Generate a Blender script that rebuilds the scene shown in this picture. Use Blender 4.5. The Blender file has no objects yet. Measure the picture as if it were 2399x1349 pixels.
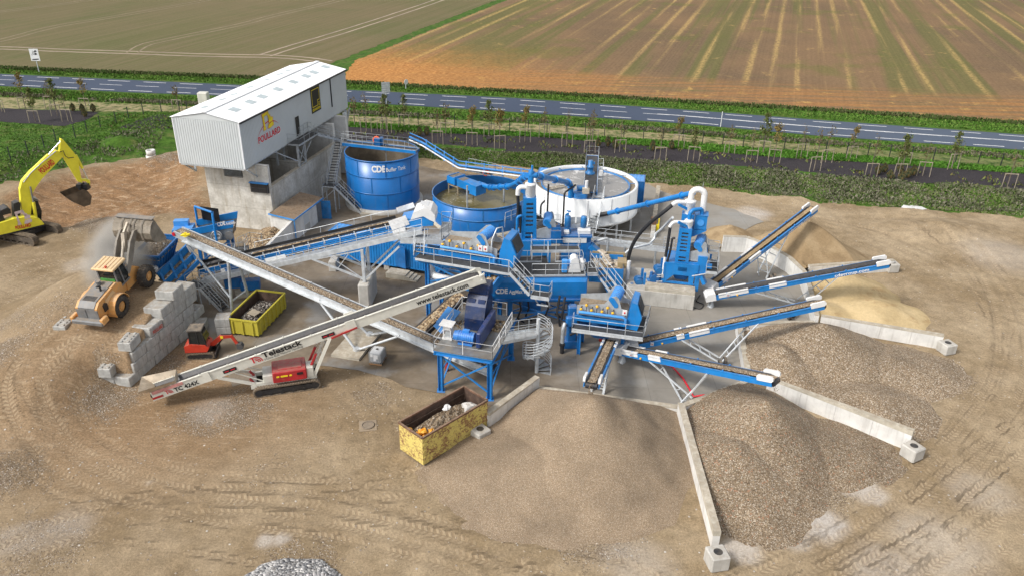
import bpy, math, random
import numpy as np
from mathutils import Vector, Matrix
random.seed(7)
V = Vector
R = math.radians
scene = bpy.context.scene
COL = scene.collection
# ------------------------------------------------------------------ camera
FPX, PITCH, ROLL, CAMH, PW, PH = 1866.0, R(27.28), R(-1.09), 34.0, 2399.0, 1349.0
_fwd = V((0, math.cos(PITCH), -math.sin(PITCH)))
_rt = V((1, 0, 0)); _dn = _fwd.cross(_rt)
RT = _rt * math.cos(ROLL) + _dn * math.sin(ROLL)
DN = _dn * math.cos(ROLL) - _rt * math.sin(ROLL)
CAM = V((0, 0, CAMH))
def ray(u, v): return RT * ((u - PW/2)/FPX) + DN * ((v - PH/2)/FPX) + _fwd
def G(u, v, z=0.0):
    """site survey: the point at height z seen at photo pixel (u, v)"""
    d = ray(u, v); return CAM + d * ((z - CAMH)/d.z)
def GY(u, v, y):
    d = ray(u, v); return CAM + d * (y/d.y)
def VZ(p, v):
    """height above ground point p at which a vertical pole reaches photo row v"""
    lo, hi = -2.0, 30.0
    for _ in range(40):
        m = (lo+hi)/2
        if PX((p[0], p[1], m))[1] > v: lo = m
        else: hi = m
    return lo
def PX(p):
    q = V(p) - CAM; z = q.dot(_fwd)
    return (PW/2 + FPX*q.dot(RT)/z, PH/2 + FPX*q.dot(DN)/z)
cam_d = bpy.data.cameras.new('camera'); cam = bpy.data.objects.new('camera', cam_d); COL.objects.link(cam)
cam_d.sensor_width = 36; cam_d.lens = FPX/PW*36; cam_d.clip_end = 9000; cam_d.clip_start = .5
M = Matrix((( RT.x, -DN.x, -_fwd.x, 0), (RT.y, -DN.y, -_fwd.y, 0), (RT.z, -DN.z, -_fwd.z, CAMH), (0, 0, 0, 1)))
cam.matrix_world = M; scene.camera = cam
# ------------------------------------------------------------------ light
SUN_EL, SUN_AZ = R(46), R(-122)      # azimuth measured from +Y towards +X
w = bpy.data.worlds.new('World'); scene.world = w; w.use_nodes = True
nt = w.node_tree; nt.nodes.clear()
sky = nt.nodes.new('ShaderNodeTexSky'); sky.sky_type = 'NISHITA'; sky.sun_disc = False
sky.sun_elevation = SUN_EL; sky.sun_rotation = SUN_AZ; sky.dust_density = 3; sky.air_density = 1; sky.altitude = 100
hs = nt.nodes.new('ShaderNodeHueSaturation'); hs.inputs['Saturation'].default_value = .22
bg = nt.nodes.new('ShaderNodeBackground'); bg.inputs['Strength'].default_value = .125
wo = nt.nodes.new('ShaderNodeOutputWorld')
nt.links.new(sky.outputs[0], hs.inputs['Color']); nt.links.new(hs.outputs[0], bg.inputs['Color']); nt.links.new(bg.outputs[0], wo.inputs[0])
sd = bpy.data.lights.new('sun', 'SUN'); sun = bpy.data.objects.new('sun', sd); COL.objects.link(sun)
sd.energy = 1.5; sd.angle = R(11); sd.color = (1, .955, .89)
sdir = V((math.sin(SUN_AZ)*math.cos(SUN_EL), math.cos(SUN_AZ)*math.cos(SUN_EL), math.sin(SUN_EL)))
sun.rotation_euler = sdir.to_track_quat('Z', 'Y').to_euler(); sun.location = (-40, -20, 90)
vs = scene.view_settings; vs.view_transform = 'Standard'; vs.look = 'None'; vs.exposure = .76; vs.gamma = 1
# ------------------------------------------------------------------ materials
def nmat(name):
    m = bpy.data.materials.new(name); m.use_nodes = True
    t = m.node_tree; t.nodes.clear()
    o = t.nodes.new('ShaderNodeOutputMaterial'); b = t.nodes.new('ShaderNodeBsdfPrincipled')
    t.links.new(b.outputs[0], o.inputs[0]); return m, t, b
class NT:
    """tiny node-graph writer"""
    def __init__(s, t): s.t = t
    def n(s, typ, **k):
        x = s.t.nodes.new(typ)
        for a, v in k.items(): setattr(x, a, v)
        return x
    def put(s, sock, v):
        if isinstance(v, bpy.types.NodeSocket): s.t.links.new(v, sock)
        elif v is not None:
            if sock.type == 'RGBA' and len(v) == 3: v = (*v, 1)
            sock.default_value = v
    def co(s): return s.n('ShaderNodeTexCoord').outputs['Object']
    def noise(s, vec, scale, detail=4, rough=.55, dist=0, out='Fac'):
        x = s.n('ShaderNodeTexNoise'); s.put(x.inputs['Vector'], vec); x.inputs['Scale'].default_value = scale
        x.inputs['Detail'].default_value = detail; x.inputs['Roughness'].default_value = rough; x.inputs['Distortion'].default_value = dist
        return x.outputs[out]
    def voro(s, vec, scale, feature='F1', out='Color', rnd=1):
        x = s.n('ShaderNodeTexVoronoi', feature=feature); s.put(x.inputs['Vector'], vec); x.inputs['Scale'].default_value = scale
        x.inputs['Randomness'].default_value = rnd; return x.outputs[out]
    def ramp(s, fac, stops, interp='LINEAR'):
        x = s.n('ShaderNodeValToRGB'); s.put(x.inputs[0], fac); r = x.color_ramp; r.interpolation = interp
        while len(r.elements) < len(stops): r.elements.new(.5)
        for e, (p, c) in zip(r.elements, stops):
            e.position = p; e.color = (*c, 1) if hasattr(c, '__len__') else (c, c, c, 1)
        return x.outputs[0]
    def mix(s, fac, a, b, mode='MIX'):
        x = s.n('ShaderNodeMix', data_type='RGBA', blend_type=mode, clamp_factor=True)
        s.put(x.inputs[0], fac); s.put(x.inputs[6], a); s.put(x.inputs[7], b); return x.outputs[2]
    def math(s, op, a, b=None, c=None, clamp=False):
        x = s.n('ShaderNodeMath', operation=op, use_clamp=clamp); s.put(x.inputs[0], a)
        if b is not None: s.put(x.inputs[1], b)
        if c is not None: s.put(x.inputs[2], c)
        return x.outputs[0]
    def step(s, v, lo, hi):
        x = s.n('ShaderNodeMapRange', interpolation_type='SMOOTHSTEP'); s.put(x.inputs[0], v)
        x.inputs[1].default_value = lo; x.inputs[2].default_value = hi; return x.outputs[0]
    def vmul(s, v, k):
        x = s.n('ShaderNodeVectorMath', operation='MULTIPLY'); s.put(x.inputs[0], v); x.inputs[1].default_value = k; return x.outputs[0]
    def sep(s, v): return s.n('ShaderNodeSeparateXYZ'), v
    def bump(s, h, strength=.3, dist=.05, normal=None):
        x = s.n('ShaderNodeBump'); s.put(x.inputs['Height'], h); x.inputs['Strength'].default_value = strength; x.inputs['Distance'].default_value = dist
        if normal is not None: s.put(x.inputs['Normal'], normal)
        return x.outputs[0]
def sc(c, k): return tuple(min(1, x*k) for x in c)
DUST = (.30, .235, .165)
def pmat(name, col, rough=.5, metal=0, var=.18, scale=1.2, dust=.25, dustcol=DUST, bump=0, bscale=30, chip=0, chipcol=(.12, .06, .03), spec=.5, streak=0, topdust=1):
    """painted / metal / concrete surface with uneven tone, dust, optional chipped rust and vertical runs"""
    m, t, b = nmat(name); g = NT(t); co = g.co()
    n1 = g.noise(co, scale, 5, .6); c = g.mix(g.step(n1, .3, .7), sc(col, 1-var), sc(col, 1+var))
    if dust:
        n2 = g.noise(co, scale*2.7+.3, 6, .68, .4)
        c = g.mix(g.math('MULTIPLY', g.step(n2, .48, .78), dust), c, dustcol)
    if dust and topdust:
        gn = g.n('ShaderNodeNewGeometry'); sz = g.n('ShaderNodeSeparateXYZ'); g.put(sz.inputs[0], gn.outputs['Normal'])
        c = g.mix(g.math('MULTIPLY', g.math('MULTIPLY', g.step(sz.outputs[2], .55, .95), g.step(g.noise(co, scale*1.9+.8, 5, .65), .30, .62)), min(.6, dust*1.5*topdust)), c, dustcol)
    if streak:
        n4 = g.noise(g.vmul(co, (2.2, 2.2, .16)), 1.6, 5, .62)
        c = g.mix(g.math('MULTIPLY', g.step(n4, .5, .72), streak), c, sc(dustcol, .55))
    if chip:
        n3 = g.noise(co, 3.5, 8, .72, .3); c = g.mix(g.step(n3, 1-chip-.03, 1-chip+.04), c, chipcol)
    g.put(b.inputs['Base Color'], c); b.inputs['Roughness'].default_value = rough; b.inputs['Metallic'].default_value = metal
    b.inputs['Specular IOR Level'].default_value = spec
    if bump: g.put(b.inputs['Normal'], g.bump(g.noise(co, bscale, 4, .6), bump, .02))
    return m
def pebble(name, cols, size=.08, rough=.85, var=.35, bump=.9, big=None, bigamt=.25, macro=.35):
    """loose stones: one colour per voronoi cell plus patches of finer and coarser tone"""
    m, t, b = nmat(name); g = NT(t); co = g.co()
    s = 1/size
    v = g.voro(co, s); sepc = g.n('ShaderNodeSeparateColor'); g.put(sepc.inputs[0], v)
    k = len(cols); c = g.ramp(sepc.outputs[0], [(i/k, cc) for i, cc in enumerate(cols)], 'CONSTANT')
    c = g.mix(1, c, g.ramp(sepc.outputs[1], [(0, 1-var), (1, 1+var)]), 'MULTIPLY')
    if macro:
        mc = g.noise(co, .35, 5, .6); c = g.mix(1, c, g.ramp(mc, [(.3, 1-macro*.6), (.7, 1+macro*.4)]), 'MULTIPLY')
    d = g.voro(co, s, out='Distance')
    if big:
        v2 = g.voro(co, s*.4, out='Distance'); c2 = g.voro(co, s*.4); s2 = g.n('ShaderNodeSeparateColor'); g.put(s2.inputs[0], c2)
        c = g.mix(g.math('MULTIPLY', g.step(s2.outputs[2], 1-bigamt, 1-bigamt+.02), g.step(v2, .42, .38)), c, big)
    g.put(b.inputs['Base Color'], c); b.inputs['Roughness'].default_value = rough; b.inputs['Specular IOR Level'].default_value = .2
    hh = g.math('ADD', g.math('MULTIPLY', d, -1), g.math('MULTIPLY', g.noise(co, s*.3, 4), 1.5))
    g.put(b.inputs['Normal'], g.bump(hh, bump, size*.8)); return m
BLUE_C = (.010, .195, .53)
MT = {}
def mk():
    P = MT
    P['blue'] = pmat('blue_paint', BLUE_C, .38, var=.14, dust=.13, scale=.7, streak=.08)
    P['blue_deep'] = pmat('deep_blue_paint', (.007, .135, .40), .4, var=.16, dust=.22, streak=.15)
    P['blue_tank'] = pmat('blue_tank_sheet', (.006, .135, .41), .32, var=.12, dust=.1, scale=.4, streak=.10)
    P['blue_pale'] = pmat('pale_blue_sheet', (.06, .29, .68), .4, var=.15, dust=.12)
    P['teal'] = pmat('weathered_blue_steel', (.01, .16, .42), .5, var=.25, dust=.3, streak=.2)
    P['navy'] = pmat('navy_enamel', (.008, .024, .085), .3, var=.3, dust=.2)
    P['motor'] = pmat('motor_blue', (.02, .16, .40), .4, var=.2, dust=.15)
    P['white'] = pmat('white_paint', (.74, .74, .73), .4, var=.06, dust=.14)
    P['tankwhite'] = pmat('white_tank_sheet', (.76, .77, .76), .35, var=.04, dust=.05, scale=.5, streak=.10)
    P['cream'] = pmat('cream_paint', (.66, .65, .58), .42, var=.08, dust=.16)
    P['galv'] = pmat('galvanised_steel', (.46, .49, .51), .45, .35, var=.2, dust=.22, scale=2.5)
    P['galv_light'] = pmat('bright_galvanised_steel', (.60, .63, .65), .42, .25, var=.15, dust=.12, scale=2)
    P['grate'] = pmat('dark_grating', (.038, .041, .045), .7, .1, var=.3, dust=.06, bump=.4, bscale=40)
    P['rubber'] = pmat('black_rubber', (.018, .019, .022), .55, var=.3, dust=.06)
    P['belt'] = pmat('conveyor_belt_rubber', (.022, .024, .030), .5, var=.3, dust=.10, scale=2)
    P['black'] = pmat('black_steel', (.02, .021, .024), .5, var=.2, dust=.12)
    P['tyre'] = pmat('dusty_tyre', (.045, .04, .036), .85, var=.3, dust=.5, bump=.5, bscale=22)
    P['track'] = pmat('muddy_track', (.13, .10, .07), .85, var=.4, dust=.6, scale=3)
    P['yellow'] = pmat('excavator_yellow', (.80, .72, .045), .4, var=.08, dust=.05)
    P['orange'] = pmat('loader_amber', (.66, .33, .10), .6, var=.15, dust=.75, dustcol=(.48, .37, .25))
    P['orange_pale'] = pmat('dusty_cab_roof', (.72, .50, .26), .6, var=.1, dust=.5, dustcol=(.5, .4, .28))
    P['red'] = pmat('red_paint', (.42, .022, .028), .45, var=.2, dust=.3)
    P['redor'] = pmat('orange_red_paint', (.52, .038, .018), .45, var=.15, dust=.2)
    P['grey'] = pmat('grey_paint', (.17, .175, .18), .55, var=.2, dust=.6)
    P['conc'] = pmat('cast_concrete', (.47, .455, .42), .85, var=.16, dust=.25, scale=.7, bump=.25, streak=.35)
    P['conc_light'] = pmat('pale_concrete', (.68, .67, .64), .85, var=.12, dust=.14, scale=.8, bump=.2, streak=.25)
    P['conc_cap'] = pmat('dirty_concrete', (.47, .43, .35), .9, var=.2, dust=.4, scale=1.2, bump=.3)
    P['block'] = pmat('precast_block', (.42, .42, .40), .9, var=.2, dust=.35, scale=1.3, bump=.3, streak=.4)
    P['steelbucket'] = pmat('worn_bucket_steel', (.42, .37, .30), .5, .25, var=.25, dust=.55, scale=1.5)
    P['rusty'] = pmat('rusted_steel', (.15, .075, .045), .85, var=.4, dust=.3, scale=2, bump=.3)
    P['chrome'] = pmat('chromed_rod', (.72, .75, .78), .2, .9, var=.03, dust=0)
    P['glass'] = pmat('dark_cab_glass', (.015, .02, .022), .08, var=.1, dust=.12)
    P['wood'] = pmat('weathered_wood', (.30, .255, .19), .85, var=.25, dust=.1)
    P['bark'] = pmat('thin_bark', (.14, .11, .085), .9, var=.25, dust=0)
    P['letter_white'] = pmat('white_lettering', (.85, .85, .85), .5, var=.02, dust=0)
    P['letter_black'] = pmat('black_lettering', (.012, .012, .014), .5, var=.05, dust=0)
    P['letter_red'] = pmat('red_lettering', (.60, .012, .03), .5, var=.05, dust=0)
    P['signyellow'] = pmat('sign_yellow', (.85, .66, .02), .5, var=.05, dust=0)
    P['safety_orange'] = pmat('lifebuoy_orange', (.85, .11, .025), .5, var=.05, dust=0)
    P['safety_yellow'] = pmat('valve_yellow', (.80, .42, .02), .5, var=.1, dust=.05)
    P['postblack'] = pmat('fence_post_black', (.02, .028, .026), .6, var=.1, dust=0)
    P['plastic'] = pmat('translucent_tank_plastic', (.60, .61, .62), .4, var=.05, dust=.1)
mk()
# ------------------------------------------------------------------ mesh building
WM = {}
class MB:
    def __init__(s, X=None): s.v = []; s.f = []; s.m = []; s.sm = []; s.X = X
    def add(s, vs, fs, mat=0, smooth=False):
        k = len(s.v); X = s.X
        if X is not None: vs = [X @ V(p) for p in vs]
        s.v.extend([tuple(p) for p in vs])
        for f in fs: s.f.append([i+k for i in f]); s.m.append(mat); s.sm.append(smooth)
        return s
    def quad(s, *p, mat=0): return s.add(p, [list(range(len(p)))], mat)
    def box(s, c, d, mat=0, rz=0, rot=None):
        x, y, z = d[0]/2, d[1]/2, d[2]/2; c = V(c)
        m = rot if rot is not None else Matrix.Rotation(rz, 3, 'Z')
        vs = [c + m @ V((a*x, b*y, e*z)) for e in (-1, 1) for b in (-1, 1) for a in (-1, 1)]
        return s.add(vs, [(0,2,3,1), (4,5,7,6), (0,1,5,4), (2,6,7,3), (0,4,6,2), (1,3,7,5)], mat)
    def bbox(s, c, d, mat=0, rz=0, rot=None, bev=.03):
        """box with chamfered edges"""
        x, y, z = d[0]/2, d[1]/2, d[2]/2; c = V(c); b = min(bev, x*.45, y*.45, z*.45)
        m = rot if rot is not None else Matrix.Rotation(rz, 3, 'Z')
        vs = []
        def ring(xx, yy, zz): return [c + m @ V((a*xx, e*yy, zz)) for a, e in ((-1,-1), (1,-1), (1,1), (-1,1))]
        def oct(xx, yy, q, zz):
            p = [(-xx+q,-yy), (xx-q,-yy), (xx,-yy+q), (xx,yy-q), (xx-q,yy), (-xx+q,yy), (-xx,yy-q), (-xx,-yy+q)]
            return [c + m @ V((a, e, zz)) for a, e in p]
        vs = oct(x-b, y-b, b*.4, -z) + oct(x, y, b, -z+b) + oct(x, y, b, z-b) + oct(x-b, y-b, b*.4, z)
        fs = [tuple(range(7, -1, -1)), tuple(range(24, 32))]
        for r in range(3):
            for i in range(8): j = (i+1) % 8; fs.append((r*8+i, r*8+j, r*8+8+j, r*8+8+i))
        return s.add(vs, fs, mat)
    def beam(s, p, q, w, h, mat=0, up=(0, 0, 1)):
        p, q = V(p), V(q); d = (q-p)
        if d.length < 1e-6: return s
        d.normalize(); up = V(up)
        a = d.cross(up)
        if a.length < 1e-3: a = d.cross(V((1, 0, 0)))
        a.normalize(); n = a.cross(d)
        vs = [o + a*(i*w/2) + n*(j*h/2) for o in (p, q) for i, j in ((-1,-1), (1,-1), (1,1), (-1,1))]
        return s.add(vs, [(3,2,1,0), (4,5,6,7), (0,1,5,4), (1,2,6,5), (2,3,7,6), (3,0,4,7)], mat)
    def ibeam(s, p, q, w, h, mat=0, up=(0, 0, 1), t=.03):
        p, q = V(p), V(q); d = (q-p).normalized(); a = d.cross(V(up))
        if a.length < 1e-3: a = d.cross(V((1, 0, 0)))
        a.normalize(); n = a.cross(d)
        for k in (-1, 1): s.beam(p+n*k*(h/2-t/2), q+n*k*(h/2-t/2), w, t, mat, up=n)
        s.beam(p, q, t, h-2*t, mat, up=n); return s
    def tube(s, p, q, r, n=8, mat=0, r2=None, caps=True, smooth=True):
        p, q = V(p), V(q); d = q-p
        if d.length < 1e-6: return s
        d.normalize(); a = d.cross(V((0, 0, 1)))
        if a.length < 1e-3: a = d.cross(V((1, 0, 0)))
        a.normalize(); b = a.cross(d); r2 = r if r2 is None else r2
        vs = []
        for o, rr in ((p, r), (q, r2)):
            for i in range(n): t = 2*math.pi*i/n; vs.append(o + (a*math.cos(t) + b*math.sin(t))*rr)
        s.add(vs, [(i, n+i, n+(i+1) % n, (i+1) % n) for i in range(n)], mat, smooth)
        if caps:
            s.add(vs[:n], [tuple(range(n))], mat); s.add(vs[n:], [tuple(range(n-1, -1, -1))], mat)
        return s
    def path(s, pts, r, n=6, mat=0, caps=True, smooth=True):
        pts = [V(p) for p in pts]; k = len(pts); rr = r if hasattr(r, '__len__') else [r]*k
        tan = [((pts[min(i+1, k-1)]-pts[max(i-1, 0)]).normalized()) for i in range(k)]
        a = tan[0].cross(V((0, 0, 1)))
        if a.length < 1e-3: a = tan[0].cross(V((1, 0, 0)))
        a.normalize(); vs = []
        for i in range(k):
            a = a - tan[i]*a.dot(tan[i]); a.normalize(); b = a.cross(tan[i])
            for j in range(n): t = 2*math.pi*j/n; vs.append(pts[i] + (a*math.cos(t)+b*math.sin(t))*rr[i])
        fs = [(i*n+j, (i+1)*n+j, (i+1)*n+(j+1) % n, i*n+(j+1) % n) for i in range(k-1) for j in range(n)]
        s.add(vs, fs, mat, smooth)
        if caps: s.add(vs[:n], [tuple(range(n))], mat); s.add(vs[-n:], [tuple(range(n-1, -1, -1))], mat)
        return s
    def prism(s, poly, o, ux, uy, depth, mat=0):
        """polygon (2d) in frame o,ux,uy extruded symmetrically along ux x uy by depth"""
        o, ux, uy = V(o), V(ux).normalized(), V(uy).normalized(); uz = ux.cross(uy)
        a = [o+ux*x+uy*y-uz*depth/2 for x, y in poly]; b = [p+uz*depth for p in a]; n = len(poly)
        ar = sum(poly[i][0]*poly[(i+1) % n][1]-poly[(i+1) % n][0]*poly[i][1] for i in range(n))
        fs = [tuple(range(n-1, -1, -1)), tuple(range(n, 2*n))] + [(i, (i+1) % n, n+(i+1) % n, n+i) for i in range(n)]
        if ar < 0: fs = [tuple(reversed(f)) for f in fs]
        return s.add(a+b, fs, mat)
    def lathe(s, c, prof, n=32, mat=0, smooth=True, a0=0, a1=2*math.pi):
        """profile [(r,z)] about vertical axis at c"""
        c = V(c); full = abs(a1-a0-2*math.pi) < 1e-6; k = n if full else n+1; vs = []
        for r, z in prof:
            for i in range(k): t = a0+(a1-a0)*i/n; vs.append(c+V((r*math.cos(t), r*math.sin(t), z)))
        fs = [(i*k+j, i*k+(j+1) % k, (i+1)*k+(j+1) % k, (i+1)*k+j) for i in range(len(prof)-1) for j in range(n)]
        return s.add(vs, fs, mat, smooth)
    def disc(s, c, r, n=32, mat=0):
        c = V(c); return s.add([c+V((r*math.cos(2*math.pi*i/n), r*math.sin(2*math.pi*i/n), 0)) for i in range(n)], [tuple(range(n))], mat)
    def ball(s, c, r, mat=0, n=10, m=6, sq=(1, 1, 1)):
        c = V(c); return s.lathe_raw(c, r, n, m, mat, sq)
    def lathe_raw(s, c, r, n, m, mat, sq):
        vs = [];
        for i in range(m+1):
            ph = math.pi*i/m-math.pi/2
            for j in range(n): t = 2*math.pi*j/n; vs.append(c+V((r*sq[0]*math.cos(ph)*math.cos(t), r*sq[1]*math.cos(ph)*math.sin(t), r*sq[2]*math.sin(ph))))
        return s.add(vs, [(i*n+j, i*n+(j+1) % n, (i+1)*n+(j+1) % n, (i+1)*n+j) for i in range(m) for j in range(n)], mat, True)
    def rail(s, pts, h=1.1, post=1.5, r=.024, mat=0, toe=True, up=(0, 0, 1), mid=True, start=True, end=True):
        pts = [V(p) for p in pts]; up = V(up)
        s.path([p+up*h for p in pts], r, 5, mat)
        if mid: s.path([p+up*h*.52 for p in pts], r*.85, 5, mat)
        for a, b in zip(pts, pts[1:]):
            L = (b-a).length; k = max(1, round(L/post))
            for i in range(k+1): q = a+(b-a)*(i/k); s.tube(q, q+up*h, r, 5, mat, caps=False)
            if toe: s.beam(a+up*.07, b+up*.07, .015, .14, mat)
        return s
    def stair(s, pb, pt, width, mat=0, tread=1, rails=True, rise=.2, h=1.0):
        """open-tread stair from bottom pb to top pt (centre line)"""
        pb, pt = V(pb), V(pt); d = pt-pb; hz = V((d.x, d.y, 0)).normalized(); sd_ = hz.cross(V((0, 0, 1)))
        for k in (-1, 1):
            o = sd_*(k*width/2); s.beam(pb+o, pt+o, .05, .24, mat)
            if rails: s.rail([pb+o*1.02+V((0, 0, .05)), pt+o*1.02+V((0, 0, .05))], h, 1.2, toe=False, mat=mat)
        n = max(2, int(abs(d.z)/rise))
        for i in range(1, n):
            q = pb+d*(i/n); s.beam(q-sd_*(width/2-.03), q+sd_*(width/2-.03), .26, .04, tread)
        return s
    def build(s, name, mats, parent=None, local=False):
        me = bpy.data.meshes.new(name); vs = s.v
        if parent is not None and not local:
            inv = WM[parent.name].inverted(); vs = [tuple(inv @ V(p)) for p in vs]
        me.from_pydata(vs, [], s.f); me.update()
        if not isinstance(mats, (list, tuple)): mats = [mats]
        for m in mats: me.materials.append(MT[m] if isinstance(m, str) else m)
        me.polygons.foreach_set('material_index', s.m); me.polygons.foreach_set('use_smooth', s.sm)
        o = bpy.data.objects.new(name, me); COL.objects.link(o)
        if parent is not None: o.parent = parent; WM[o.name] = WM[parent.name]
        else: WM[o.name] = Matrix.Identity(4)
        return o
def tag(o, label, cat, group=None, kind=None):
    o['label'] = label; o['category'] = cat
    if group: o['group'] = group
    if kind: o['kind'] = kind
    return o
def struct(o, kind='structure'): o['kind'] = kind; return o
def thing(name, label, cat, loc=(0, 0, 0), rz=0, group=None, mat=None):
    o = bpy.data.objects.new(name, None); COL.objects.link(o); o.empty_display_size = .2
    X = mat if mat is not None else Matrix.Translation(V(loc)) @ Matrix.Rotation(rz, 4, 'Z')
    o.matrix_world = X; WM[o.name] = X.copy(); return tag(o, label, cat, group)
def kids(o): return [c for c in bpy.data.objects if c.parent == o]
def copy_tree(o, X=None, label=None, ch=None):
    r = o.copy(); COL.objects.link(r)
    if X is not None: r.matrix_world = X; WM[r.name] = X.copy()
    if label: r['label'] = label
    for c in kids(o):
        d = c.copy(); COL.objects.link(d); d.parent = r
        for e in kids(c): f = e.copy(); COL.objects.link(f); f.parent = d
    return r
_txt_n = 0
def text(body, o, ux, uy, h, mat, parent, name='lettering', bold=.0, depth=.01, width=None, bend=None):
    """lettering as mesh: origin o = left baseline, ux along, uy up, capital height about h*0.7"""
    cu = bpy.data.curves.new('t', 'FONT'); cu.body = body; cu.size = h; cu.extrude = 0; cu.offset = bold*h; cu.resolution_u = 3; cu.fill_mode = 'FRONT'
    ob = bpy.data.objects.new('t', cu); COL.objects.link(ob); bpy.context.view_layer.update()
    me = bpy.data.meshes.new_from_object(ob.evaluated_get(bpy.context.evaluated_depsgraph_get()))
    bpy.data.objects.remove(ob); bpy.data.curves.remove(cu)
    ux, uy, o = V(ux).normalized(), V(uy), V(o) if o else V((0, 0, 0)); uy = (uy-ux*uy.dot(ux)).normalized(); n = ux.cross(uy)
    vs = [v.co.copy() for v in me.vertices]; fs = [list(p.vertices) for p in me.polygons]; bpy.data.meshes.remove(me)
    x0 = min(v.x for v in vs); x1 = max(v.x for v in vs); k = (width/(x1-x0)) if width else 1
    mb = MB()
    if bend: pts = [bend((v.x-x0)*k, v.y) for v in vs]
    else: pts = [o+ux*((v.x-x0)*k)+uy*v.y+n*depth for v in vs]
    mb.add(pts, fs); return mb.build(name, mat, parent)
ORD = ['first', 'second', 'third', 'fourth', 'fifth', 'sixth', 'seventh', 'eighth', 'ninth', 'tenth', 'eleventh', 'twelfth', 'thirteenth', 'fourteenth', 'fifteenth', 'sixteenth', 'seventeenth', 'eighteenth', 'nineteenth', 'twentieth']
def ordinal(i):
    if i < 20: return ORD[i]
    t = ['twenty', 'thirty', 'forty', 'fifty'][(i+1)//10-2]
    return ({'twenty': 'twentieth', 'thirty': 'thirtieth', 'forty': 'fortieth', 'fifty': 'fiftieth'}[t]) if (i+1) % 10 == 0 else t+'-'+ORD[i % 10]
# ================================================================== terrain
ZB = 1.2                                    # level of the fields and road above the yard
rng = np.random.default_rng(5)
_lat = rng.random((256, 256))
def vnoise(x, y):
    xi = np.floor(x).astype(int); yi = np.floor(y).astype(int); fx = x-xi; fy = y-yi
    fx = fx*fx*(3-2*fx); fy = fy*fy*(3-2*fy); a = _lat[xi % 256, yi % 256]; b = _lat[(xi+1) % 256, yi % 256]
    c = _lat[xi % 256, (yi+1) % 256]; d = _lat[(xi+1) % 256, (yi+1) % 256]
    return (a*(1-fx)+b*fx)*(1-fy)+(c*(1-fx)+d*fx)*fy
def fbm(x, y, o=4, g=.5):
    s = 0; a = 1; t = 0
    for i in range(o): s = s+a*vnoise(x*2**i+17.3*i, y*2**i+5.1*i); t += a; a *= g
    return s/t
def sstep(v, a, b): t = np.clip((v-a)/(b-a), 0, 1); return t*t*(3-2*t)
def pts(pix, z=0.0): return np.array([tuple(G(u, v, z))[:2] for u, v in pix])
def sdf(x, y, P):
    """signed distance to polygon (negative inside)"""
    d = np.full(x.shape, 1e9); ins = np.zeros(x.shape, bool); n = len(P)
    for i in range(n):
        ax, ay = P[i]; bx, by = P[(i+1) % n]; ex, ey = bx-ax, by-ay
        t = np.clip(((x-ax)*ex+(y-ay)*ey)/(ex*ex+ey*ey+1e-9), 0, 1); d = np.minimum(d, np.hypot(x-ax-t*ex, y-ay-t*ey))
        if ay != by: c = ((ay > y) != (by > y)) & (x < (bx-ax)*(y-ay)/(by-ay)+ax); ins ^= c
    return np.where(ins, -d, d)
def poly_dist(x, y, P):
    """distance, signed side offset and arc length to an open polyline"""
    best = np.full(x.shape, 1e9); side = np.zeros(x.shape); arc = np.zeros(x.shape); s = 0
    for (ax, ay), (bx, by) in zip(P, P[1:]):
        ex, ey = bx-ax, by-ay; L = math.hypot(ex, ey)
        t = np.clip(((x-ax)*ex+(y-ay)*ey)/(L*L), 0, 1); px = x-ax-t*ex; py = y-ay-t*ey; d = np.hypot(px, py)
        m = d < best; best = np.where(m, d, best); side = np.where(m, (ex*py-ey*px)/L, side); arc = np.where(m, s+t*L, arc); s += L
    return best, side, arc
def smooth_line(P, k=6):
    P = [V((p[0], p[1], 0)) for p in P]; out = []
    for i in range(len(P)-1):
        p0, p1, p2, p3 = P[max(i-1, 0)], P[i], P[i+1], P[min(i+2, len(P)-1)]
        for j in range(k):
            t = j/k; out.append(.5*((2*p1)+(p2-p0)*t+(2*p0-5*p1+4*p2-p3)*t*t+(3*p1-p0-3*p2+p3)*t**3))
    out.append(P[-1]); return [(p.x, p.y) for p in out]
# bank between the yard and the planting, left to right
BB = pts([(-260, 520), (-60, 448), (0, 431), (63, 423), (161, 396), (250, 385), (340, 372), (416, 355), (560, 345), (820, 360), (985, 372), (1100, 385), (1300, 402), (1520, 431), (1600, 436), (1700, 447), (1800, 463), (1920, 477), (2100, 488), (2300, 503), (2400, 510), (2700, 545)], 0)
BT = pts([(-260, 440), (-60, 385), (0, 372), (63, 352), (161, 325), (250, 312), (340, 305), (416, 300), (560, 300), (820, 330), (987, 340), (1100, 350), (1300, 362), (1533, 382), (1600, 387), (1700, 393), (1800, 400), (1933, 413), (2100, 427), (2267, 437), (2400, 449), (2700, 475)], ZB)
RAMP = [(-37.5, 31), (-36.5, 38), (-33.2, 46), (-31, 53), (-30, 59)]
PIT = pts([(20, 470), (130, 420), (230, 400), (330, 392), (440, 395), (470, 430), (400, 500), (260, 520), (130, 540), (60, 540)])
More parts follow.
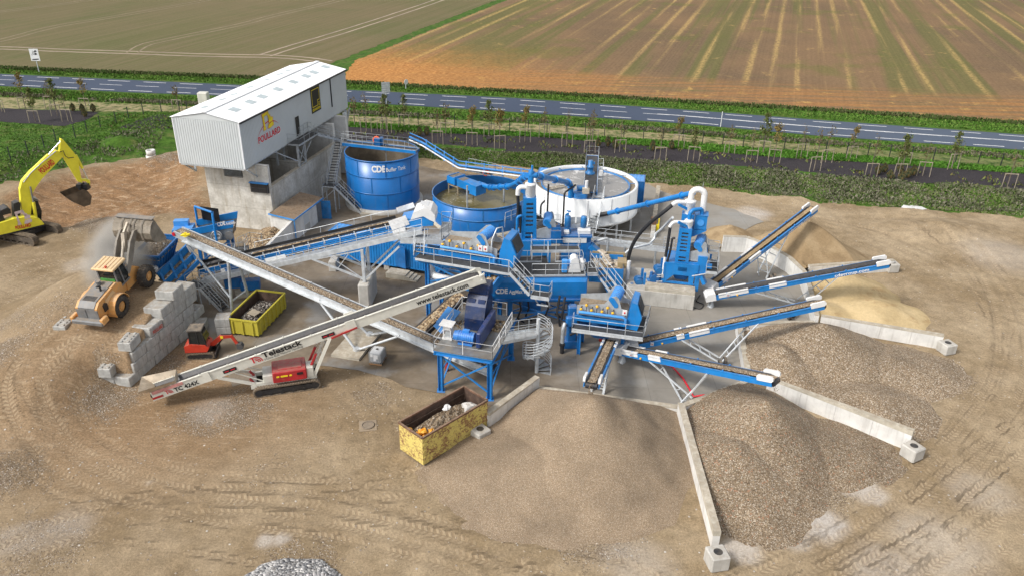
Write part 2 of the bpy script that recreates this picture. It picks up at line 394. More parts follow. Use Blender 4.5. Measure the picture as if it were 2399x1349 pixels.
def heights(x, y, detail=True):
    bb = np.interp(x, BB[:, 0], BB[:, 1]); bt = np.interp(x, BT[:, 0], BT[:, 1])
    w1 = fbm(x*.25, y*.25, 3)-.5
    h = ZB*sstep(y+w1*1.6, bb-.2, bt)
    # loader ramp: climbs with y to 4 m, retained by the block wall on its right
    r = np.clip((y-39.5)/16.5, 0, 1)*4.0; r = np.where(y > 60, r*np.clip(1-(y-60)/6, 0, 1), r)
    edge = -27.95+(y-50)*.055
    right = np.where(y < 47.5, sstep(x, -31.8+(y-47.5)*.3-2.6, -31.8+(y-47.5)*.3+3.2), (x > edge+.0)*1.0)
    cut = np.where(y < 49.5, sstep(x, -33.5, -28.4), right); cut = np.where((y > 59.3), (x > -29.0)*1.0, cut)
    left = sstep(x, -45, -35)
    hopper = ((x > -33.4) & (x < -27) & (y > 58.3))
    r = r*(1-cut)*left; r = np.where(hopper, 0, r)
    h = np.maximum(h, r)
    d = sdf(x, y, PIT); pit = sstep(-d, -1.5, 4); h = h-pit*.9
    rim = np.exp(-((d-1.2)/1.8)**2); h = h+rim*.5*(fbm(x*.4+9, y*.4, 3))*(y > 74)
    if detail:
        yard = (y < bb)*1.0; rough = .10*(fbm(x*.5, y*.5, 4)-.5)+.05*(fbm(x*2.2, y*2.2, 3)-.5)
        onslab = sstep(-sdf(x, y, SLAB), -.6, .2); rough = rough*(1-onslab)-.03*onslab-.012
        dig = sstep(-sdf(x, y, DUG), -3, 3); rough = rough+dig*(.85*(fbm(x*.6, y*1.4, 4)-.5))
        piles = 0
        for cx, cy, rx, ry, hh in MOUNDS:
            q = np.hypot((x-cx)/rx, (y-cy)/ry); piles = np.maximum(piles, hh*np.clip(1-q, 0, 1)**1.1*(.75+.5*fbm(x*.9, y*.9, 3)))
        h = h+yard*rough*1.0+(1-yard)*(.25*(fbm(x*.45, y*.45, 3)-.5))*(y < bt+1)+piles
    return h
SLAB = pts([(545, 905), (480, 780), (455, 690), (560, 560), (640, 540), (760, 420), (800, 350), (1010, 395), (1240, 430), (1520, 432), (1560, 452), (1720, 490), (1790, 520), (1700, 560), (1880, 640), (1905, 770), (1740, 800), (1750, 900), (1600, 962), (1250, 925), (1150, 950), (950, 905), (870, 875), (700, 850)])
DUG = pts([(0, 455), (120, 420), (240, 395), (340, 385), (470, 375), (480, 520), (390, 500), (250, 520), (130, 530), (0, 540)])
MOUNDS = [(*tuple(G(u, v, 0))[:2], rx, ry, hh) for u, v, rx, ry, hh in [
    (285, 350, 3.2, 2.2, 1.1), (400, 385, 5, 4, 1.3), (455, 400, 5, 5, 1.6), (2200, 540, 8, 4, 1.0), (1850, 470, 4, 1.6, .5), (2120, 500, 6, 2, .6),
    (1700, 545, 3, 1.6, .0), (-20, 880, 2.2, 1.6, .6), (-25, 1110, 3.5, 3, .8), (210, 890, 2.6, 2.2, .2), (365, 910, 2.6, 1.6, .15), (240, 515, 4.5, 2.2, .7), (2320, 590, 5, 4, .5)]]
TRACKS = []
def tr(pix, zs=None, gauge=2.1, w=.72, s=1.0):
    P = [tuple(G(u, v, z))[:2] for (u, v), z in zip(pix, zs or [0]*len(pix))]; P = smooth_line(P)
    n = len(P); L, Rr = [], []
    for i, (x, y) in enumerate(P):
        ax, ay = P[max(i-1, 0)]; bx, by = P[min(i+1, n-1)]; k = math.hypot(bx-ax, by-ay); nx, ny = -(by-ay)/k, (bx-ax)/k
        L.append((x+nx*gauge/2, y+ny*gauge/2)); Rr.append((x-nx*gauge/2, y-ny*gauge/2))
    TRACKS.append((L, w, s)); TRACKS.append((Rr, w, s))
tr([(240, 760), (150, 810), (85, 880), (70, 950), (110, 1030), (200, 1100), (330, 1150), (520, 1190), (800, 1230), (1050, 1290), (1200, 1349)], [3.0, 2.0, 1.0, .2] + [0]*7)
tr([(260, 770), (190, 840), (150, 900), (150, 980), (230, 1060), (380, 1120), (560, 1145), (760, 1150), (960, 1130), (1130, 1090)], [3.0, 2.2, 1.2, .3] + [0]*6, s=.8)
tr([(0, 1310), (150, 1240), (320, 1190), (560, 1170), (820, 1200), (1100, 1270), (1400, 1330), (1600, 1420)], s=1.0)
tr([(2399, 1010), (2280, 1100), (2150, 1200), (1990, 1290), (1850, 1349), (1700, 1420)], s=1.0)
tr([(2399, 1120), (2300, 1190), (2180, 1270), (2080, 1349), (1980, 1440)], s=1.0)
tr([(2250, 560), (2330, 660), (2370, 780), (2360, 900), (2290, 1010), (2180, 1110), (2040, 1210), (1880, 1300), (1700, 1380)], s=.9)
tr([(2150, 520), (2290, 640), (2340, 760), (2330, 870), (2260, 980), (2200, 1070), (2100, 1150)], s=.6)
tr([(2399, 760), (2380, 860), (2340, 960), (2250, 1090), (2130, 1230), (2010, 1349)], s=.8)
tr([(1540, 440), (1650, 462), (1780, 490), (1930, 520), (2080, 560), (2220, 640), (2300, 760)], s=.7)
tr([(1530, 452), (1690, 478), (1840, 512), (2000, 560), (2130, 640)], s=.5)
tr([(0, 640), (120, 610), (240, 570), (330, 520), (420, 470), (470, 440)], s=1.0)
tr([(0, 700), (100, 660), (200, 620), (300, 560), (400, 490), (470, 470)], s=.9)
tr([(60, 560), (180, 520), (300, 470), (390, 430), (440, 410)], s=.8)
tr([(760, 870), (860, 940), (900, 1010), (880, 1090), (760, 1150), (600, 1170)], s=.6)
tr([(820, 900), (900, 980), (1010, 1100), (1180, 1230), (1350, 1349)], s=.4)
tr([(1000, 380), (1120, 395), (1250, 408)], s=.6); tr([(990, 388), (1100, 402), (1200, 410)], s=.5)
for q_ in (([(2399, 1060), (2290, 1150), (2160, 1240), (2030, 1320), (1900, 1400)], 3.4, .5, .7), ([(2399, 1190), (2320, 1240), (2230, 1310), (2150, 1380)], 2.6, .6, .9), ([(2300, 620), (2385, 740), (2385, 860), (2330, 980), (2220, 1110), (2080, 1230), (1930, 1330)], 3.8, .45, .8), ([(1700, 452), (1900, 492), (2080, 535), (2240, 610)], 4.0, .5, .7), ([(0, 1230), (160, 1210), (330, 1225), (560, 1260), (800, 1310)], 3.0, .5, .7), ([(420, 1130), (640, 1130), (860, 1100), (1020, 1120), (1140, 1200)], 3.2, .5, .6), ([(0, 930), (40, 1010), (130, 1090), (260, 1160), (420, 1210)], 2.8, .5, .7)): tr(q_[0], gauge=q_[1], w=q_[2], s=q_[3])
def axis(lo, hi, step, far, grow):
    c = list(np.arange(lo, hi+1e-6, step)); s = step; x = hi; r = []
    while x < far: s *= grow; x += s; r.append(x)
    s = step; x = lo; l = []
    while x > -far: s *= grow; x -= s; l.append(x)
    return np.array(l[::-1]+c+r)
def grid_object(name, xs, ys, hfun, attrs, mat):
    X, Y = np.meshgrid(xs, ys); x = X.ravel(); y = Y.ravel(); z = hfun(x, y); nx, ny = len(xs), len(ys)
    co = np.stack([x, y, z], 1).astype(np.float32)
    i = np.arange((nx-1)*(ny-1)); r = i//(nx-1); c = i % (nx-1); a = r*nx+c
    f = np.stack([a, a+1, a+nx+1, a+nx], 1).astype(np.int32)
    me = bpy.data.meshes.new(name); me.vertices.add(len(co)); me.vertices.foreach_set('co', co.ravel())
    me.loops.add(f.size); me.loops.foreach_set('vertex_index', f.ravel()); me.polygons.add(len(f))
    me.polygons.foreach_set('loop_start', np.arange(0, f.size, 4, dtype=np.int32)); me.polygons.foreach_set('use_smooth', np.ones(len(f), bool))
    me.update(calc_edges=True)
    for k, val in attrs(x, y, z).items():
        v4 = np.stack(val+[np.ones_like(x)], 1).astype(np.float32); at = me.attributes.new(k, 'FLOAT_COLOR', 'POINT'); at.data.foreach_set('color', v4.ravel())
    me.materials.append(mat); o = bpy.data.objects.new(name, me); COL.objects.link(o); WM[name] = Matrix.Identity(4); return o
GRAVEL_SPOTS = [(*tuple(G(u, v, z))[:2], r, a) for u, v, z, r, a in [
    (560, 960, 0, 3.6, .9), (460, 990, 0, 3.0, .8), (260, 940, 0, 3.2, .9), (120, 780, 1.5, 4, .5), (30, 800, 0, 4, .6), (420, 690, 4, 2.5, 1), (370, 740, 4, 2.2, .8), (30, 880, 0, 3, .9),
    (10, 1120, 0, 4, .9), (90, 1280, 0, 4.5, .6), (240, 520, 0, 5, 1), (400, 380, 0, 5, .9), (350, 800, 3, 2.0, .7), (240, 860, 1.5, 2.0, .8), (1980, 830, 0, 6, .8), (2100, 940, 0, 4, .7), (1900, 1130, 0, 4.0, .8),
    (1200, 1180, 0, 4.2, .8), (1400, 1240, 0, 4.5, .8), (1120, 1080, 0, 2.5, .8), (1850, 1210, 0, 3.5, .6), (470, 745, 0, 3.5, .8), (700, 1330, 0, 4, .6), (2060, 1010, 0, 3.5, .5), (640, 1100, 0, 3, .3), (880, 930, 0, 3, .5), (2240, 900, 0, 3, .7)]]
PALE_SPOTS = [(*tuple(G(u, v, 0))[:2], r, a) for u, v, r, a in [
    (2000, 1130, 1.6, .9), (1930, 1230, 1.9, 1), (2040, 1150, 1.4, .9), (1850, 1250, 1.6, .8), (1740, 1290, 1.4, .8), (620, 1265, .9, .7), (660, 1260, .7, .7), (350, 1130, .5, .7), (1640, 510, 4, .8), (1760, 500, 3, .9), (1980, 600, 1.8, .5), (2300, 1150, 3, .35), (2200, 1280, 4, .4), (2350, 600, 6, .35), (160, 1230, 2.2, .3), (30, 1270, 2, .3), (500, 960, 2.2, .3), (190, 620, 2, .4), (2080, 1330, 3, .5), (1500, 1330, 3, .35), (1150, 1195, 1.2, .3)]]
def ground_attrs(x, y, z):
    bb = np.interp(x, BB[:, 0], BB[:, 1]); bt = np.interp(x, BT[:, 0], BT[:, 1]); wob = (fbm(x*.5, y*.5, 3)-.5)*2.4+(fbm(x*2, y*2, 2)-.5)*.8
    grass = sstep(y+wob, bb-.3, bb+.7)
    grav = np.zeros_like(x); pale = np.zeros_like(x)
    for cx, cy, r, a in GRAVEL_SPOTS: grav = np.maximum(grav, a*sstep(-np.hypot(x-cx, y-cy)-wob*.8, -r, -r*.25))
    for cx, cy, r, a in PALE_SPOTS: pale = np.maximum(pale, a*sstep(-np.hypot(x-cx, y-cy)-wob*.45, -r, -r*.3))
    brown = sstep(-sdf(x, y, DUG)+wob, -1.5, 1.5); brown = np.maximum(brown, .55*sstep(-np.hypot((x+26)/18, (y-47)/14), -1, -.3)); brown = np.maximum(brown, .9*np.exp(-((x-MOUNDS[0][0])**2+(y-MOUNDS[0][1])**2)/6))
    damp = np.maximum(np.exp(-((x+12)/14)**2-((y-50)/7)**2), .75*sstep(-x, -6, 26)*(.6+.8*(fbm(x*.12, y*.12, 3)-.25)))
    u = np.zeros_like(x); s = np.zeros_like(x); m = np.zeros_like(x)
    for P, w_, st in TRACKS:
        x0 = min(p[0] for p in P)-2; x1 = max(p[0] for p in P)+2; y0 = min(p[1] for p in P)-2; y1 = max(p[1] for p in P)+2
        k = np.where((x > x0) & (x < x1) & (y > y0) & (y < y1))[0]
        if not len(k): continue
        d, sd_, ar = poly_dist(x[k], y[k], P); mm = st*(1-sstep(d, w_*.35, w_*.75)); up = mm > m[k]
        kk = k[up]; u[kk] = sd_[up]/w_; s[kk] = ar[up]; m[kk] = mm[up]
    dry = np.zeros_like(x)
    lo = np.interp(x, DRYLO[:, 0], DRYLO[:, 1]); hi = np.interp(x, DRYHI[:, 0], DRYHI[:, 1]); dry = sstep(y+wob*.5, lo-.5, lo+.5)*(1-sstep(y+wob*.5, hi-.5, hi+.5))*np.interp(x, [-70, 30, 55], [.9, .9, .35])
    return {'zoneA': [grass, grav, pale], 'zoneB': [brown, damp, dry], 'trk': [u, s, m]}
DRYLO = pts([(-300, 262), (0, 253), (230, 262), (400, 262), (800, 287), (1200, 310), (1600, 334), (1900, 358), (2200, 380), (2400, 397), (2700, 420)], ZB)
DRYHI = pts([(-300, 232), (0, 228), (230, 240), (400, 247), (800, 270), (1200, 288), (1600, 316), (1900, 340), (2200, 362), (2400, 378), (2700, 400)], ZB)
def ground_mat():
    m, t, b = nmat('yard_earth'); g = NT(t); co = g.co()
    def att(n):
        a = g.n('ShaderNodeAttribute', attribute_name=n); s = g.n('ShaderNodeSeparateColor'); g.put(s.inputs[0], a.outputs['Color']); return s.outputs
    A, B, T = att('zoneA'), att('zoneB'), att('trk')
    n1 = g.noise(co, .16, 6, .6); n2 = g.noise(co, 1.1, 6, .62); n3 = g.noise(co, 7, 5, .65)
    c = g.mix(g.step(n1, .32, .68), (.245, .178, .103), (.375, .29, .188))
    c = g.mix(1, c, g.ramp(n2, [(.25, .72), (.75, 1.22)]), 'MULTIPLY'); c = g.mix(1, c, g.ramp(n3, [(.25, .68), (.75, 1.28)]), 'MULTIPLY'); c = g.mix(1, c, g.ramp(g.noise(co, 19, 3, .7), [(.25, .78), (.75, 1.2)]), 'MULTIPLY')
    brown = g.mix(g.step(n3, .35, .65), (.17, .095, .045), (.34, .20, .105)); brown = g.mix(g.step(g.noise(g.vmul(co, (.6, 2.2, 1)), 1.3, 5, .7), .52, .68), brown, (.46, .33, .21))
    c = g.mix(B[0], c, brown)
    c = g.mix(g.math('MULTIPLY', B[1], .34), c, (.165, .115, .068))
    # gravel scatter
    v = g.voro(co, 17); sv = g.n('ShaderNodeSeparateColor'); g.put(sv.inputs[0], v)
    gc = g.ramp(sv.outputs[0], [(0, (.15, .108, .07)), (.3, (.22, .165, .115)), (.6, (.29, .23, .165)), (.85, (.37, .31, .24)), (.96, (.52, .47, .41))], 'CONSTANT')
    gm = g.math('MULTIPLY', A[1], .66); gm = g.step(g.math('SUBTRACT', g.math('ADD', gm, g.math('MULTIPLY', g.math('SUBTRACT', n2, .5), 1.2)), g.math('MULTIPLY', sv.outputs[1], .55)), .12, .2)
    c = g.mix(gm, c, gc)
    # stray stones everywhere in the yard
    v2 = g.voro(co, 3.1); s2 = g.n('ShaderNodeSeparateColor'); g.put(s2.inputs[0], v2); d2 = g.voro(co, 3.1, out='Distance')
    st = g.math('MULTIPLY', g.step(s2.outputs[1], .86, .87), g.step(d2, .24, .18)); st = g.math('MULTIPLY', st, g.step(n2, .42, .5))
    c = g.mix(st, c, g.ramp(s2.outputs[0], [(0, (.17, .13, .10)), (1, (.58, .53, .47))]))
    c = g.mix(g.math('MULTIPLY', A[2], .8), c, g.mix(g.step(n3, .3, .7), (.45, .40, .35), (.58, .54, .50)))
    # tyre tracks: pale compacted ruts with chevron bars
    tr_n = g.math('ABSOLUTE', T[0]); ph = g.math('ADD', g.math('MULTIPLY', T[1], 2.6), g.math('MULTIPLY', tr_n, 1.1)); chev = g.math('PINGPONG', ph, .5)
    chev = g.step(chev, .18, .32); cm = g.math('MULTIPLY', T[2], g.step(g.noise(co, .5, 6, .7), .38, .60))
    lug = g.step(g.math('PINGPONG', g.math('MULTIPLY', T[0], 1.9), .5), .02, .14)
    c = g.mix(g.math('MULTIPLY', cm, .45), c, g.mix(g.math('MULTIPLY', chev, lug), (.24, .172, .108), (.45, .35, .23)))
    # grass
    gr = g.mix(g.step(n2, .3, .7), (.034, .078, .010), (.075, .155, .020)); gr = g.mix(g.step(g.noise(co, .4, 6, .7), .5, .68), gr, (.12, .14, .04)); gr = g.mix(1, gr, g.ramp(n3, [(.2, .5), (.8, 1.35)]), 'MULTIPLY')
    gr = g.mix(g.math('MULTIPLY', B[2], g.step(n2, .3, .62)), gr, g.mix(n3, (.22, .17, .085), (.44, .36, .22)))
    gg = g.step(g.math('ADD', A[0], g.math('MULTIPLY', g.math('SUBTRACT', n3, .5), .7)), .42, .58)
    c = g.mix(gg, c, gr)
    g.put(b.inputs['Base Color'], c); b.inputs['Roughness'].default_value = .9; b.inputs['Specular IOR Level'].default_value = .15
    h = g.math('ADD', g.math('MULTIPLY', n3, .9), g.math('MULTIPLY', g.noise(co, 22, 3, .6), .5)); h = g.math('ADD', h, g.math('MULTIPLY', g.math('MULTIPLY', g.math('MULTIPLY', chev, lug), cm), .55)); h = g.math('ADD', h, g.math('MULTIPLY', st, .8))
    h = g.math('ADD', h, g.math('MULTIPLY', g.math('MULTIPLY', gm, g.voro(co, 17, out='Distance')), -1.2))
    g.put(b.inputs['Normal'], g.bump(h, .75, .06)); return m
def ground_h(x, y):
    h = heights(x, y)
    for P, w_, st in TRACKS:
        x0 = min(p[0] for p in P)-2; x1 = max(p[0] for p in P)+2; y0 = min(p[1] for p in P)-2; y1 = max(p[1] for p in P)+2
        k = np.where((x > x0) & (x < x1) & (y > y0) & (y < y1))[0]
        if not len(k): continue
        d, sd_, ar = poly_dist(x[k], y[k], P); h[k] += st*(-.035*np.exp(-(d/(w_*.45))**2)+.03*np.exp(-((d-w_*.75)/.22)**2))
    return np.where(y > np.interp(x, BT[:, 0], BT[:, 1])+1.0, ZB-.02, h)
xs = axis(-64, 64, .22, 2600, 1.35); ys = np.concatenate([np.arange(-2, 26, 1.5), np.arange(26, 124, .22), axis(0, 0, .5, 3500, 1.3)[len(axis(0, 0, .5, 3500, 1.3))//2+1:]+124])
ground = struct(grid_object('ground', xs, ys, ground_h, ground_attrs, ground_mat()))
def hz(x, y): return float(heights(np.array([float(x)]), np.array([float(y)]))[0])
def sheet(name, P, z, mat, jitter=0, kind='structure', parent=None, step=1.2):
    """flat sheet over polygon P with a slightly ragged outline"""
    out = []
    n = len(P)
    for i in range(n):
        a, b_ = V((*P[i], 0)), V((*P[(i+1) % n], 0)); L = (b_-a).length; k = max(1, int(L/step)) if jitter else 1; nn = (b_-a).orthogonal().normalized() if 0 else V((-(b_-a).y, (b_-a).x, 0)).normalized()
        for j in range(k): out.append(a+(b_-a)*(j/k)+nn*(random.uniform(-1, 1)*jitter if j else 0))
    mb = MB(); mb.add([(p.x, p.y, z) for p in out], [list(range(len(out)))]); o = mb.build(name, mat, parent)
    if kind: o['kind'] = kind
    return o
# ---- wet concrete yard slab
def slab_mat():
    m, t, b = nmat('wet_concrete_yard'); g = NT(t); co = g.co()
    n1 = g.noise(co, .13, 6, .62); n2 = g.noise(co, .7, 7, .66, .5); n3 = g.noise(co, 9, 4)
    c = g.mix(g.step(n1, .36, .62), (.135, .100, .062), (.235, .19, .14)); c = g.mix(1, c, g.ramp(n2, [(.25, .75), (.75, 1.2)]), 'MULTIPLY')
    c = g.mix(g.step(g.noise(co, .22, 5, .6), .52, .66), c, (.24, .225, .205)); c = g.mix(g.math('MULTIPLY', g.step(g.noise(co, .5, 6, .7), .58, .68), .7), c, (.30, .245, .175))
    sx = g.n('ShaderNodeSeparateXYZ'); g.put(sx.inputs[0], co); c = g.mix(g.math('MULTIPLY', g.step(g.math('ADD', sx.outputs[0], g.math('MULTIPLY', n2, 9)), 4, 16), .65), c, g.mix(n2, (.25, .235, .205), (.36, .345, .315)))
    bt = g.n('ShaderNodeTexBrick'); g.put(bt.inputs['Vector'], co); bt.offset = 0; bt.inputs['Scale'].default_value = 1; bt.inputs['Mortar Size'].default_value = .012; bt.inputs['Brick Width'].default_value = 5.2; bt.inputs['Row Height'].default_value = 5.0
    bt.inputs['Color1'].default_value = (1, 1, 1, 1); bt.inputs['Color2'].default_value = (.94, .94, .94, 1); bt.inputs['Mortar'].default_value = (.55, .55, .55, 1); c = g.mix(1, c, bt.outputs['Color'], 'MULTIPLY')
    g.put(b.inputs['Base Color'], c); r = g.ramp(g.noise(co, .3, 5, .6), [(.35, .38), (.6, .8)]); g.put(b.inputs['Roughness'], r); b.inputs['Specular IOR Level'].default_value = .4
    g.put(b.inputs['Normal'], g.bump(n3, .12, .01)); return m
sheet('concrete_yard', SLAB, 0.0, slab_mat(), .25)
# ---- fields, road, mulch bed
def field_mat(name, right):
    m, t, b = nmat(name); g = NT(t); co = g.co(); d = V(FIELD_DIR);
    rot = g.n('ShaderNodeVectorRotate', rotation_type='Z_AXIS'); g.put(rot.inputs['Vector'], co); rot.inputs['Angle'].default_value = math.atan2(d.x, d.y)
    rv = rot.outputs[0]                                            # y now runs along the drill rows
    n1 = g.noise(co, .02, 5, .6); n2 = g.noise(co, .35, 6, .7); n3 = g.noise(co, 1.6, 4, .7)
    def rows(w, k, ex): return g.noise(g.vmul(rv, (1/w, ex, 1)), k, 3, .6)
    if right:
        c = g.mix(g.step(n1, .4, .6), (.155, .105, .062), (.20, .128, .070))
        r1 = rows(7, 1, .004); c = g.mix(g.math('MULTIPLY', g.step(r1, .48, .60), .75), c, (.12, .118, .042))
        sx = g.n('ShaderNodeSeparateXYZ'); g.put(sx.inputs[0], rv); wob = g.math('MULTIPLY', g.math('SUBTRACT', g.noise(co, .03, 3), .5), .5)
        ph = g.math('PINGPONG', g.math('ADD', sx.outputs[0], wob), 2.3)
        line = g.math('MULTIPLY', g.step(ph, 1.0, .1), g.step(g.noise(g.vmul(rv, (.22, .008, 1)), 1, 4, .6), .44, .58)); line = g.math('MULTIPLY', line, g.step(n3, .36, .5))
        c = g.mix(g.math('MULTIPLY', line, .66), c, (.44, .30, .115))
        c = g.mix(g.math('MULTIPLY', g.math('MULTIPLY', g.step(n2, .56, .68), g.step(g.noise(co, .06, 4), .48, .62)), .6), c, (.46, .30, .11))
        c = g.mix(g.math('MULTIPLY', g.step(g.noise(co, .045, 4, .6), .54, .66), .5), c, (.12, .125, .035))
        # headland along the road: orange stubble
        dx, dy, k0 = HEAD; sc_ = g.n('ShaderNodeSeparateXYZ'); g.put(sc_.inputs[0], co)
        dist = g.math('ADD', g.math('MULTIPLY', sc_.outputs[0], dx), g.math('ADD', g.math('MULTIPLY', sc_.outputs[1], dy), -k0))
        lat = g.noise(g.vmul(co, (.05, .7, 1)), 1, 5, .65); hm = g.step(g.math('ADD', dist, g.math('MULTIPLY', n2, 8)), 26, 17)
        hc = g.mix(g.step(lat, .38, .6), (.31, .155, .06), (.19, .122, .065)); hc = g.mix(g.step(n2, .55, .72), hc, (.46, .28, .09)); hc = g.mix(g.math('MULTIPLY', g.step(lat, .58, .68), .6), hc, (.15, .13, .05))
        c = g.mix(g.math('MULTIPLY', hm, .92), c, hc)
        ox = g.step(g.math('ADD', sc_.outputs[0], g.math('MULTIPLY', n2, 26)), 40, -22); near = g.step(g.math('ADD', dist, g.math('MULTIPLY', n2, 30)), 62, 25)
        c = g.mix(g.math('MULTIPLY', g.math('MULTIPLY', ox, near), .85), c, g.mix(g.step(n3, .3, .7), (.36, .15, .045), (.50, .245, .075)))
        lo, hi = .72, 1.28
    else:
        c = g.mix(g.step(n1, .35, .65), (.15, .122, .064), (.125, .116, .052)); c = g.mix(g.math('MULTIPLY', g.step(g.noise(co, .05, 5, .65), .5, .66), .6), c, (.108, .112, .045))
        c = g.mix(g.math('MULTIPLY', g.step(rows(.5, 1, .01), .45, .6), .3), c, (.20, .155, .10))
        lo, hi = .86, 1.14
    c = g.mix(1, c, g.ramp(n3, [(.25, lo), (.75, hi)]), 'MULTIPLY')
    rr = rows(.35, 1, .01); c = g.mix(1, c, g.ramp(rr, [(.3, .90), (.7, 1.08)]), 'MULTIPLY')
    g.put(b.inputs['Base Color'], c); b.inputs['Roughness'].default_value = .95; b.inputs['Specular IOR Level'].default_value = .1
    g.put(b.inputs['Normal'], g.bump(n3, .5, .12)); return m
_a, _b = G(820, 145, ZB), G(1180, 3, ZB); FIELD_DIR = (_b-_a).normalized()
RN = [(-300, 190), (0, 202), (302, 217), (504, 224.5), (813, 239), (1167, 260.5), (1600, 290), (1933, 320), (2267, 343), (2400, 352), (2700, 380)]
RF = [(-300, 166), (0, 174), (302, 188), (554, 199.5), (813, 211.5), (1200, 230), (1600, 257.5), (1933, 283), (2267, 307), (2400, 316.5), (2700, 343)]
FE = [(-300, 150), (0, 159), (302, 171), (580, 181.5), (813, 193), (1067, 207), (1333, 221), (1600, 238), (1933, 258), (2267, 280), (2400, 289), (2700, 312)]
road_near, road_far, field_edge = pts(RN, ZB), pts(RF, ZB), pts(FE, ZB)
_h1, _h2 = V((*field_edge[4], 0)), V((*field_edge[9], 0)); _n = V((-(_h2-_h1).y, (_h2-_h1).x, 0)).normalized()
HEAD = (_n.x, _n.y, _n.dot(_h1))
def along(P, p, d, L=2600): return (p[0]+d.x*L, p[1]+d.y*L)
cut_l, cut_r = pts([(770, 188)], ZB)[0], pts([(812, 193)], ZB)[0]
left_P = [tuple(p) for p in field_edge[:4]]+[tuple(pts([(768, 150)], ZB)[0])]
left_P = [tuple(p) for p in field_edge[:3]]+[tuple(pts([(740, 186)], ZB)[0]), tuple(pts([(768, 152)], ZB)[0])]+[along(0, pts([(1165, 0)], ZB)[0], FIELD_DIR), (-2500, 2400), (-2500, 200)]
right_P = [tuple(pts([(800, 192)], ZB)[0])]+[tuple(p) for p in field_edge[5:]]+[(900, 130), (2500, 300), (2500, 2600), along(0, pts([(1195, 4)], ZB)[0], FIELD_DIR, 2700), tuple(pts([(830, 143)], ZB)[0])]
left_field = sheet('ploughed_field', left_P, ZB+.004, field_mat('ploughed_soil', False), .35)
right_field = sheet('stubble_field', right_P, ZB+.006, field_mat('stubble_soil', True), .35)
def trackline(name, pix, w, mat, parent=None, z=ZB+.012, two=1.9):
    P = smooth_line([tuple(G(u, v, ZB))[:2] for u, v in pix], 8); mb = MB()
    for o in ((-two/2, two/2) if two else (0,)):
        vs = []
        for i, (x, y) in enumerate(P):
            ax, ay = P[max(i-1, 0)]; bx, by = P[min(i+1, len(P)-1)]; k = math.hypot(bx-ax, by-ay) or 1; nx, ny = -(by-ay)/k, (bx-ax)/k; q = random.uniform(-.06, .06)
            vs += [(x+nx*(o-w/2+q), y+ny*(o-w/2+q), z), (x+nx*(o+w/2+q), y+ny*(o+w/2+q), z)]
        mb.add(vs, [(2*i, 2*i+1, 2*i+3, 2*i+2) for i in range(len(P)-1)])
    o = mb.build(name, mat, parent); return o
MT['wheelmark'] = pmat('dry_wheel_mark', (.215, .168, .105), .95, var=.2, dust=0, scale=.3)
MT['wheelpale'] = pmat('pale_wheel_mark', (.29, .23, .165), .95, var=.22, dust=0, scale=.2)
for q, (pix, w_, tw) in enumerate([([(-200, 110), (0, 113), (150, 119), (310, 124), (480, 130), (640, 133), (720, 139), (768, 146)], .7, 2.4), ([(310, 124), (335, 108), (380, 96), (560, 59), (640, 38), (800, 0), (900, -30)], .45, 2.2), ([(620, 131), (680, 112), (800, 76), (900, 44), (1030, 0), (1100, -30)], .6, 2.6), ([(-100, 112), (0, 96), (130, 63), (280, 38), (480, 2), (560, -20)], .4, 2.2), ([(-50, 35), (0, 28), (150, 10), (240, -4)], .4, 2.2)]):
    struct(trackline('wheel_tracks', pix, w_, 'wheelpale' if q in (0, 2) else 'wheelmark', z=ZB+.010+.003*q, two=tw))
def road_mat():
    m, t, b = nmat('worn_asphalt'); g = NT(t); co = g.co(); n1 = g.noise(co, .12, 5, .6); n3 = g.noise(co, 6, 4, .7)
    c = g.mix(n1, (.024, .038, .072), (.037, .054, .094)); c = g.mix(1, c, g.ramp(n3, [(.2, .82), (.8, 1.2)]), 'MULTIPLY')
    sx = g.n('ShaderNodeSeparateXYZ'); g.put(sx.inputs[0], co); c = g.mix(g.math('MULTIPLY', g.step(sx.outputs[0], 5, 62), .3), c, (.12, .15, .19))
    g.put(b.inputs['Base Color'], c); b.inputs['Roughness'].default_value = .62; g.put(b.inputs['Normal'], g.bump(n3, .2, .01)); return m
road = sheet('road', [tuple(p) for p in road_near]+[tuple(p) for p in road_far[::-1]], ZB+.008, road_mat())
mk_m = pmat('worn_road_paint', (.74, .74, .73), .6, var=.12, dust=.12, dustcol=(.2, .2, .2), scale=2)
def dashes(pixline, n0, per, on, w):
    P = [V((*p, 0)) for p in pts(pixline, ZB)]; mb = MB(); acc = []
    tot = 0; segs = []
    for a, b_ in zip(P, P[1:]): segs.append((a, b_, tot)); tot += (b_-a).length
    def at(s):
        for a, b_, t0 in segs:
            L = (b_-a).length
            if s <= t0+L or (a, b_, t0) == segs[-1]: d = (b_-a)/L; return a+d*(s-t0), V((-d.y, d.x, 0))
    s = n0
    while s < tot-on:
        p, n = at(s); q, n2 = at(s+on); mb.quad(*[tuple(x+V((0, 0, ZB+.014))) for x in (p-n*w/2, q-n2*w/2, q+n2*w/2, p+n*w/2)]); s += per
    return mb
def mixl(k, lo=None, hi=None): return [(a[0]+(b_[0]-a[0])*k, a[1]+(b_[1]-a[1])*k) for a, b_ in zip(RN, [(x, np.interp(x, [r[0] for r in RF], [r[1] for r in RF])) for x, _ in RN])]
mbm = dashes(mixl(.13), 0, 6.6, 4.1, .22); m2 = dashes(mixl(.54), 2, 6.6, 4.1, .16); m3 = dashes(mixl(.88), 4, 6.6, 4.1, .2)
for q in (m2, m3): mbm.add(q.v, q.f)
_c = mixl(.56); pr = [p for p in _c if p[0] >= 1500]; P = [V((*p, ZB+.014)) for p in pts([(1540, np.interp(1540, [p[0] for p in _c], [p[1] for p in _c]))]+pr, ZB)]
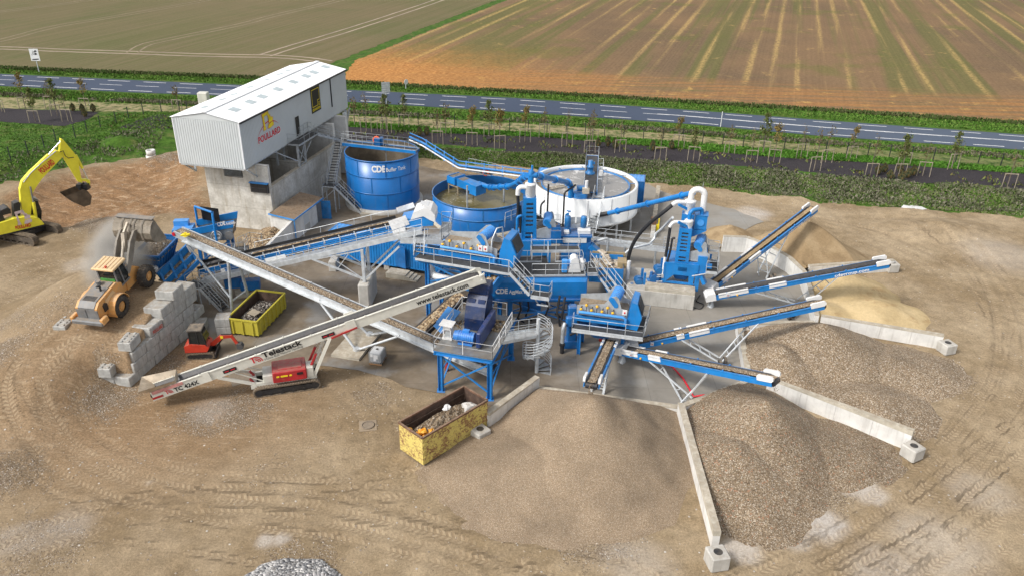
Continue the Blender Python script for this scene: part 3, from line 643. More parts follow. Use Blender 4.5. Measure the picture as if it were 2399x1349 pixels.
for a, b_ in zip(P, P[1:]): n = V((-(b_-a).y, (b_-a).x, 0)).normalized()*.12; mbm.quad(a-n, b_-n, b_+n, a+n)
mbm.build('road_markings', mk_m, road)
def mulch_mat():
    m, t, b = nmat('dark_mulch'); g = NT(t); co = g.co(); n1 = g.noise(co, .5, 5, .65); n3 = g.noise(co, 5, 5, .75)
    c = g.mix(n1, (.014, .011, .014), (.034, .026, .030)); c = g.mix(1, c, g.ramp(n3, [(.25, .35), (.75, 1.7)]), 'MULTIPLY'); c = g.mix(g.step(g.noise(co, .8, 6, .75), .62, .72), c, (.07, .045, .03)); c = g.mix(g.step(g.noise(co, 2.3, 6, .7), .64, .72), c, (.04, .06, .02))
    g.put(b.inputs['Base Color'], c); b.inputs['Roughness'].default_value = .95; g.put(b.inputs['Normal'], g.bump(n3, .9, .12)); return m
MU = mulch_mat()
sheet('mulch_bed', list(pts([(403, 268), (560, 285), (807, 297), (933, 306), (1033, 313), (1167, 318), (1267, 321), (1400, 333), (1600, 349), (1800, 367), (2033, 381), (2233, 396), (2400, 407), (2700, 430), (2700, 482), (2400, 448), (2267, 437), (2100, 427), (1933, 413), (1800, 400), (1600, 387), (1533, 382), (1400, 374), (1300, 364), (1233, 361), (1100, 350), (987, 340), (830, 335), (560, 325), (416, 303), (328, 303), (277, 300), (365, 268)], ZB)), ZB+.005, MU, .3)
sheet('mulch_bed', list(pts([(-80, 250), (0, 255), (120, 258), (214, 262), (232, 265), (200, 282), (176, 290), (151, 296), (100, 292), (50, 290), (0, 285), (-80, 280)], ZB)), ZB+.005, MU, .3)
# ================================================================== bunker, shed, hut, stairs, tanks
SD = V((.2206, .9754, 0)); SS = V((-.9754, .2206, 0)); SA = V((-27.05, 76.4, 0))      # shed axis, across, near right corner
FRP = V((-25.3, 77.9, 0))
def sp(d, s, z, o=SA): return o + SD*d + SS*s + V((0, 0, z))
def bx(mb, o, d0, d1, s0, s1, z0, z1, mat=0):
    c = o + SD*((d0+d1)/2) + SS*((s0+s1)/2) + V((0, 0, (z0+z1)/2)); mb.box(c, (s1-s0, d1-d0, z1-z0), mat, rot=Matrix((SS, SD, V((0, 0, 1)))).transposed() if 0 else Matrix.Rotation(math.atan2(SS.y, SS.x), 3, 'Z'))
    return mb
def block(mb, o, d0, d1, s0, s1, z0, z1, mat=0):
    vs = [o+SD*d+SS*s+V((0, 0, z)) for z in (z0, z1) for s in (s0, s1) for d in (d0, d1)]
    return mb.add(vs, [(0,1,3,2), (4,6,7,5), (0,4,5,1), (2,3,7,6), (0,2,6,4), (1,5,7,3)], mat)
def bunker_mat():
    m, t, b = nmat('board_marked_concrete'); g = NT(t); co = g.co(); n1 = g.noise(co, .5, 6, .65); n2 = g.noise(co, 4, 5, .6)
    c = g.mix(g.step(n1, .3, .7), (.42, .40, .355), (.66, .645, .60)); run = g.noise(g.vmul(co, (1.6, 1.6, .10)), 1.5, 6, .68); c = g.mix(g.math('MULTIPLY', g.step(run, .50, .70), .6), c, (.30, .24, .15))
    c = g.mix(g.math('MULTIPLY', g.step(g.noise(co, .9, 6, .7), .58, .72), .5), c, (.72, .71, .68))
    sz = g.n('ShaderNodeSeparateXYZ'); g.put(sz.inputs[0], co); ln = g.math('PINGPONG', sz.outputs[2], 1.2); c = g.mix(g.math('MULTIPLY', g.step(ln, .05, .02), .4), c, (.22, .20, .17))
    c = g.mix(1, c, g.ramp(n2, [(.2, .88), (.8, 1.1)]), 'MULTIPLY'); g.put(b.inputs['Base Color'], c); b.inputs['Roughness'].default_value = .88; b.inputs['Specular IOR Level'].default_value = .2; g.put(b.inputs['Normal'], g.bump(n2, .2, .02)); return m
MT['bunker'] = bunker_mat()
bk = thing('concrete_bunker', 'tall stained concrete storage bunker standing under the white ribbed shed', 'bunker', FRP)
W_ = 7.3
m = MB(); block(m, FRP, 0, .4, 0, 2.9, 0, 7.3); block(m, FRP, 0, .4, 2.9, 5.1, 0, 5.7); block(m, FRP, 0, .4, 5.1, W_, 0, 7.3); m.build('front_wall', 'bunker', bk)
m = MB(); block(m, FRP, .41, 17, 0, .4, 0, 4.9); m.build('side_wall', 'bunker', bk)
m = MB(); block(m, FRP, .41, 20, W_-.4, W_, 0, 7.2); m.build('side_wall', 'bunker', bk)
m = MB(); block(m, FRP, 17.01, 17.5, .6, W_-.41, 0, 7.0); block(m, FRP, 19.4, 20, .0, W_-.41, 0, 7.3); m.build('rear_wall', 'conc_light', bk)
m = MB(); block(m, FRP, 8.3, 8.7, .41, W_-.41, 0, 5.0); m.build('partition', 'bunker', bk)
m = MB(); block(m, FRP, -.004, 17.0, -.02, .42, 4.9, 4.99); m.build('coping', 'conc_cap', bk)
sand_in = MB(); block(sand_in, FRP, .42, 16.9, .42, W_-.42, 0, 1.6); tag(sand_in.build('stored_sand', pebble('bunker_sand', [(.30, .21, .11), (.36, .26, .15), (.25, .18, .10)], .05)), 'brown sand stored inside the tall concrete bunker', 'sand', kind='stuff')
# display panel on the bunker front
m = MB(); p0 = FRP+SS*1.1-SD*.12+V((0, 0, 4.9))
db = thing('display_board', 'dark four-field display board with blue hood on the bunker front wall', 'display board', FRP+SS*1.1-SD*.1+V((0, 0, 4.9)))
m = MB(); block(m, p0, -.12, .11, -1.0, 1.0, -.55, .45); m.build('housing', 'black', db)
m = MB()
for i in (0, 1):
    for j in (0, 1): block(m, p0, -.15, -.121, -.86+i*.9, -.04+i*.9, -.42+j*.42, -.1+j*.42)
m.build('screen', pmat('dark_screen', (.02, .022, .026), .2, dust=.05), db)
m = MB(); block(m, p0, -.25, .11, -1.04, 1.04, .455, .56); m.build('hood', 'blue', db)
# ---- shed
def ribbed(mb, P0, ux, uy, w, h, pitch=.25, depth=.035, mat=0, n=None):
    """trapezoidal sheet: ribs run along uy, P0 bottom-left, outward normal = ux x uy"""
    P0, ux, uy = V(P0), V(ux).normalized(), V(uy).normalized(); nn = ux.cross(uy); k = int(w/pitch); vs = []
    prof = []
    for i in range(k): x = i*w/k; p = w/k; prof += [(x, 0), (x+p*.40, 0), (x+p*.54, depth), (x+p*.86, depth)]
    prof.append((w, 0))
    for x, e in prof: a = P0+ux*x+nn*e; vs += [a, a+uy*h]
    return mb.add(vs, [(2*i, 2*i+2, 2*i+3, 2*i+1) for i in range(len(prof)-1)], mat)
shed = thing('ribbed_shed', 'long pale ribbed steel shed with white roof raised on the concrete bunker', 'shed', SA+V((0, 0, 7.4)))
MT['cladding'] = pmat('pale_steel_cladding', (.54, .57, .575), .5, var=.04, dust=.05, scale=.4)
MT['roofsheet'] = pmat('white_roof_sheet', (.84, .85, .86), .45, var=.03, dust=.05, scale=.3)
ZF, ZE, ZR, SL, SW = 7.4, 12.15, 12.85, 25.3, 7.35
m = MB(); ribbed(m, sp(0, SW, ZF), -SS, (0, 0, 1), SW, ZE-ZF, .26)
gab = [sp(-.002, 0, ZE), sp(-.002, SW/2, ZR), sp(-.002, SW, ZE)]; m.quad(*gab)
m.build('gable_wall', 'cladding', shed)
m = MB(); ribbed(m, sp(0, 0, ZF), SD, (0, 0, 1), SL, ZE-ZF, .26); m.build('long_wall', 'cladding', shed)
m = MB(); ribbed(m, sp(SL, SW, ZF), -SD, (0, 0, 1), SL, ZE-ZF, .26); m.build('long_wall', 'cladding', shed)
m = MB(); ribbed(m, sp(SL, 0, ZF), SS, (0, 0, 1), SW, ZE-ZF, .26); m.quad(sp(SL+.002, 0, ZE), sp(SL+.002, SW, ZE), sp(SL+.002, SW/2, ZR)); m.build('gable_wall', 'cladding', shed)
m = MB(); m.quad(sp(0.02, .02, ZF+.01), sp(SL-.02, .02, ZF+.01), sp(SL-.02, SW-.02, ZF+.01), sp(.02, SW-.02, ZF+.01)); m.build('floor_deck', 'grey', shed)
rf = MB(); sl = math.hypot(SW/2+.15, ZR-ZE+.02)
a = sp(-.12, -.15, ZE+.03); up_ = (sp(0, SW/2, ZR+.06)-sp(0, -.15, ZE+.03)); ribbed(rf, a, SD, up_, SL+.24, up_.length, .3, .04)
b_ = sp(SL+.12, SW+.15, ZE+.03); up2 = (sp(0, SW/2, ZR+.06)-sp(0, SW+.15, ZE+.03)); ribbed(rf, b_, -SD, up2, SL+.24, up2.length, .3, .04)
roof = rf.build('roof', 'roofsheet', shed)
m = MB(); m.beam(sp(-.15, SW/2, ZR+.11), sp(SL+.15, SW/2, ZR+.11), .5, .05); m.build('ridge_cap', 'roofsheet', roof)
m = MB(); m.beam(sp(-.14, -.2, ZE-.02), sp(SL+.14, -.2, ZE-.02), .13, .16); m.build('gutter', 'black', shed)
m = MB(); m.beam(sp(SL-4.6, -.08, ZE), sp(SL-4.6, -.08, ZF+1.2), .11, .11); m.build('downpipe', 'black', shed)
RL = pmat('rooflight_sheet', (.46, .54, .56), .3, var=.1, dust=.1)
for s_, dd, u_ in ((-.1, 1, up_), (SW+.1, -1, up2)):
    for d0 in (2.2, 5.4, 7.8, 11.3, 15.0, 18.2, 20.3, 23.5):
        m = MB(); un = u_.normalized(); nn = (SD*dd).cross(un); o = sp(d0, -.15 if dd == 1 else SW+.15, ZE+.03)+un*(u_.length*.44)+nn*.052
        vs = []; fs = []
        for k in range(12): c0 = o+SD*(k*.1)+nn*(.004 if k % 2 else 0); vs += [c0, c0+un*.95]
        m.add(vs, [((2*i, 2*i+2, 2*i+3, 2*i+1) if dd == 1 else (2*i+1, 2*i+3, 2*i+2, 2*i)) for i in range(11)]); m.build('rooflight', RL, roof)
for s0, s1 in ((-.03, .06), (SW-.06, SW+.03)): m = MB(); block(m, SA, -.05, .07, s0, s1, ZF-.02, ZE+.02); m.build('corner_trim', 'roofsheet', shed)
# door opening and signs on the long right wall
def on_wall(d, z, e=.05): return sp(d, -e, z)
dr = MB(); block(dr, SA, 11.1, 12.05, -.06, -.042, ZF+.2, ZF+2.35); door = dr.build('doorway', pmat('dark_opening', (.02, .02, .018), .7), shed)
m = MB()
for d in (11.05, 12.05): block(m, SA, d, d+.06, -.075, -.04, ZF+.2, ZF+2.37)
m.build('door_frame', 'cladding', door)
text('POULLARD', on_wall(2.97, 9.1), SD, (0, 0, 1), .98, 'letter_white', shed, bold=.055, depth=.004, width=4.82)
text('POULLARD', on_wall(3.02, 9.13), SD, (0, 0, 1), .94, 'letter_red', shed, bold=.03, depth=.012, width=4.7)
def flat(mb, o, ux, uy, polys, e, mat=0):
    ux, uy = V(ux), V(uy); n = ux.cross(uy)
    for P in polys: mb.quad(*[V(o)+ux*x+uy*y+n*e for x, y in P], mat=mat)
    return mb
def arc_band(x0, x1, y0, rise, w, n=14, taper=True):
    out = []
    for i in range(n):
        t0, t1 = i/n, (i+1)/n; f = lambda t: (x0+(x1-x0)*t, y0+rise*4*t*(1-t)-.35*(1-t)); ww = lambda t: w*(.25+.75*math.sin(math.pi*t))
        a, b2 = f(t0), f(t1); out.append([(a[0], a[1]-ww(t0)/2), (b2[0], b2[1]-ww(t1)/2), (b2[0], b2[1]+ww(t1)/2), (a[0], a[1]+ww(t0)/2)])
    return out
emb = [[(.0, .0), (.55, .05), (.45, .5), (.2, .6), (.05, .35)], [(.12, .55), (.42, .5), (.36, 2.0), (.05, 2.0)], [(.05, 1.85), (1.25, 2.1), (1.3, 2.45), (.0, 2.35)], [(1.0, 2.3), (1.3, 2.4), (1.62, 1.3), (1.25, 1.25)], [(1.2, .75), (2.05, .8), (2.1, 1.35), (1.75, 1.4), (1.65, 1.75), (1.3, 1.7)], [(.95, .05), (1.35, -.05), (2.15, .15), (2.15, .55), (1.9, .72), (1.15, .55)]]
def grow(P, k): cx = sum(p[0] for p in P)/len(P); cy = sum(p[1] for p in P)/len(P); return [(cx+(x-cx)*(1+k/max(.2, abs(x-cx)+.1)), cy+(y-cy)*(1+k/max(.2, abs(y-cy)+.1))) for x, y in P]
UPZ = V((0, 0, .72)); m = MB(); o_ = on_wall(4.3, 10.15); flat(m, o_, SD, UPZ, arc_band(-1.2, 3.2, -.05, 1.2, .16), .004); m.build('emblem_arc', 'letter_red', shed)
m = MB(); flat(m, o_, SD, UPZ, [grow(P, .07) for P in emb], .016); m.build('emblem_outline', 'letter_red', shed)
m = MB(); flat(m, o_, SD, UPZ, emb, .03); m.build('emblem', 'signyellow', shed)
sg = MB(); d0, d1, z0, z1 = 15.35, 17.7, 9.1, 11.92; block(sg, SA, d0, d1, -.075, -.045, z0, z1); sign = sg.build('sign_panel', 'letter_black', shed)
m = MB(); o_ = on_wall(d0, z0, .08)
def strip(P, w):
    out = []
    for (ax, ay), (bx_, by_) in zip(P, P[1:]):
        L = math.hypot(bx_-ax, by_-ay); ex, ey = (bx_-ax)/L*w/2, (by_-ay)/L*w/2
        out.append([(ax-ex+ey, ay-ey-ex), (bx_+ex+ey, by_+ey-ex), (bx_+ex-ey, by_+ey+ex), (ax-ex-ey, ay-ey+ex)])
    return out
flat(m, o_, SD*.81, (0, 0, .783), strip([(.3, .85), (.3, 3.35), (2.62, 3.35), (2.62, 1.62), (1.95, 1.62), (1.95, .85), (.3, .85)], .085)+strip([(2.25, .75), (2.25, 1.25), (2.65, 1.25), (2.65, .75), (2.25, .75)], .06)+strip([(2.38, .85), (2.45, 1.1), (2.52, .85)], .05), .004); m.build('sign_mark', 'signyellow', sign)
text('GRANUDEM', on_wall(d0+.15, z0+.18, .08), SD, (0, 0, 1), .42, 'signyellow', sign, bold=.02, depth=.004, width=2.05)
# steel supports under the shed
m = MB()
for d, s in ((1.95, -.1), (1.95, SW-.3)):
    m.beam(sp(d, s, 7.35), sp(d, s, 5.9), .2, .2); m.beam(sp(d-1.85, s, 7.3), sp(d-.05, s, 6.0), .14, .14, up=SS)
m.beam(sp(.3, .15, 7.32), sp(SL-.3, .15, 7.32), .18, .16); m.beam(sp(.3, SW-.15, 7.32), sp(SL-.3, SW-.15, 7.32), .18, .16)
m.beam(sp(.05, .1, 7.32), sp(.05, SW-.1, 7.32), .16, .14)
for d in (8.7, 10.3):
    m.beam(sp(d, -1.3, 4.95), sp(d, -1.3, 7.3), .22, .22)
    m.beam(sp(d, 1.3, 4.9), sp(d, 1.3, 7.3), .2, .2)
m.beam(sp(8.7, -1.3, 5.1), sp(10.3, -1.3, 7.1), .09, .09); m.beam(sp(10.3, -1.3, 5.1), sp(8.7, -1.3, 7.1), .09, .09); m.beam(sp(8.7, -1.3, 5.1), sp(10.3, -1.3, 5.1), .1, .1)
m.beam(sp(10.3, -1.3, 5.9), sp(12, -1.3, 7.0), .12, .12); m.beam(sp(6.5, .2, 7.2), sp(8.7, -1.3, 5.6), .1, .1)
m.beam(sp(SL-1.2, -.2, 0), sp(SL-1.2, -.2, 7.3), .34, .34); m.beam(sp(SL-1.2, -.2, 5.6), sp(SL+.1, -.2, 7.3), .16, .16)
m.build('support_steel', 'galv', shed)
m = MB(); m.tube(sp(SL-2.6, -.7, .0), sp(SL-2.6, -.7, 7.4), .28, 12); m.build('down_chute', 'cladding', shed)
# ---- hut against the bunker
hut = thing('hut', 'small white hut with brown roof and open blue door against the bunker', 'hut', G(694, 563, 0))
h0 = G(694, 563, 0); h1 = G(757, 512, 0); hd = (h1-h0); hd.z = 0; HL = hd.length; hd.normalize(); hs_ = V((-hd.y, hd.x, 0)); HW = 2.75
def hp(d, s, z): return h0+hd*d+hs_*s+V((0, 0, z))
def hbox(mb, d0, d1, s0, s1, z0, z1, z0b=None, mat=0):
    vs = [hp(d, s, z) for z in (z0, z1) for s in (s0, s1) for d in (d0, d1)]; return mb.add(vs, [(0,1,3,2), (4,6,7,5), (0,4,5,1), (2,3,7,6), (0,2,6,4), (1,5,7,3)], mat)
m = MB(); zr = lambda s: 2.35+.35*s/HW
m.add([hp(0, 0, 0), hp(HL, 0, 0), hp(HL, HW, 0), hp(0, HW, 0), hp(0, 0, zr(0)), hp(HL, 0, zr(0)), hp(HL, HW, zr(HW)), hp(0, HW, zr(HW))], [(0,1,5,4), (1,2,6,5), (2,3,7,6), (3,0,4,7)]); m.build('wall', 'conc_light', hut)
MT['hutroof'] = pmat('brown_roof_boards', (.20, .125, .07), .8, var=.3, dust=.5, scale=2)
m = MB()
for i in range(14): a0, a1 = HW*i/14-.15, HW*(i+.9)/14-.15; m.add([hp(-.2, a0, zr(a0)+.06), hp(HL+.15, a0, zr(a0)+.06), hp(HL+.15, a1, zr(a1)+.085), hp(-.2, a1, zr(a1)+.085), hp(-.2, a1, zr(a1)+.0), hp(HL+.15, a1, zr(a1)+.0), hp(HL+.15, a0, zr(a0)), hp(-.2, a0, zr(a0))], [(0,1,2,3), (3,2,5,4), (1,0,7,6), (0,3,4,7), (2,1,6,5)])
m.build('roof', 'hutroof', hut)
m = MB(); m.beam(hp(-.22, -.17, zr(0)-.02), hp(HL+.17, -.17, zr(0)-.02), .05, .16); m.beam(hp(-.22, -.17, zr(0)-.02), hp(-.22, HW, zr(HW)-.02), .05, .16); m.beam(hp(-.03, -.03, 0), hp(-.03, -.03, 2.3), .1, .1); m.build('trim', 'blue_pale', hut)
m = MB(); hbox(m, HL-1.25, HL-.2, -.03, .03, .02, 2.1); m.build('doorway', MT['grey'], hut)
m = MB(); q0 = hp(HL-.2, -.02, .05); m.beam(q0+V((0, 0, 1.05)), q0-hs_*1.0+hd*.25+V((0, 0, 1.05)), .05, 2.1); m.build('door', 'teal', hut)
m = MB(); hbox(m, 2.0, 3.1, -.025, .03, .9, 1.9); m.build('shutter', 'cladding', hut); m = MB(); hbox(m, 2.1, 3.2, -.025, .03, .1, .8); m.build('panel', 'conc', hut)
# low wing wall holding the stone heap
wing = MB(); a, b2 = hp(-.05, .3, 0), G(625, 600, 0); wd = (b2-a).normalized(); wn = V((-wd.y, wd.x, 0))*.15
wing.add([a-wn, b2-wn, b2+wn, a+wn, a-wn+V((0, 0, 2.15)), b2-wn+V((0, 0, 1.0)), b2+wn+V((0, 0, 1.0)), a+wn+V((0, 0, 2.15))], [(3,2,1,0), (4,5,6,7), (0,1,5,4), (1,2,6,5), (2,3,7,6), (3,0,4,7)])
tag(wing.build('wing_wall', 'conc_light'), 'pale sloping concrete wing wall between the hut and the stone heap', 'wall')
# ---- steel stair tower
st = thing('stair_tower', 'galvanised steel stairs climbing from the yard to the raised shed door', 'staircase', G(850, 500, 0))
b0 = G(851, 499, 0); l1 = G(775, 434, 3.0); l2 = G(797, 328, 6.4); d1_ = (b0-l1); d1_.z = 0; d1_.normalize()
m = MB(); m.stair(b0, l1+d1_*.6, 1.0, 0, 1, True, .2, 1.0); m.build('lower_flight', ['galv', 'grate'], st)
m = MB(); n_ = V((-d1_.y, d1_.x, 0)); P4 = [l1+d1_*.6+n_*.5, l1-d1_*.8+n_*.5, l1-d1_*.8-n_*.55, l1+d1_*.6-n_*.55]
def deck(mb, P, t=.12, mat=0, dm=1):
    P = [V(p) for p in P]; k = len(P); vs = P+[p-V((0, 0, t)) for p in P]; mb.add(vs, [tuple(range(k))], dm)
    return mb.add(vs, [tuple(range(2*k-1, k-1, -1))]+[(i, k+i, k+(i+1) % k, (i+1) % k) for i in range(k)], mat)
deck(m, P4); m.rail([P4[0], P4[1], P4[2]], 1.0, 1.0);
for p in P4: m.beam(p-V((0, 0, .1)), V((p.x, p.y, 0)), .12, .12)
m.beam(P4[2]+V((0,0,-1.6)), P4[3]+V((0,0,-.3)), .06, .06); m.build('landing', ['galv', 'grate'], st)
m = MB(); mu = (l2-l1); muh = V((mu.x, mu.y, 0)).normalized(); m.stair(l1+muh*.1, l2-muh*.2, .95, 0, 1, True, .21, 1.0); m.build('middle_flight', ['galv', 'grate'], st)
pl = [sp(8.9, -.12, 7.45), sp(8.9, -1.45, 7.45), sp(13.8, -1.45, 7.45), sp(13.8, -.12, 7.45)]
m = MB(); deck(m, pl, .2); m.rail([pl[0], pl[1], sp(12.7, -1.45, 7.45)], 1.1, 1.1, toe=False); m.rail([sp(11.6, -.2, 7.45), pl[3], sp(13.8, -.6, 7.45)], 1.1, 1.1, toe=False); m.build('upper_landing', ['galv', 'grate'], st)
m = MB(); t0 = sp(13.25, -1.45, 7.45); m.stair(l2+V((0, 0, 0)), t0, .9, 0, 1, True, .2, 1.0); m.build('upper_flight', ['galv', 'grate'], st)
m = MB(); deck(m, [l2+V((-.6, -.5, 0)), l2+V((.9, -.6, 0)), l2+V((.9, .6, 0)), l2+V((-.6, .6, 0))]); m.build('top_landing', ['galv', 'grate'], st)
m = MB(); m.box((b0.x+.5, b0.y-.1, .1), (1.6, 1.4, .24), rz=.3); m.build('base_pad', 'conc_cap', st)
# ---- buffer tank
def tank_shell(mb, c, r, z0, z1, t=.06, n=56, mat=0, inner=1):
    mb.lathe(c, [(r, z0), (r, z1), (r-t, z1)], n, mat); mb.lathe(c, [(r-t, z1), (r-t, z0)], n, inner); return mb
BT_C = V((-15.12, 87.4, 0)); BT_R, BT_H = 4.13, 6.12
bt = thing('buffer_tank', 'tall round blue steel water tank with a walkway across its top', 'tank', BT_C)
m = MB(); m.lathe(BT_C, [(BT_R+.35, 0), (BT_R+.35, .45), (0, .46)], 56); m.build('base_ring', 'conc', bt)
MT['tankin'] = pmat('stained_tank_lining', (.17, .14, .10), .7, var=.4, dust=.4, scale=.5)
m = MB(); tank_shell(m, BT_C, BT_R, .46, BT_H); m.build('shell', ['blue_tank', 'tankin'], bt)
m = MB()
for z in (2.35, 4.25): m.lathe(BT_C, [(BT_R, z-.06), (BT_R+.05, z-.06), (BT_R+.05, z+.06), (BT_R, z+.06)], 56)
m.lathe(BT_C, [(BT_R-.06, BT_H), (BT_R-.06, BT_H+.04), (BT_R+.06, BT_H+.04), (BT_R+.06, BT_H-.08), (BT_R, BT_H-.08)], 56)
for q, (z0, z1) in enumerate(((.46, 2.3), (2.4, 4.2), (4.3, 6.05))):
    for k in range(8): t = k*math.pi/4+q*.39+.25; p = BT_C+V((math.cos(t)*(BT_R+.012), math.sin(t)*(BT_R+.012), 0)); m.beam(p+V((0, 0, z0)), p+V((0, 0, z1)), .12, .02, up=V((math.cos(t), math.sin(t), 0)))
m.build('stiffener_ring', 'blue_tank', bt)
m = MB(); m.disc(BT_C+V((0, 0, 2.2)), BT_R-.07, 48); m.build('water', pmat('dark_tank_water', (.10, .08, .055), .25, dust=.3), bt)
m = MB(); m.tube(BT_C+V((.3, 1.2, 2)), BT_C+V((.3, 1.2, 6.4)), .07, 8); m.build('mixer_shaft', 'galv', bt)
q0, q1 = G(806, 333, 6.35), G(978, 352, 6.35); wdv = (q1-q0).normalized(); wnv = V((-wdv.y, wdv.x, 0))*.55
m = MB()
for k in (-1, 1): m.beam(q0+wnv*k-V((0, 0, .12)), q1+wnv*k-V((0, 0, .12)), .08, .34, mat=0)
deck(m, [q0-wnv*.92, q1-wnv*.92, q1+wnv*.92, q0+wnv*.92], .06, 0, 1); wk = m.build('walkway', ['blue', 'grate'], bt)
m = MB(); m.rail([q0-wnv, q1-wnv, q1+wnv, q0+wnv], 1.1, 1.35); m.build('handrail', 'galv', wk)
m = MB(); mp = q0+(q1-q0)*.5; m.box(mp+V((-.3, 0, .45)), (.7, .5, .8)); m.tube(mp+V((.2, .1, .1)), mp+V((.2, .1, 1.0)), .2, 10); m.build('mixer_drive', 'blue_deep', wk)
lb = MB()
def ring(mb, c, R0, r, nx, n=20, k=8, mat=0):
    c = V(c); nx = V(nx).normalized(); a = nx.cross(V((0, 0, 1))).normalized(); b = nx.cross(a); vs = []
    for i in range(n):
        t = 2*math.pi*i/n; d = a*math.cos(t)+b*math.sin(t)
        for j in range(k): s = 2*math.pi*j/k; vs.append(c+d*(R0+r*math.cos(s))+nx*(r*math.sin(s)))
    return mb.add(vs, [(i*k+j, ((i+1) % n)*k+j, ((i+1) % n)*k+(j+1) % k, i*k+(j+1) % k) for i in range(n) for j in range(k)], mat, True)
lp = G(882, 329, 6.9); ring(lb, lp, .36, .1, (-.2, -1, .15)); tag(lb.build('lifebuoy', 'safety_orange'), 'orange lifebuoy hanging on the rail over the tall blue tank', 'lifebuoy')
def bend_on(c, r, a0, z):
    return lambda x, y: c+V((r*math.cos(a0+x/r), r*math.sin(a0+x/r), z+y))
ang = lambda u, v, z, c: math.atan2(G(u, v, z).y-c.y, G(u, v, z).x-c.x)
text('CDE', 0, (1, 0, 0), (0, 0, 1), 1.0, 'letter_white', bt, bold=.05, width=1.55, bend=bend_on(BT_C, BT_R+.02, math.radians(-97), 4.98))
text('Buffer Tank', 0, (1, 0, 0), (0, 0, 1), .62, 'letter_white', bt, bold=.02, width=2.35, bend=bend_on(BT_C, BT_R+.02, math.radians(-75), 4.98))
# pipe bridge from the tall tank to the low tank
def pipe(name, pts, r, mat, label=None, cat='pipe', n=10, parent=None, flange=True, group=None, fm=None):
    m = MB(); P = [V(p) for p in pts]
    Q = [P[0]]
    for i in range(1, len(P)-1):
        a, b, c = P[i-1], P[i], P[i+1]; k = min(r*2.6, (b-a).length*.45, (c-b).length*.45); e, f = b+(a-b).normalized()*k, b+(c-b).normalized()*k
        Q += [e, e*.56+b*.38+f*.06, e*.3+b*.4+f*.3, e*.06+b*.38+f*.56, f]
    Q.append(P[-1]); m.path(Q, r, n)
    if flange:
        for a, b in zip(P, P[1:]):
            if (b-a).length > 2.6:
                for t in (.0, 1.0) if (b-a).length < 4 else (.0, .5, 1.0): q = a+(b-a)*min(max(t, .12), .88); d = (b-a).normalized()*.05; m.tube(q-d, q+d, r*1.45, n)
    o = m.build(name, mat, parent)
    if parent is None: tag(o, label, cat, group)
    return o
pb_ = thing('pipe_bridge', 'inclined bundle of blue and white pipes between the two blue tanks', 'pipe bridge', G(985, 345, 6))
k0, k1, k2, k3 = G(960, 322, 6.7), G(990, 335, 6.6), G(1075, 388, 4.7), G(1247, 410, 4.7)
for nm, off, rr, mm in (('water_pipe', V((0, 0, 0)), .13, 'blue'), ('water_pipe', V((0, .3, .4)), .06, 'blue'), ('return_pipe', V((0, -.3, -.26)), .09, 'white'), ('support_beam', V((0, .35, -.25)), .06, 'galv')):
    pipe(nm, [k0+off, k1+off, k2+off, k3+off], rr, mm, parent=pb_, flange=nm == 'water_pipe')
m = MB()
for t in (.1, .35, .6, .85):
    for a, b in ((k1, k2), (k2, k3)): q = a+(b-a)*t; m.beam(q+V((0, .4, .5)), q+V((0, -.4, -.45)), .1, .1)
m.build('pipe_clamp', 'blue', pb_)
# ---- low settling tank
ST_C = V((-3.63, 82.95, 0)); ST_R, ST_H = 5.32, 3.1
stk = thing('settling_tank', 'low round blue open tank of murky greenish water', 'tank', ST_C)
m = MB(); m.lathe(ST_C, [(ST_R+.25, 0), (ST_R+.25, .25), (0, .26)], 64); m.build('base_ring', 'conc_cap', stk)
m = MB(); tank_shell(m, ST_C, ST_R, .26, ST_H, n=64, inner=0); m.build('shell', 'blue_tank', stk)
m = MB(); m.lathe(ST_C, [(ST_R-.06, ST_H), (ST_R-.06, ST_H+.04), (ST_R+.07, ST_H+.04), (ST_R+.07, ST_H-.08), (ST_R, ST_H-.08)], 64); m.lathe(ST_C, [(ST_R, 1.62), (ST_R+.05, 1.62), (ST_R+.05, 1.74), (ST_R, 1.74)], 64)
for q, (z0, z1) in enumerate(((.26, 1.6), (1.76, 3.02))):
    for k in range(10): t = k*math.pi/5+q*.3+.1; p = ST_C+V((math.cos(t)*(ST_R+.012), math.sin(t)*(ST_R+.012), 0)); m.beam(p+V((0, 0, z0)), p+V((0, 0, z1)), .13, .02, up=V((math.cos(t), math.sin(t), 0)))
m.build('stiffener_ring', 'teal', stk)
def water_mat(name, deep, foam, scale, amt, rough=.12, fz=None):
    m, t, b = nmat(name); g = NT(t); co = g.co(); n = g.noise(co, scale, 7, .68, 1.2); n2 = g.noise(co, .35, 3)
    f = g.step(g.math('ADD', n, g.math('MULTIPLY', g.math('SUBTRACT', n2, .5), .6)), 1-amt-.06, 1-amt+.12)
    if fz:
        d = g.n('ShaderNodeVectorMath', operation='DISTANCE'); g.put(d.inputs[0], co); d.inputs[1].default_value = fz[:3]; f = g.math('MULTIPLY', f, g.step(d.outputs['Value'], fz[3], fz[3]*.2))
    c = g.mix(f, g.mix(n2, sc(deep, .8), sc(deep, 1.2)), foam); g.put(b.inputs['Base Color'], c); g.put(b.inputs['Roughness'], g.ramp(f, [(0, rough), (1, .6)])); g.put(b.inputs['Normal'], g.bump(g.noise(co, scale*2.4, 4, .6, .8), .35, .05)); return m
m = MB(); m.disc(ST_C+V((0, 0, 2.05)), ST_R-.07, 64); m.build('water', water_mat('murky_water', (.14, .115, .045), (.55, .50, .38), 1.3, .44, .12, (-2.4, .6, 2.05, 3.0)), stk)
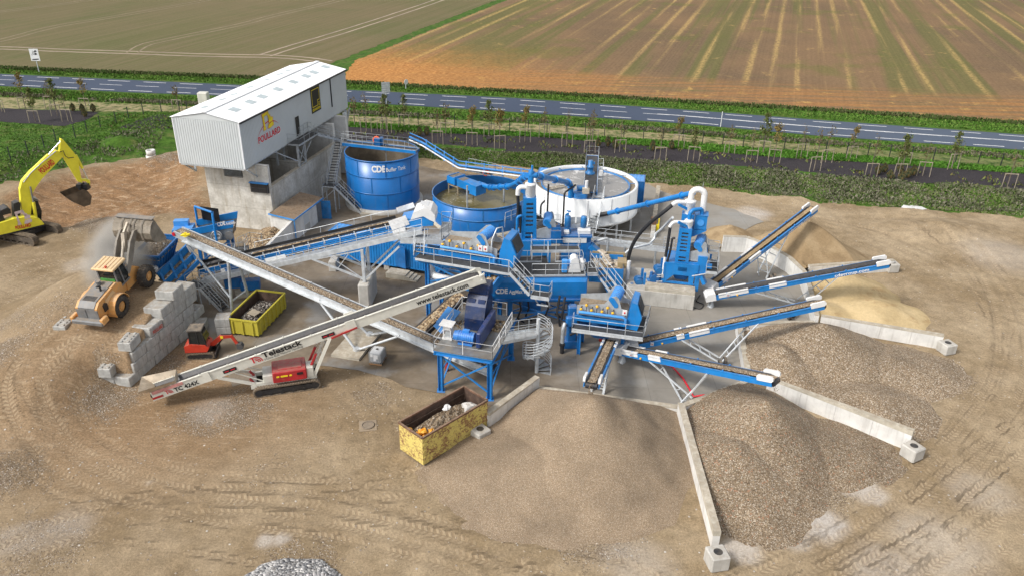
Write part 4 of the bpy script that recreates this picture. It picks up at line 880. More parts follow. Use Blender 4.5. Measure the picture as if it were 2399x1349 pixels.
# inlet trough on legs standing in the low tank
ib = thing('inlet_trough', 'blue inlet trough on muddy legs standing in the low tank', 'trough', G(1090, 455, 2))
ia, ic = G(1060, 408, 4.1), G(1121, 430, 4.1); iv = (ic-ia).normalized(); iw = V((-iv.y, iv.x, 0))
def obox(mb, a, b, w, z0, z1, mat=0, open_top=False, up=None, shear=0):
    a, b = V(a), V(b); d = (b-a).normalized(); nn = V((-d.y, d.x, 0))*(w/2)
    vs = [p+nn*k+V((0, 0, z-0)) for z in (z0, z1) for p in (V((a.x, a.y, 0)), V((b.x, b.y, 0))) for k in (-1, 1)]
    f = [(0,2,3,1), (4,5,7,6), (0,4,6,2), (1,3,7,5), (0,1,5,4), (2,6,7,3)]
    if open_top: f.pop(1)
    f = [tuple(reversed(q)) for q in f] if False else f
    return mb.add(vs, [(1,3,2,0) if q == (0,2,3,1) else q for q in f] if 0 else f, mat)
m = MB(); obox(m, ia, ia+iv*1.3, 1.7, 3.3, 4.1);
for t in (.15, .9): m.beam(ia+iv*t*1.3+iw*.8+V((0, 0, .03)), ia+iv*t*1.3-iw*.8+V((0, 0, .03)), .12, .1)
obox(m, ia+iv*1.32, ic-iv*.7, 1.2, 3.15, 4.0); obox(m, ic-iv*.68, ic+iv*.4, 1.5, 2.9, 4.0); m.build('trough', 'blue', ib)
m = MB(); obox(m, ia+iv*.1, ia+iv*1.15, 1.45, 4.102, 4.12); obox(m, ia+iv*1.5, ia+iv*2.3, 1.0, 4.002, 4.02); m.build('open_top', pmat('dark_slurry', (.09, .07, .04), .3, dust=.4), ib)
m = MB()
for t, s in ((.1, .7), (.1, -.7), (1.6, .7), (1.6, -.7), (2.9, .5), (2.9, -.5)): q = ia+iv*t+iw*s; m.beam(V((q.x, q.y, 1.2)), V((q.x, q.y, 3.2)), .14, .14)
for s in (.7, -.7): m.beam(ia+iv*.1+iw*s-V((0, 0, 1.0)), ia+iv*1.6+iw*s-V((0, 0, 1.0)), .12, .12)
m.build('leg', pmat('mud_stained_steel', (.30, .25, .17), .7, dust=.5), ib)
for u, v, z, w_ in ((1095, 505, 4.6, 'taller'), (1180, 490, 3.6, 'shorter')): m = MB(); q = G(u, v, 1.2); m.tube(q, V((q.x, q.y, z)), .1, 8); tag(m.build('pipe_prop', 'galv'), w_+' galvanised pipe prop rising out of the low tank water', 'prop')
mp = G(1138, 405, 4.2)
m = MB(); ring(m, mp, .32, .09, (-.3, -1, .1)); tag(m.build('lifebuoy', 'safety_orange'), 'orange lifebuoy beside the blue inlet trough of the low tank', 'lifebuoy')
m = MB(); q = [G(1098, 392, 4.1), G(1160, 405, 4.1), G(1180, 415, 4.1)]; m.rail(q, 1.05, 1.0); deck(m, [q[0], q[1], q[1]+V((-.5, -.9, 0)), q[0]+V((-.5, -.9, 0))], .1, 0, 1); tag(m.build('service_platform', ['galv', 'grate']), 'small railed steel platform behind the low tank inlet trough', 'platform')
# ---- white thickener
TH_C = V((7.77, 82.2, 0)); TH_R, TH_H, TH_B = 5.68, 4.75, 1.95
th = thing('thickener', 'wide round white tank on steel legs with foaming grey water', 'tank', TH_C)
m = MB(); m.lathe(TH_C, [(1.0, .7), (TH_R-.1, TH_B-.15)], 64); m.lathe(TH_C, [(TH_R-.1, TH_B-.15), (TH_R+.16, TH_B-.15), (TH_R+.16, TH_B+.08), (TH_R, TH_B+.08), (TH_R, TH_H), (TH_R-.28, TH_H+.02), (TH_R-.28, TH_H-.35)], 72); m.build('shell', 'tankwhite', th)
m = MB()
for k in range(14): t = k*2*math.pi/14+.2; p = TH_C+V((math.cos(t)*(TH_R+.01), math.sin(t)*(TH_R+.01), 0)); m.beam(p+V((0, 0, TH_B+.1)), p+V((0, 0, TH_H-.05)), .12, .025, up=V((math.cos(t), math.sin(t), 0)))
m.build('panel_joint', 'white', th)
m = MB(); m.lathe(TH_C, [(TH_R-.28, TH_H-.36), (TH_R-.85, TH_H-.36)], 64); m.build('launder', pmat('rust_stained_channel', (.20, .15, .09), .7, var=.4, dust=.4), th)
m = MB(); m.lathe(TH_C, [(TH_R-.85, TH_H-.5), (TH_R-.85, TH_H-.12), (TH_R-.97, TH_H-.12), (TH_R-.97, TH_H-.5)], 64)
for k in range(12): t = k*math.pi/6; d = V((math.cos(t), math.sin(t), 0)); m.beam(TH_C+d*(TH_R-.9)+V((0, 0, TH_H-.13)), TH_C+d*(TH_R-.28)+V((0, 0, TH_H-.13)), .07, .05)
m.build('weir', 'teal', th)
m = MB(); m.disc(TH_C+V((0, 0, TH_H-.3)), TH_R-.9, 64); m.build('water', water_mat('foaming_water', (.26, .245, .225), (.62, .60, .57), .75, .46, .2), th)
m = MB()
for k in range(12):
    t = k*math.pi/6+.1; d = V((math.cos(t), math.sin(t), 0)); p = TH_C+d*(TH_R-.25); m.beam(V((p.x, p.y, 0)), V((p.x, p.y, TH_B-.1)), .2, .2)
    t2 = t+math.pi/6; p2 = TH_C+V((math.cos(t2), math.sin(t2), 0))*(TH_R-.25)
    if k % 2: m.beam(V((p.x, p.y, .2)), V((p2.x, p2.y, TH_B-.2)), .07, .07)
    m.beam(V((p.x, p.y, TH_B-.3)), TH_C+d*1.2+V((0, 0, .9)), .1, .1)
m.build('leg', 'galv_light', th)
m = MB(); m.beam(TH_C+V((-4.2, -2.4, TH_H-.16)), TH_C+V((-1.3, -.6, TH_H-.16)), .12, .1); m.beam(TH_C+V((-4.4, -1.9, TH_H-.16)), TH_C+V((-1.3, -.3, TH_H-.16)), .12, .1)
for t in (.05, .2, .35): m.beam(TH_C+V((-4.2, -2.4, TH_H-.16))+V((2.9, 1.8, 0))*t, TH_C+V((-4.4, -1.9, TH_H-.16))+V((3.1, 1.6, 0))*t, .08, .06)
m.build('rake_arm', 'conc_cap', th)
# bridge
br0, br1 = G(1383, 446, 5.1), G(1388, 366, 5.1); bv = (br1-br0); bv.z = 0; BLn = bv.length; bv.normalize(); bn = V((bv.y, -bv.x, 0))
bz = V((0, 0, 5.1)); A0 = V((br0.x, br0.y, 0))
def bp(d, s, z=0): return A0+bv*d+bn*s+V((0, 0, 5.1+z))
m = MB(); deck(m, [bp(-.6, -.62), bp(-.6, .62), bp(BLn, .62), bp(BLn, -.62)], .05, 0, 1)
for s in (-.7, .7): m.beam(bp(-.6, s, -.12), bp(BLn, s, -.12), .08, .32)
m.beam(bp(BLn+.02, -.7, -.12), bp(BLn+.02, .7, -.12), .06, .34); wk = m.build('bridge_deck', ['blue', 'grate'], th)
m = MB(); m.rail([bp(-.5, -.7), bp(BLn, -.7), bp(BLn, .7), bp(BLn*.78, .7)], 1.15, 1.3); m.rail([bp(BLn*.62, .7), bp(BLn*.62, 1.25), bp(BLn*.30, 1.25), bp(BLn*.30, .7), bp(0, .7)], 1.15, 1.2); m.build('handrail', 'galv_light', wk)
m = MB(); dc = bp(BLn*.46, -.15); m.lathe(V((dc.x, dc.y, 0)), [(.55, 5.1), (.55, 5.25), (.34, 5.3), (.34, 5.75), (.4, 5.78), (.4, 5.95), (.27, 6.0), (.27, 6.55), (.2, 6.6), (0, 6.62)], 16); m.box(dc+V((.3, 0, 1.2)), (.3, .25, .25)); m.build('rake_drive', 'motor', wk)
m = MB(); m.box(bp(BLn*.3, 1.0, .75), (.35, .25, .6)); m.build('control_box', 'white', wk)
m = MB(); s0 = G(1384, 545, 1.6); s1 = bp(-.75, .95, -.35); deck(m, [bp(-1.1, .45, -.3), bp(-1.1, 1.5, -.3), bp(.2, 1.5, -.3), bp(.2, .45, -.3)], .08, 0, 1); m.stair(V((s0.x, s0.y, 1.6)), V((s1.x, s1.y, 4.8)), 1.0, 0, 1, True, .23, 1.05); m.build('access_stair', ['galv_light', 'galv'], th)
m = MB(); cc = G(1355, 515, 2.2); cc = V((cc.x, cc.y, 0)); m.lathe(cc, [(0, 1.9), (.78, 1.9), (.78, 5.2), (.72, 5.25), (0, 5.26)], 24); m.build('feed_column', 'blue', th)
m = MB(); m.tube(cc+V((-.3, .1, 5.65)), cc+V((.65, .2, 5.65)), .32, 12); m.box(cc+V((.55, -.3, 5.55)), (.7, .6, .55), 1); m.tube(cc+V((.6, -.3, 5.8)), cc+V((.6, -.3, 6.6)), .17, 10, 2); m.build('dosing_motor', ['teal', 'conc_cap', 'white'], th)
# ---- containers
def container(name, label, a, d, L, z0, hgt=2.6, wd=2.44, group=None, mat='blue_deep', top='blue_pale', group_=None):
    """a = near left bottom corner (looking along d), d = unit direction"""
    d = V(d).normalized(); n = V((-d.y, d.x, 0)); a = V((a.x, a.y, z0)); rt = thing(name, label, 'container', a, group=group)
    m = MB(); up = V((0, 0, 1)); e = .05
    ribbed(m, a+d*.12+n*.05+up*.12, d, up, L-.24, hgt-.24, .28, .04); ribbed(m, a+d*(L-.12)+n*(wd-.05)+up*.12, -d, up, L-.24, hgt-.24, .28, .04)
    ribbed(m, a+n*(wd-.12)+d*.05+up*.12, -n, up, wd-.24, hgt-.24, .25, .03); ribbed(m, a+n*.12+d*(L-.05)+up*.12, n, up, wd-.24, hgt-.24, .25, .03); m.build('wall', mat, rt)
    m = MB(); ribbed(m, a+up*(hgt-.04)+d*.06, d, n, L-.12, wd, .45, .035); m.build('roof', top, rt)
    m = MB()
    for x, y in ((0, 0), (L, 0), (L, wd), (0, wd)): p = a+d*(x-.06 if x else .06)+n*(y-.06 if y else .06); m.beam(p, p+up*hgt, .13, .13)
    for z in (.07, hgt-.07):
        for y in (.06, wd-.06): m.beam(a+n*y+d*.13+up*z, a+n*y+d*(L-.13)+up*z, .115, .13)
        for x in (.06, L-.06): m.beam(a+d*x+n*.13+up*z, a+d*x+n*(wd-.13)+up*z, .115, .13)
    m.build('frame', mat, rt)
    m = MB()
    if z0 > .2:
        for x in (.5, L/2, L-.5):
            for y in (.3, wd-.3): p = a+d*x+n*y; m.box((p.x, p.y, z0/2), (.5, .5, z0-.004))
        m.build('footing', 'conc', rt)
    return rt
a = G(1257, 408, 3.75); b = G(1511, 427, 3.75); dv = V((b.x-a.x, b.y-a.y, 0))
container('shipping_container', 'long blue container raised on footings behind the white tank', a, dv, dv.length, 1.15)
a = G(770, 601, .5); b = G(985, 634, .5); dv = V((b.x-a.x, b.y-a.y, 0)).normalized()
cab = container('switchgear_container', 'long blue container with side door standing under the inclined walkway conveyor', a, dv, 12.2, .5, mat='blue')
nn = V((-dv.y, dv.x, 0)); q = a+dv*7.2+nn*.0
m = MB(); m.beam(V((q.x, q.y, 1.75))-nn*.03, V((q.x, q.y, 1.75))+dv*1.2-nn*.35, .06, 2.25); m.build('door', 'blue_deep', cab)
stp = thing('concrete_steps', 'short flight of concrete steps to the blue container door', 'steps', V((q.x, q.y, 0)))
m = MB(); o = q+dv*.6-nn*.9; m.box((o.x, o.y, .25), (2.0, 1.2, .5), rz=math.atan2(dv.y, dv.x))
for i in range(3): o2 = q+dv*(1.8+i*.38)-nn*.9; m.box((o2.x, o2.y, .19-i*.065), (.375, 1.2, .38-i*.13), rz=math.atan2(dv.y, dv.x))
m.build('treads', 'conc_cap', stp)
# ================================================================== conveyors, bay walls, stockpiles
class Fr:
    """conveyor frame: t along, s to the right, n up"""
    def __init__(f, T, H):
        f.T, f.H = V(T), V(H); d = f.H-f.T; f.L = d.length; f.l = d.normalized(); f.s = f.l.cross(V((0, 0, 1))).normalized(); f.n = f.s.cross(f.l)
    def __call__(f, t, s=0, n=0): return f.T+f.l*t+f.s*s+f.n*n
def gravel_on(f, w, t0, t1, hgt, mat, label, seed=0, cat='gravel'):
    rr = random.Random(seed); m = MB(); k = int((t1-t0)/.16); ns = 7; vs = []
    for i in range(k+1):
        t = t0+(t1-t0)*i/k
        for j in range(ns):
            x = -1+2*j/(ns-1); e = 1-abs(x)**1.6; vs.append(f(t, x*w/2+rr.uniform(-.02, .02), .05+.10*abs(x)+hgt*e*(.8+rr.uniform(-.35, .35))*min(1, (t-t0)*2+.3)))
    m.add(vs, [(i*ns+j, i*ns+j+1, (i+1)*ns+j+1, (i+1)*ns+j) for i in range(k) for j in range(ns-1)], 0, False)
    o = m.build('gravel_stream', mat); return tag(o, label, cat, kind='stuff')
def conveyor(name, label, T, H, w=.8, frame='blue', beam=.42, cat='conveyor', guards=True, guard_t=(), group=None, skirt=.16, trough=.2, tailbox=True, drive=True, idlers=2.2, slim=.07):
    f = Fr(T, H); rt = thing(name, label, cat, (f.T.x, f.T.y, 0), group=group); e = w/2+.09; L = f.L
    for k in (-1, 1):
        m = MB(); m.beam(f(0, e*k, -.10), f(L, e*k, -.10), slim, beam, up=f.n); m.beam(f(0, e*k, -.10+beam/2+.005), f(L, e*k, -.10+beam/2+.005), slim+.08, .04, up=f.n)
        nb = int(L/idlers)
        for i in range(nb): t = (i+.6)*L/nb; m.beam(f(t, e*k, skirt-.06), f(t, e*k, skirt+.08), .12, .1, up=f.l)
        m.build('side_frame', frame, rt)
    m = MB()
    for i in range(int(L/1.6)+1): t = min(L, i*1.6+.1); m.beam(f(t, -e, -.25), f(t, e, -.25), .08, .08, up=f.n)
    m.build('cross_member', frame, rt)
    m = MB(); pr = [(-w/2, trough), (-w*.22, .02), (w*.22, .02), (w/2, trough)]; vs = []
    n = 30
    for i in range(n+1): vs += [f(.12+(L-.2)*i/n, s, q*(1 if i < n else .3)) for s, q in pr]
    m.add(vs, [(i*4+j, i*4+j+1, i*4+j+5, i*4+j+4) for i in range(n) for j in range(3)])
    m.add([f(.1, -w*.45, -.34), f(L-.1, -w*.45, -.34), f(L-.1, w*.45, -.34), f(.1, w*.45, -.34)], [(3, 2, 1, 0)])
    for t in (.05, L-.02): m.tube(f(t, -w*.46, -.14), f(t, w*.46, -.14), .22, 14)
    m.build('belt', 'belt', rt)
    if guards:
        for k in (-1, 1):
            m = MB(); prof = [(-.7, .0), (.35, .0), (.5, .12), (.5, .3), (.38, .42), (-.6, .42), (-.7, .34)]; m.prism(prof, f(L-.35, e*k, .02), f.l, f.n, .16); m.build('head_guard', 'white', rt)
        for a, b in guard_t:
            for k in (-1, 1): m = MB(); m.beam(f(a, e*k+k*.05, .03), f(b, e*k+k*.05, .03), .05, beam*.8, up=f.n); m.beam(f(a, e*k, beam/2+.0), f(b, e*k, beam/2+.0), .2, .05, up=f.n); m.build('side_guard', 'white', rt)
        if tailbox:
            m = MB(); prof = [(-.35, -.25), (.55, -.25), (.55, .42), (-.1, .42), (-.35, .2)]; m.prism(prof, f(0, 0, -.05), f.l, f.n, w+.42); m.build('tail_cover', 'white', rt)
    if drive:
        m = MB(); m.box(f(1.6, e+.14, .02), (.26, .12, .26)); m.box(f(1.6, e+.21, .03), (.07, .03, .07), 1); m.build('isolator_box', ['galv_light', 'letter_red'], rt)
        m = MB(); m.ball(f(2.4, e+.1, -.16), .09, 0, 8, 5); m.build('pull_switch', 'safety_yellow', rt)
    return rt, f
def ladder_leg(rt, f, t, feet, w=.8, name='support_leg', mat='galv_light', r=.05, rungs=3):
    """pair of legs from the frame down to ground points (left foot, right foot)"""
    m = MB(); tops = [f(t, -(w/2+.09), -.3), f(t, w/2+.09, -.3)]
    for a, b in zip(tops, feet): m.beam(a, b, r*2, r*2)
    for i in range(1, rungs+1):
        q = i/(rungs+1); m.beam(tops[0].lerp(V(feet[0]), q), tops[1].lerp(V(feet[1]), q), .06, .06)
    m.build(name, mat, rt)
PEB = [(.15, .105, .066), (.20, .145, .092), (.27, .20, .13), (.32, .245, .165), (.24, .165, .10), (.38, .31, .225), (.19, .14, .095), (.29, .22, .145), (.44, .375, .295), (.23, .175, .12)]
MT['gravel_fine'] = pebble('fine_gravel', [(a*.5+.13, b*.5+.096, c*.5+.064) for a, b, c in PEB], .035, var=.2, macro=.35, bump=.5)
MT['gravel_mid'] = pebble('mixed_gravel', PEB, .06, var=.26, big=(.46, .40, .33), bigamt=.06, bump=.6)
MT['gravel_coarse'] = pebble('coarse_gravel', [sc(c, .86) for c in PEB], .06, var=.28, big=(.30, .165, .10), bigamt=.10, bump=.6)
MT['stone_heap'] = pebble('broken_stone', [(.42, .32, .20), (.30, .21, .12), (.20, .14, .085), (.48, .38, .26), (.13, .09, .06), (.36, .25, .15)], .17, var=.25, macro=.2, bump=1)
MT['feed'] = pebble('raw_feed', [(.20, .155, .11), (.25, .195, .14), (.30, .24, .175), (.38, .32, .25), (.16, .12, .08), (.27, .20, .135)], .09, var=.3, big=(.62, .58, .52), bigamt=.12)
MT['grey_gravel'] = pebble('blue_grey_ballast', [(.23, .225, .22), (.32, .315, .31), (.15, .15, .155), (.40, .39, .38), (.50, .48, .46), (.20, .19, .18)], .15, var=.3, macro=.1, bump=1)
def sand_mat(name, c0, c1, wet, s=.35):
    m, t, b = nmat(name); g = NT(t); co = g.co(); n1 = g.noise(co, s, 6, .62, .3); n2 = g.noise(co, 5, 5, .7); c = g.mix(g.step(n1, .36, .62), c0, c1); c = g.mix(g.math('MULTIPLY', g.step(g.noise(co, s*1.3+.1, 5, .65), .52, .68), .7), c, wet); c = g.mix(1, c, g.ramp(n2, [(.25, .85), (.75, 1.12)]), 'MULTIPLY')
    g.put(b.inputs['Base Color'], c); b.inputs['Roughness'].default_value = .95; b.inputs['Specular IOR Level'].default_value = .1; g.put(b.inputs['Normal'], g.bump(g.math('ADD', n2, g.noise(co, 14, 3)), .5, .05)); return m
MT['sand_brown'] = sand_mat('damp_brown_sand', (.29, .205, .115), (.38, .28, .165), (.23, .16, .09))
MT['sand_yellow'] = sand_mat('pale_yellow_sand', (.46, .345, .185), (.56, .43, .245), (.36, .235, .11))
# ---- five stockpile conveyors
GRP = 'blue stockpile conveyors'
cA, fA = conveyor('stockpile_conveyor', 'blue conveyor rising over the dark brown sand heap beside the cyclone tower', G(1662, 672, 1.1), G(1905, 487, 5.5), .8, guard_t=((1.2, 3.0), (5, 6.6)), group=GRP)
cB, fB = conveyor('stockpile_conveyor', 'blue conveyor with white tail cover reaching over the pale yellow sand', G(1660, 692, 1.1), G(2078, 614, 4.9), .8, guard_t=((.8, 3.4), (5.2, 6.7)), group=GRP)
cC, fC = conveyor('stockpile_conveyor', 'blue conveyor carrying coarse stones to the far brown gravel heap', G(1478, 806, 1.0), G(1926, 709, 4.8), .8, guard_t=((3.6, 4.2), (4.6, 6.2)), group=GRP)
cD, fD = conveyor('stockpile_conveyor', 'blue conveyor with streaked paint sloping to the head of the gravel dividing wall', G(1452, 816, 1.1), G(1816, 889, 4.2), .8, guard_t=((.5, 2.1), (3.1, 4.2)), group=GRP)
cE, fE = conveyor('stockpile_conveyor', 'short blue conveyor heading towards the viewer over the largest gravel heap', G(1432, 797, 1.7), G(1386, 898, 3.9), .85, guard_t=((.4, 1.0), (1.4, 2.0)), group=GRP, tailbox=False, drive=False)
gravel_on(fA, .42, .4, fA.L-.1, .06, 'sand_brown', 'thin run of brown sand on the conveyor beside the cyclone tower', 1, 'sand')
gravel_on(fC, .55, .6, fC.L, .15, 'gravel_coarse', 'coarse stones riding on the blue conveyor to the far gravel heap', 2)
gravel_on(fD, .55, 1.5, fD.L+.1, .15, 'gravel_mid', 'stones riding on the streaked blue conveyor over the dividing wall', 3)
gravel_on(fE, .55, .2, fE.L+.15, .12, 'gravel_mid', 'fine gravel riding on the short blue conveyor facing the viewer', 4)
text('cdegroup.com', fA(fA.L-4.6, fA.s.length*0+.56, -.22), fA.l, fA.n, .36, 'letter_white', cA, bold=.02, width=3.3)
text('cdegroup.com', fB(fB.L-4.6, .56, -.22), fB.l, fB.n, .40, 'letter_white', cB, bold=.02, width=2.9)
ladder_leg(cA, fA, fA.L*.70, [G(1775, 640, .1), G(1795, 652, .1)])
ladder_leg(cA, fA, fA.L*.48, [G(1778, 646, .1), G(1800, 655, .1)])
ladder_leg(cB, fB, fB.L*.72, [G(1868, 700, .1), G(1888, 712, .1)]); ladder_leg(cB, fB, fB.L*.26, [G(1862, 704, .3), G(1878, 716, .3)])
ladder_leg(cC, fC, fC.L*.66, [G(1686, 838, .4), G(1690, 848, .4)], rungs=4); ladder_leg(cC, fC, fC.L*.26, [G(1684, 836, .4), G(1688, 850, .4)], rungs=3)
ladder_leg(cD, fD, fD.L*.24, [G(1598, 940, .2), G(1622, 932, .2)]); ladder_leg(cD, fD, fD.L*.62, [G(1594, 944, .2), G(1604, 938, .2)])
ladder_leg(cE, fE, fE.L*.45, [G(1412, 922, .0), G(1384, 915, .0)]); ladder_leg(cE, fE, fE.L*.42, [G(1414, 924, .0), G(1386, 916, .0)], rungs=5)
for rt, u, v in ((cA, 1805, 662), (cB, 1850, 745), (cC, 1688, 862)):
    p = G(u, v, 0); m = MB(); m.tube(p+V((-.25, -.2, .42)), p+V((-.05, -.2, .42)), .42, 16, 0); m.tube(p+V((.25, .3, .42)), p+V((.45, .3, .42)), .42, 16, 0); m.beam(p+V((-.3, -.3, .42)), p+V((.4, .5, .42)), .16, .16, 1); m.build('slew_wheel', ['tyre', 'galv'], rt)
for rt, f in ((cB, fB), (cA, fA), (cD, fD)):
    m = MB(); q = f(.25, 0, -.3); m.tube(V((q.x, q.y, 0)), q, .35, 4, 0, r2=.06); m.build('tail_pivot', 'galv', rt)
def falling(f, label, mat, n=70):
    r_ = random.Random(9); m = MB(); q = f(f.L+.2, 0, 0);
    for i in range(n): z = q.z-r_.random()**1.4*(q.z-2.6); p = V((q.x+r_.uniform(-.16, .16), q.y+r_.uniform(-.16, .16), z)); s = r_.uniform(.018, .04); m.box(p, (s, s, s), rz=r_.random()*3)
    tag(m.build('falling_gravel', mat), label, 'gravel', kind='stuff')
falling(fE, 'gravel grains falling from the short conveyor facing the viewer', 'gravel_fine', 160); falling(fD, 'stones dropping off the streaked blue conveyor', 'gravel_mid'); falling(fA, 'sand falling from the conveyor beside the cyclone tower', 'sand_brown', 110)
# ---- galvanised oversize conveyor on tubular legs
T = G(1160, 863, .75); H_ = G(417, 541, 6.75)
cO, fO = conveyor('oversize_conveyor', 'long bright galvanised conveyor on tubular legs crossing behind the white stacker', T, H_, .8, 'galv_light', .5, guards=False, drive=False, idlers=1.75)
gravel_on(fO, .66, .3, fO.L-.1, .12, 'gravel_mid', 'brown gravel lying along the long galvanised conveyor', 5)
m = MB()
for k in (-1, 1): m.beam(fO(.2, k*.62, -.34), fO(fO.L-1, k*.62, -.34), .3, .06, up=fO.n)
m.build('side_tray', 'galv_light', cO)
m = MB(); m.tube(fO(fO.L-.05, -.6, -.1), fO(fO.L-.05, .6, -.1), .16, 12, 0); m.build('head_drum_end', 'letter_red', cO)
m = MB()
g1, g2 = G(545, 746, 0), G(587, 713, 0); tq = min(range(0, 260), key=lambda i: abs(PX(fO(fO.L*i/260))[0]-545))/260*fO.L
m.tube(fO(tq, -.55, -.3), g1, .13, 10); m.tube(fO(tq, .55, -.3), g2, .13, 10); tu = fO(min(fO.L-.5, tq+4.6), -.5, -.3); m.tube(tu, g1.lerp(fO(tq, -.55, -.3), .35), .09, 8); m.tube(g1.lerp(fO(tq, -.55, -.3), .3), g2.lerp(fO(tq, .55, -.3), .3), .08, 8); m.build('tubular_leg', 'galv', cO)
m = MB(); g3, g4 = G(836, 822, .1), G(866, 786, .1); tq = min(range(0, 260), key=lambda i: abs(PX(fO(fO.L*i/260))[0]-756))/260*fO.L
m.tube(fO(tq, -.55, -.3), g3, .11, 10); m.tube(fO(tq, .55, -.3), g4, .11, 10); tq2 = min(range(0, 260), key=lambda i: abs(PX(fO(fO.L*i/260))[0]-945))/260*fO.L
m.tube(g3+V((0, 0, .1)), fO(tq2, -.6, -.3), .1, 10); m.tube(g4+V((0, 0, .1)), fO(tq2, .6, -.3), .1, 10)
for q in (g3, g4): m.tube(q-V((0, 0, .1)), q+V((0, 0, .3)), .3, 6)
m.build('tubular_leg', 'galv_light', cO)
m = MB(); c_ = (g3+g4)*.5; m.box((c_.x-.5, c_.y, .1), (2.4, 4.6, .22), rz=-.25); tag(m.build('ground_slab', 'conc_cap'), 'rough concrete slab under the tubular feet of the galvanised conveyor', 'slab')
# ---- inclined conveyor with walkway
Cc = V((-12.87, 61.81, 5.9))
def solve_z(u, v, C, slope):
    best = None
    for i in range(0, 900):
        z = i*.01; p = G(u, v, z); d = math.hypot(p.x-C.x, p.y-C.y)
        e = abs((C.z-z)/d-slope)
        if best is None or e < best[0]: best = (e, p)
    return best[1]
B0 = solve_z(644, 622, Cc, math.tan(R(15.5))); bd = (Cc-B0).normalized(); bh = V((bd.x, bd.y, 0)).normalized(); bside = V((-bh.y, bh.x, 0))      # bside points away from camera
Hc = Cc+bd*5.6; Tc = B0-bd*7.6
offs = bside*1.65+V((0, 0, .75))
cI, fI = conveyor('inclined_conveyor', 'blue inclined conveyor with white head cover and galvanised walkway alongside', Tc+offs, Hc+offs, 1.0, 'blue', .2, guards=False, drive=False, idlers=99)
gravel_on(fI, .7, 5, fI.L-3, .12, 'stone_heap', 'pale stones carried on the inclined blue conveyor', 6, 'stones')
m = MB(); n = int(fI.L/1.35)
for i in range(n):
    t0, t1 = i*fI.L/n, (i+1)*fI.L/n
    for k in (-.75, .75):
        m.beam(fI(t0, k, -.25), fI(t1, k, -.25), .07, .08); m.beam(fI(t0, k, -.95), fI(t1, k, -.95), .08, .1); m.beam(fI(t0, k, -.95), fI(t0, k, -.2), .07, .07); m.beam(fI(t0, k, -.95), fI(t1, k, -.25), .05, .05) if i % 2 else m.beam(fI(t0, k, -.25), fI(t1, k, -.95), .05, .05)
    m.beam(fI(t0, -.75, -.95), fI(t0, .75, -.95), .06, .06)
m.build('lattice_frame', 'blue', cI)
m = MB()
for i in range(n): t = (i+.5)*fI.L/n; m.beam(fI(t, .62, -.15), fI(t, .66, .28), .14, .09); m.tube(fI(t, -.5, .1), fI(t, .5, .1), .06, 6)
m.build('idler_bracket', 'galv_light', cI)
m = MB()
for k in (-.62,): m.beam(fI(0, k, .28), fI(fI.L-2.8, k, .28), .03, .3, up=fI.n)
m.beam(fI(0, .57, .26), fI(fI.L-2.8, .57, .26), .03, .2, up=fI.n); m.build('skirt_rubber', 'rubber', cI)
w0, w1 = B0-bd*7, Hc-bd*.2
m = MB(); m.beam(w0, w1, .1, .42); m.beam(w0+bside*.85, w1+bside*.85, .06, .2); deck(m, [w0+V((0, 0, .2)), w1+V((0, 0, .2)), w1+bside*.85+V((0, 0, .2)), w0+bside*.85+V((0, 0, .2))], .04, 0, 1); m.build('walkway', ['galv_light', 'galv'], cI)
m = MB(); m.rail([w0+V((0, 0, .1)), w1+V((0, 0, .1))], 1.1, 1.5, toe=False); m.build('handrail', 'galv_light', cI)
m = MB(); a, b = fI(5, -.9, .0), fI(fI.L-3.6, -.9, .0); m.path([a+V((0, 0, .9)), b+V((0, 0, .9))], .03, 5);
for i in range(9): q = a.lerp(b, i/8); m.tube(q-V((0, 0, .1)), q+V((0, 0, .9)), .025, 5)
m.build('far_handrail', 'galv_light', cI)
for a, b in ((fI.L*.30, fI.L*.30+1.9), (fI.L*.10, fI.L*.10+1.5)): m = MB(); m.beam(fI(a, .8, -.55), fI(b, .8, -.55), .04, .62, up=fI.n); m.build('side_guard', 'white', cI)
m = MB(); m.beam(fI(fI.L*.2, .8, -.6), fI(fI.L*.2+1.1, .8, -.6), .05, .7, up=fI.n); m.beam(fI(2.5, .8, -.6), fI(3.9, .8, -.6), .05, .7, up=fI.n); m.build('drive_panel', 'blue_deep', cI)
# head house with white hood
hd_ = V((bh.x, bh.y, 0)); ho = fI(fI.L-.4, 0, 0)
def hh(x, y, z): return ho+hd_*x+bside*y+V((0, 0, z))
m = MB(); m.prism([(-1.7, -.75), (1.05, -.45), (1.05, .25), (.4, .45), (-1.7, -.05)], hh(0, 0, 0), hd_, (0, 0, 1), 1.85); m.build('head_box', 'blue', cI)
m = MB(); oc = [(-1.0, .05), (.1, .42), (.62, .1), (1.08, -.1), (1.08, .55), (.75, 1.0), (.15, 1.15), (-.7, .75)]; m.prism(oc, hh(.15, .0, 0), hd_, (0, 0, 1), 2.0); m.build('hood', 'white', cI)
m = MB(); m.prism([(-.2, 1.18), (.5, 1.18-.1), (.5, 1.2-.1), (-.2, 1.2)], hh(.1, .2, 0), hd_, (0, 0, 1), .9); m.box(hh(1.25, -.2, .5), (.03, .3, .3)); m.build('hood_hatch', 'plastic', cI)
MG = pmat('white_mesh_guard', (.70, .70, .70), .6, var=.15, bump=.6, bscale=60)
for a, b, w_ in ((hh(-2.6, -.98, -.55), hh(-1.1, -.98, .05), .85), (hh(-2.35, -1.0, -1.25), hh(-1.3, -1.0, -.8), .5), (hh(-2.3, .98, .1), hh(-.8, .98, .65), .45)): m = MB(); m.beam(a, b, .05, w_, up=fI.n); m.build('mesh_guard', MG, cI)
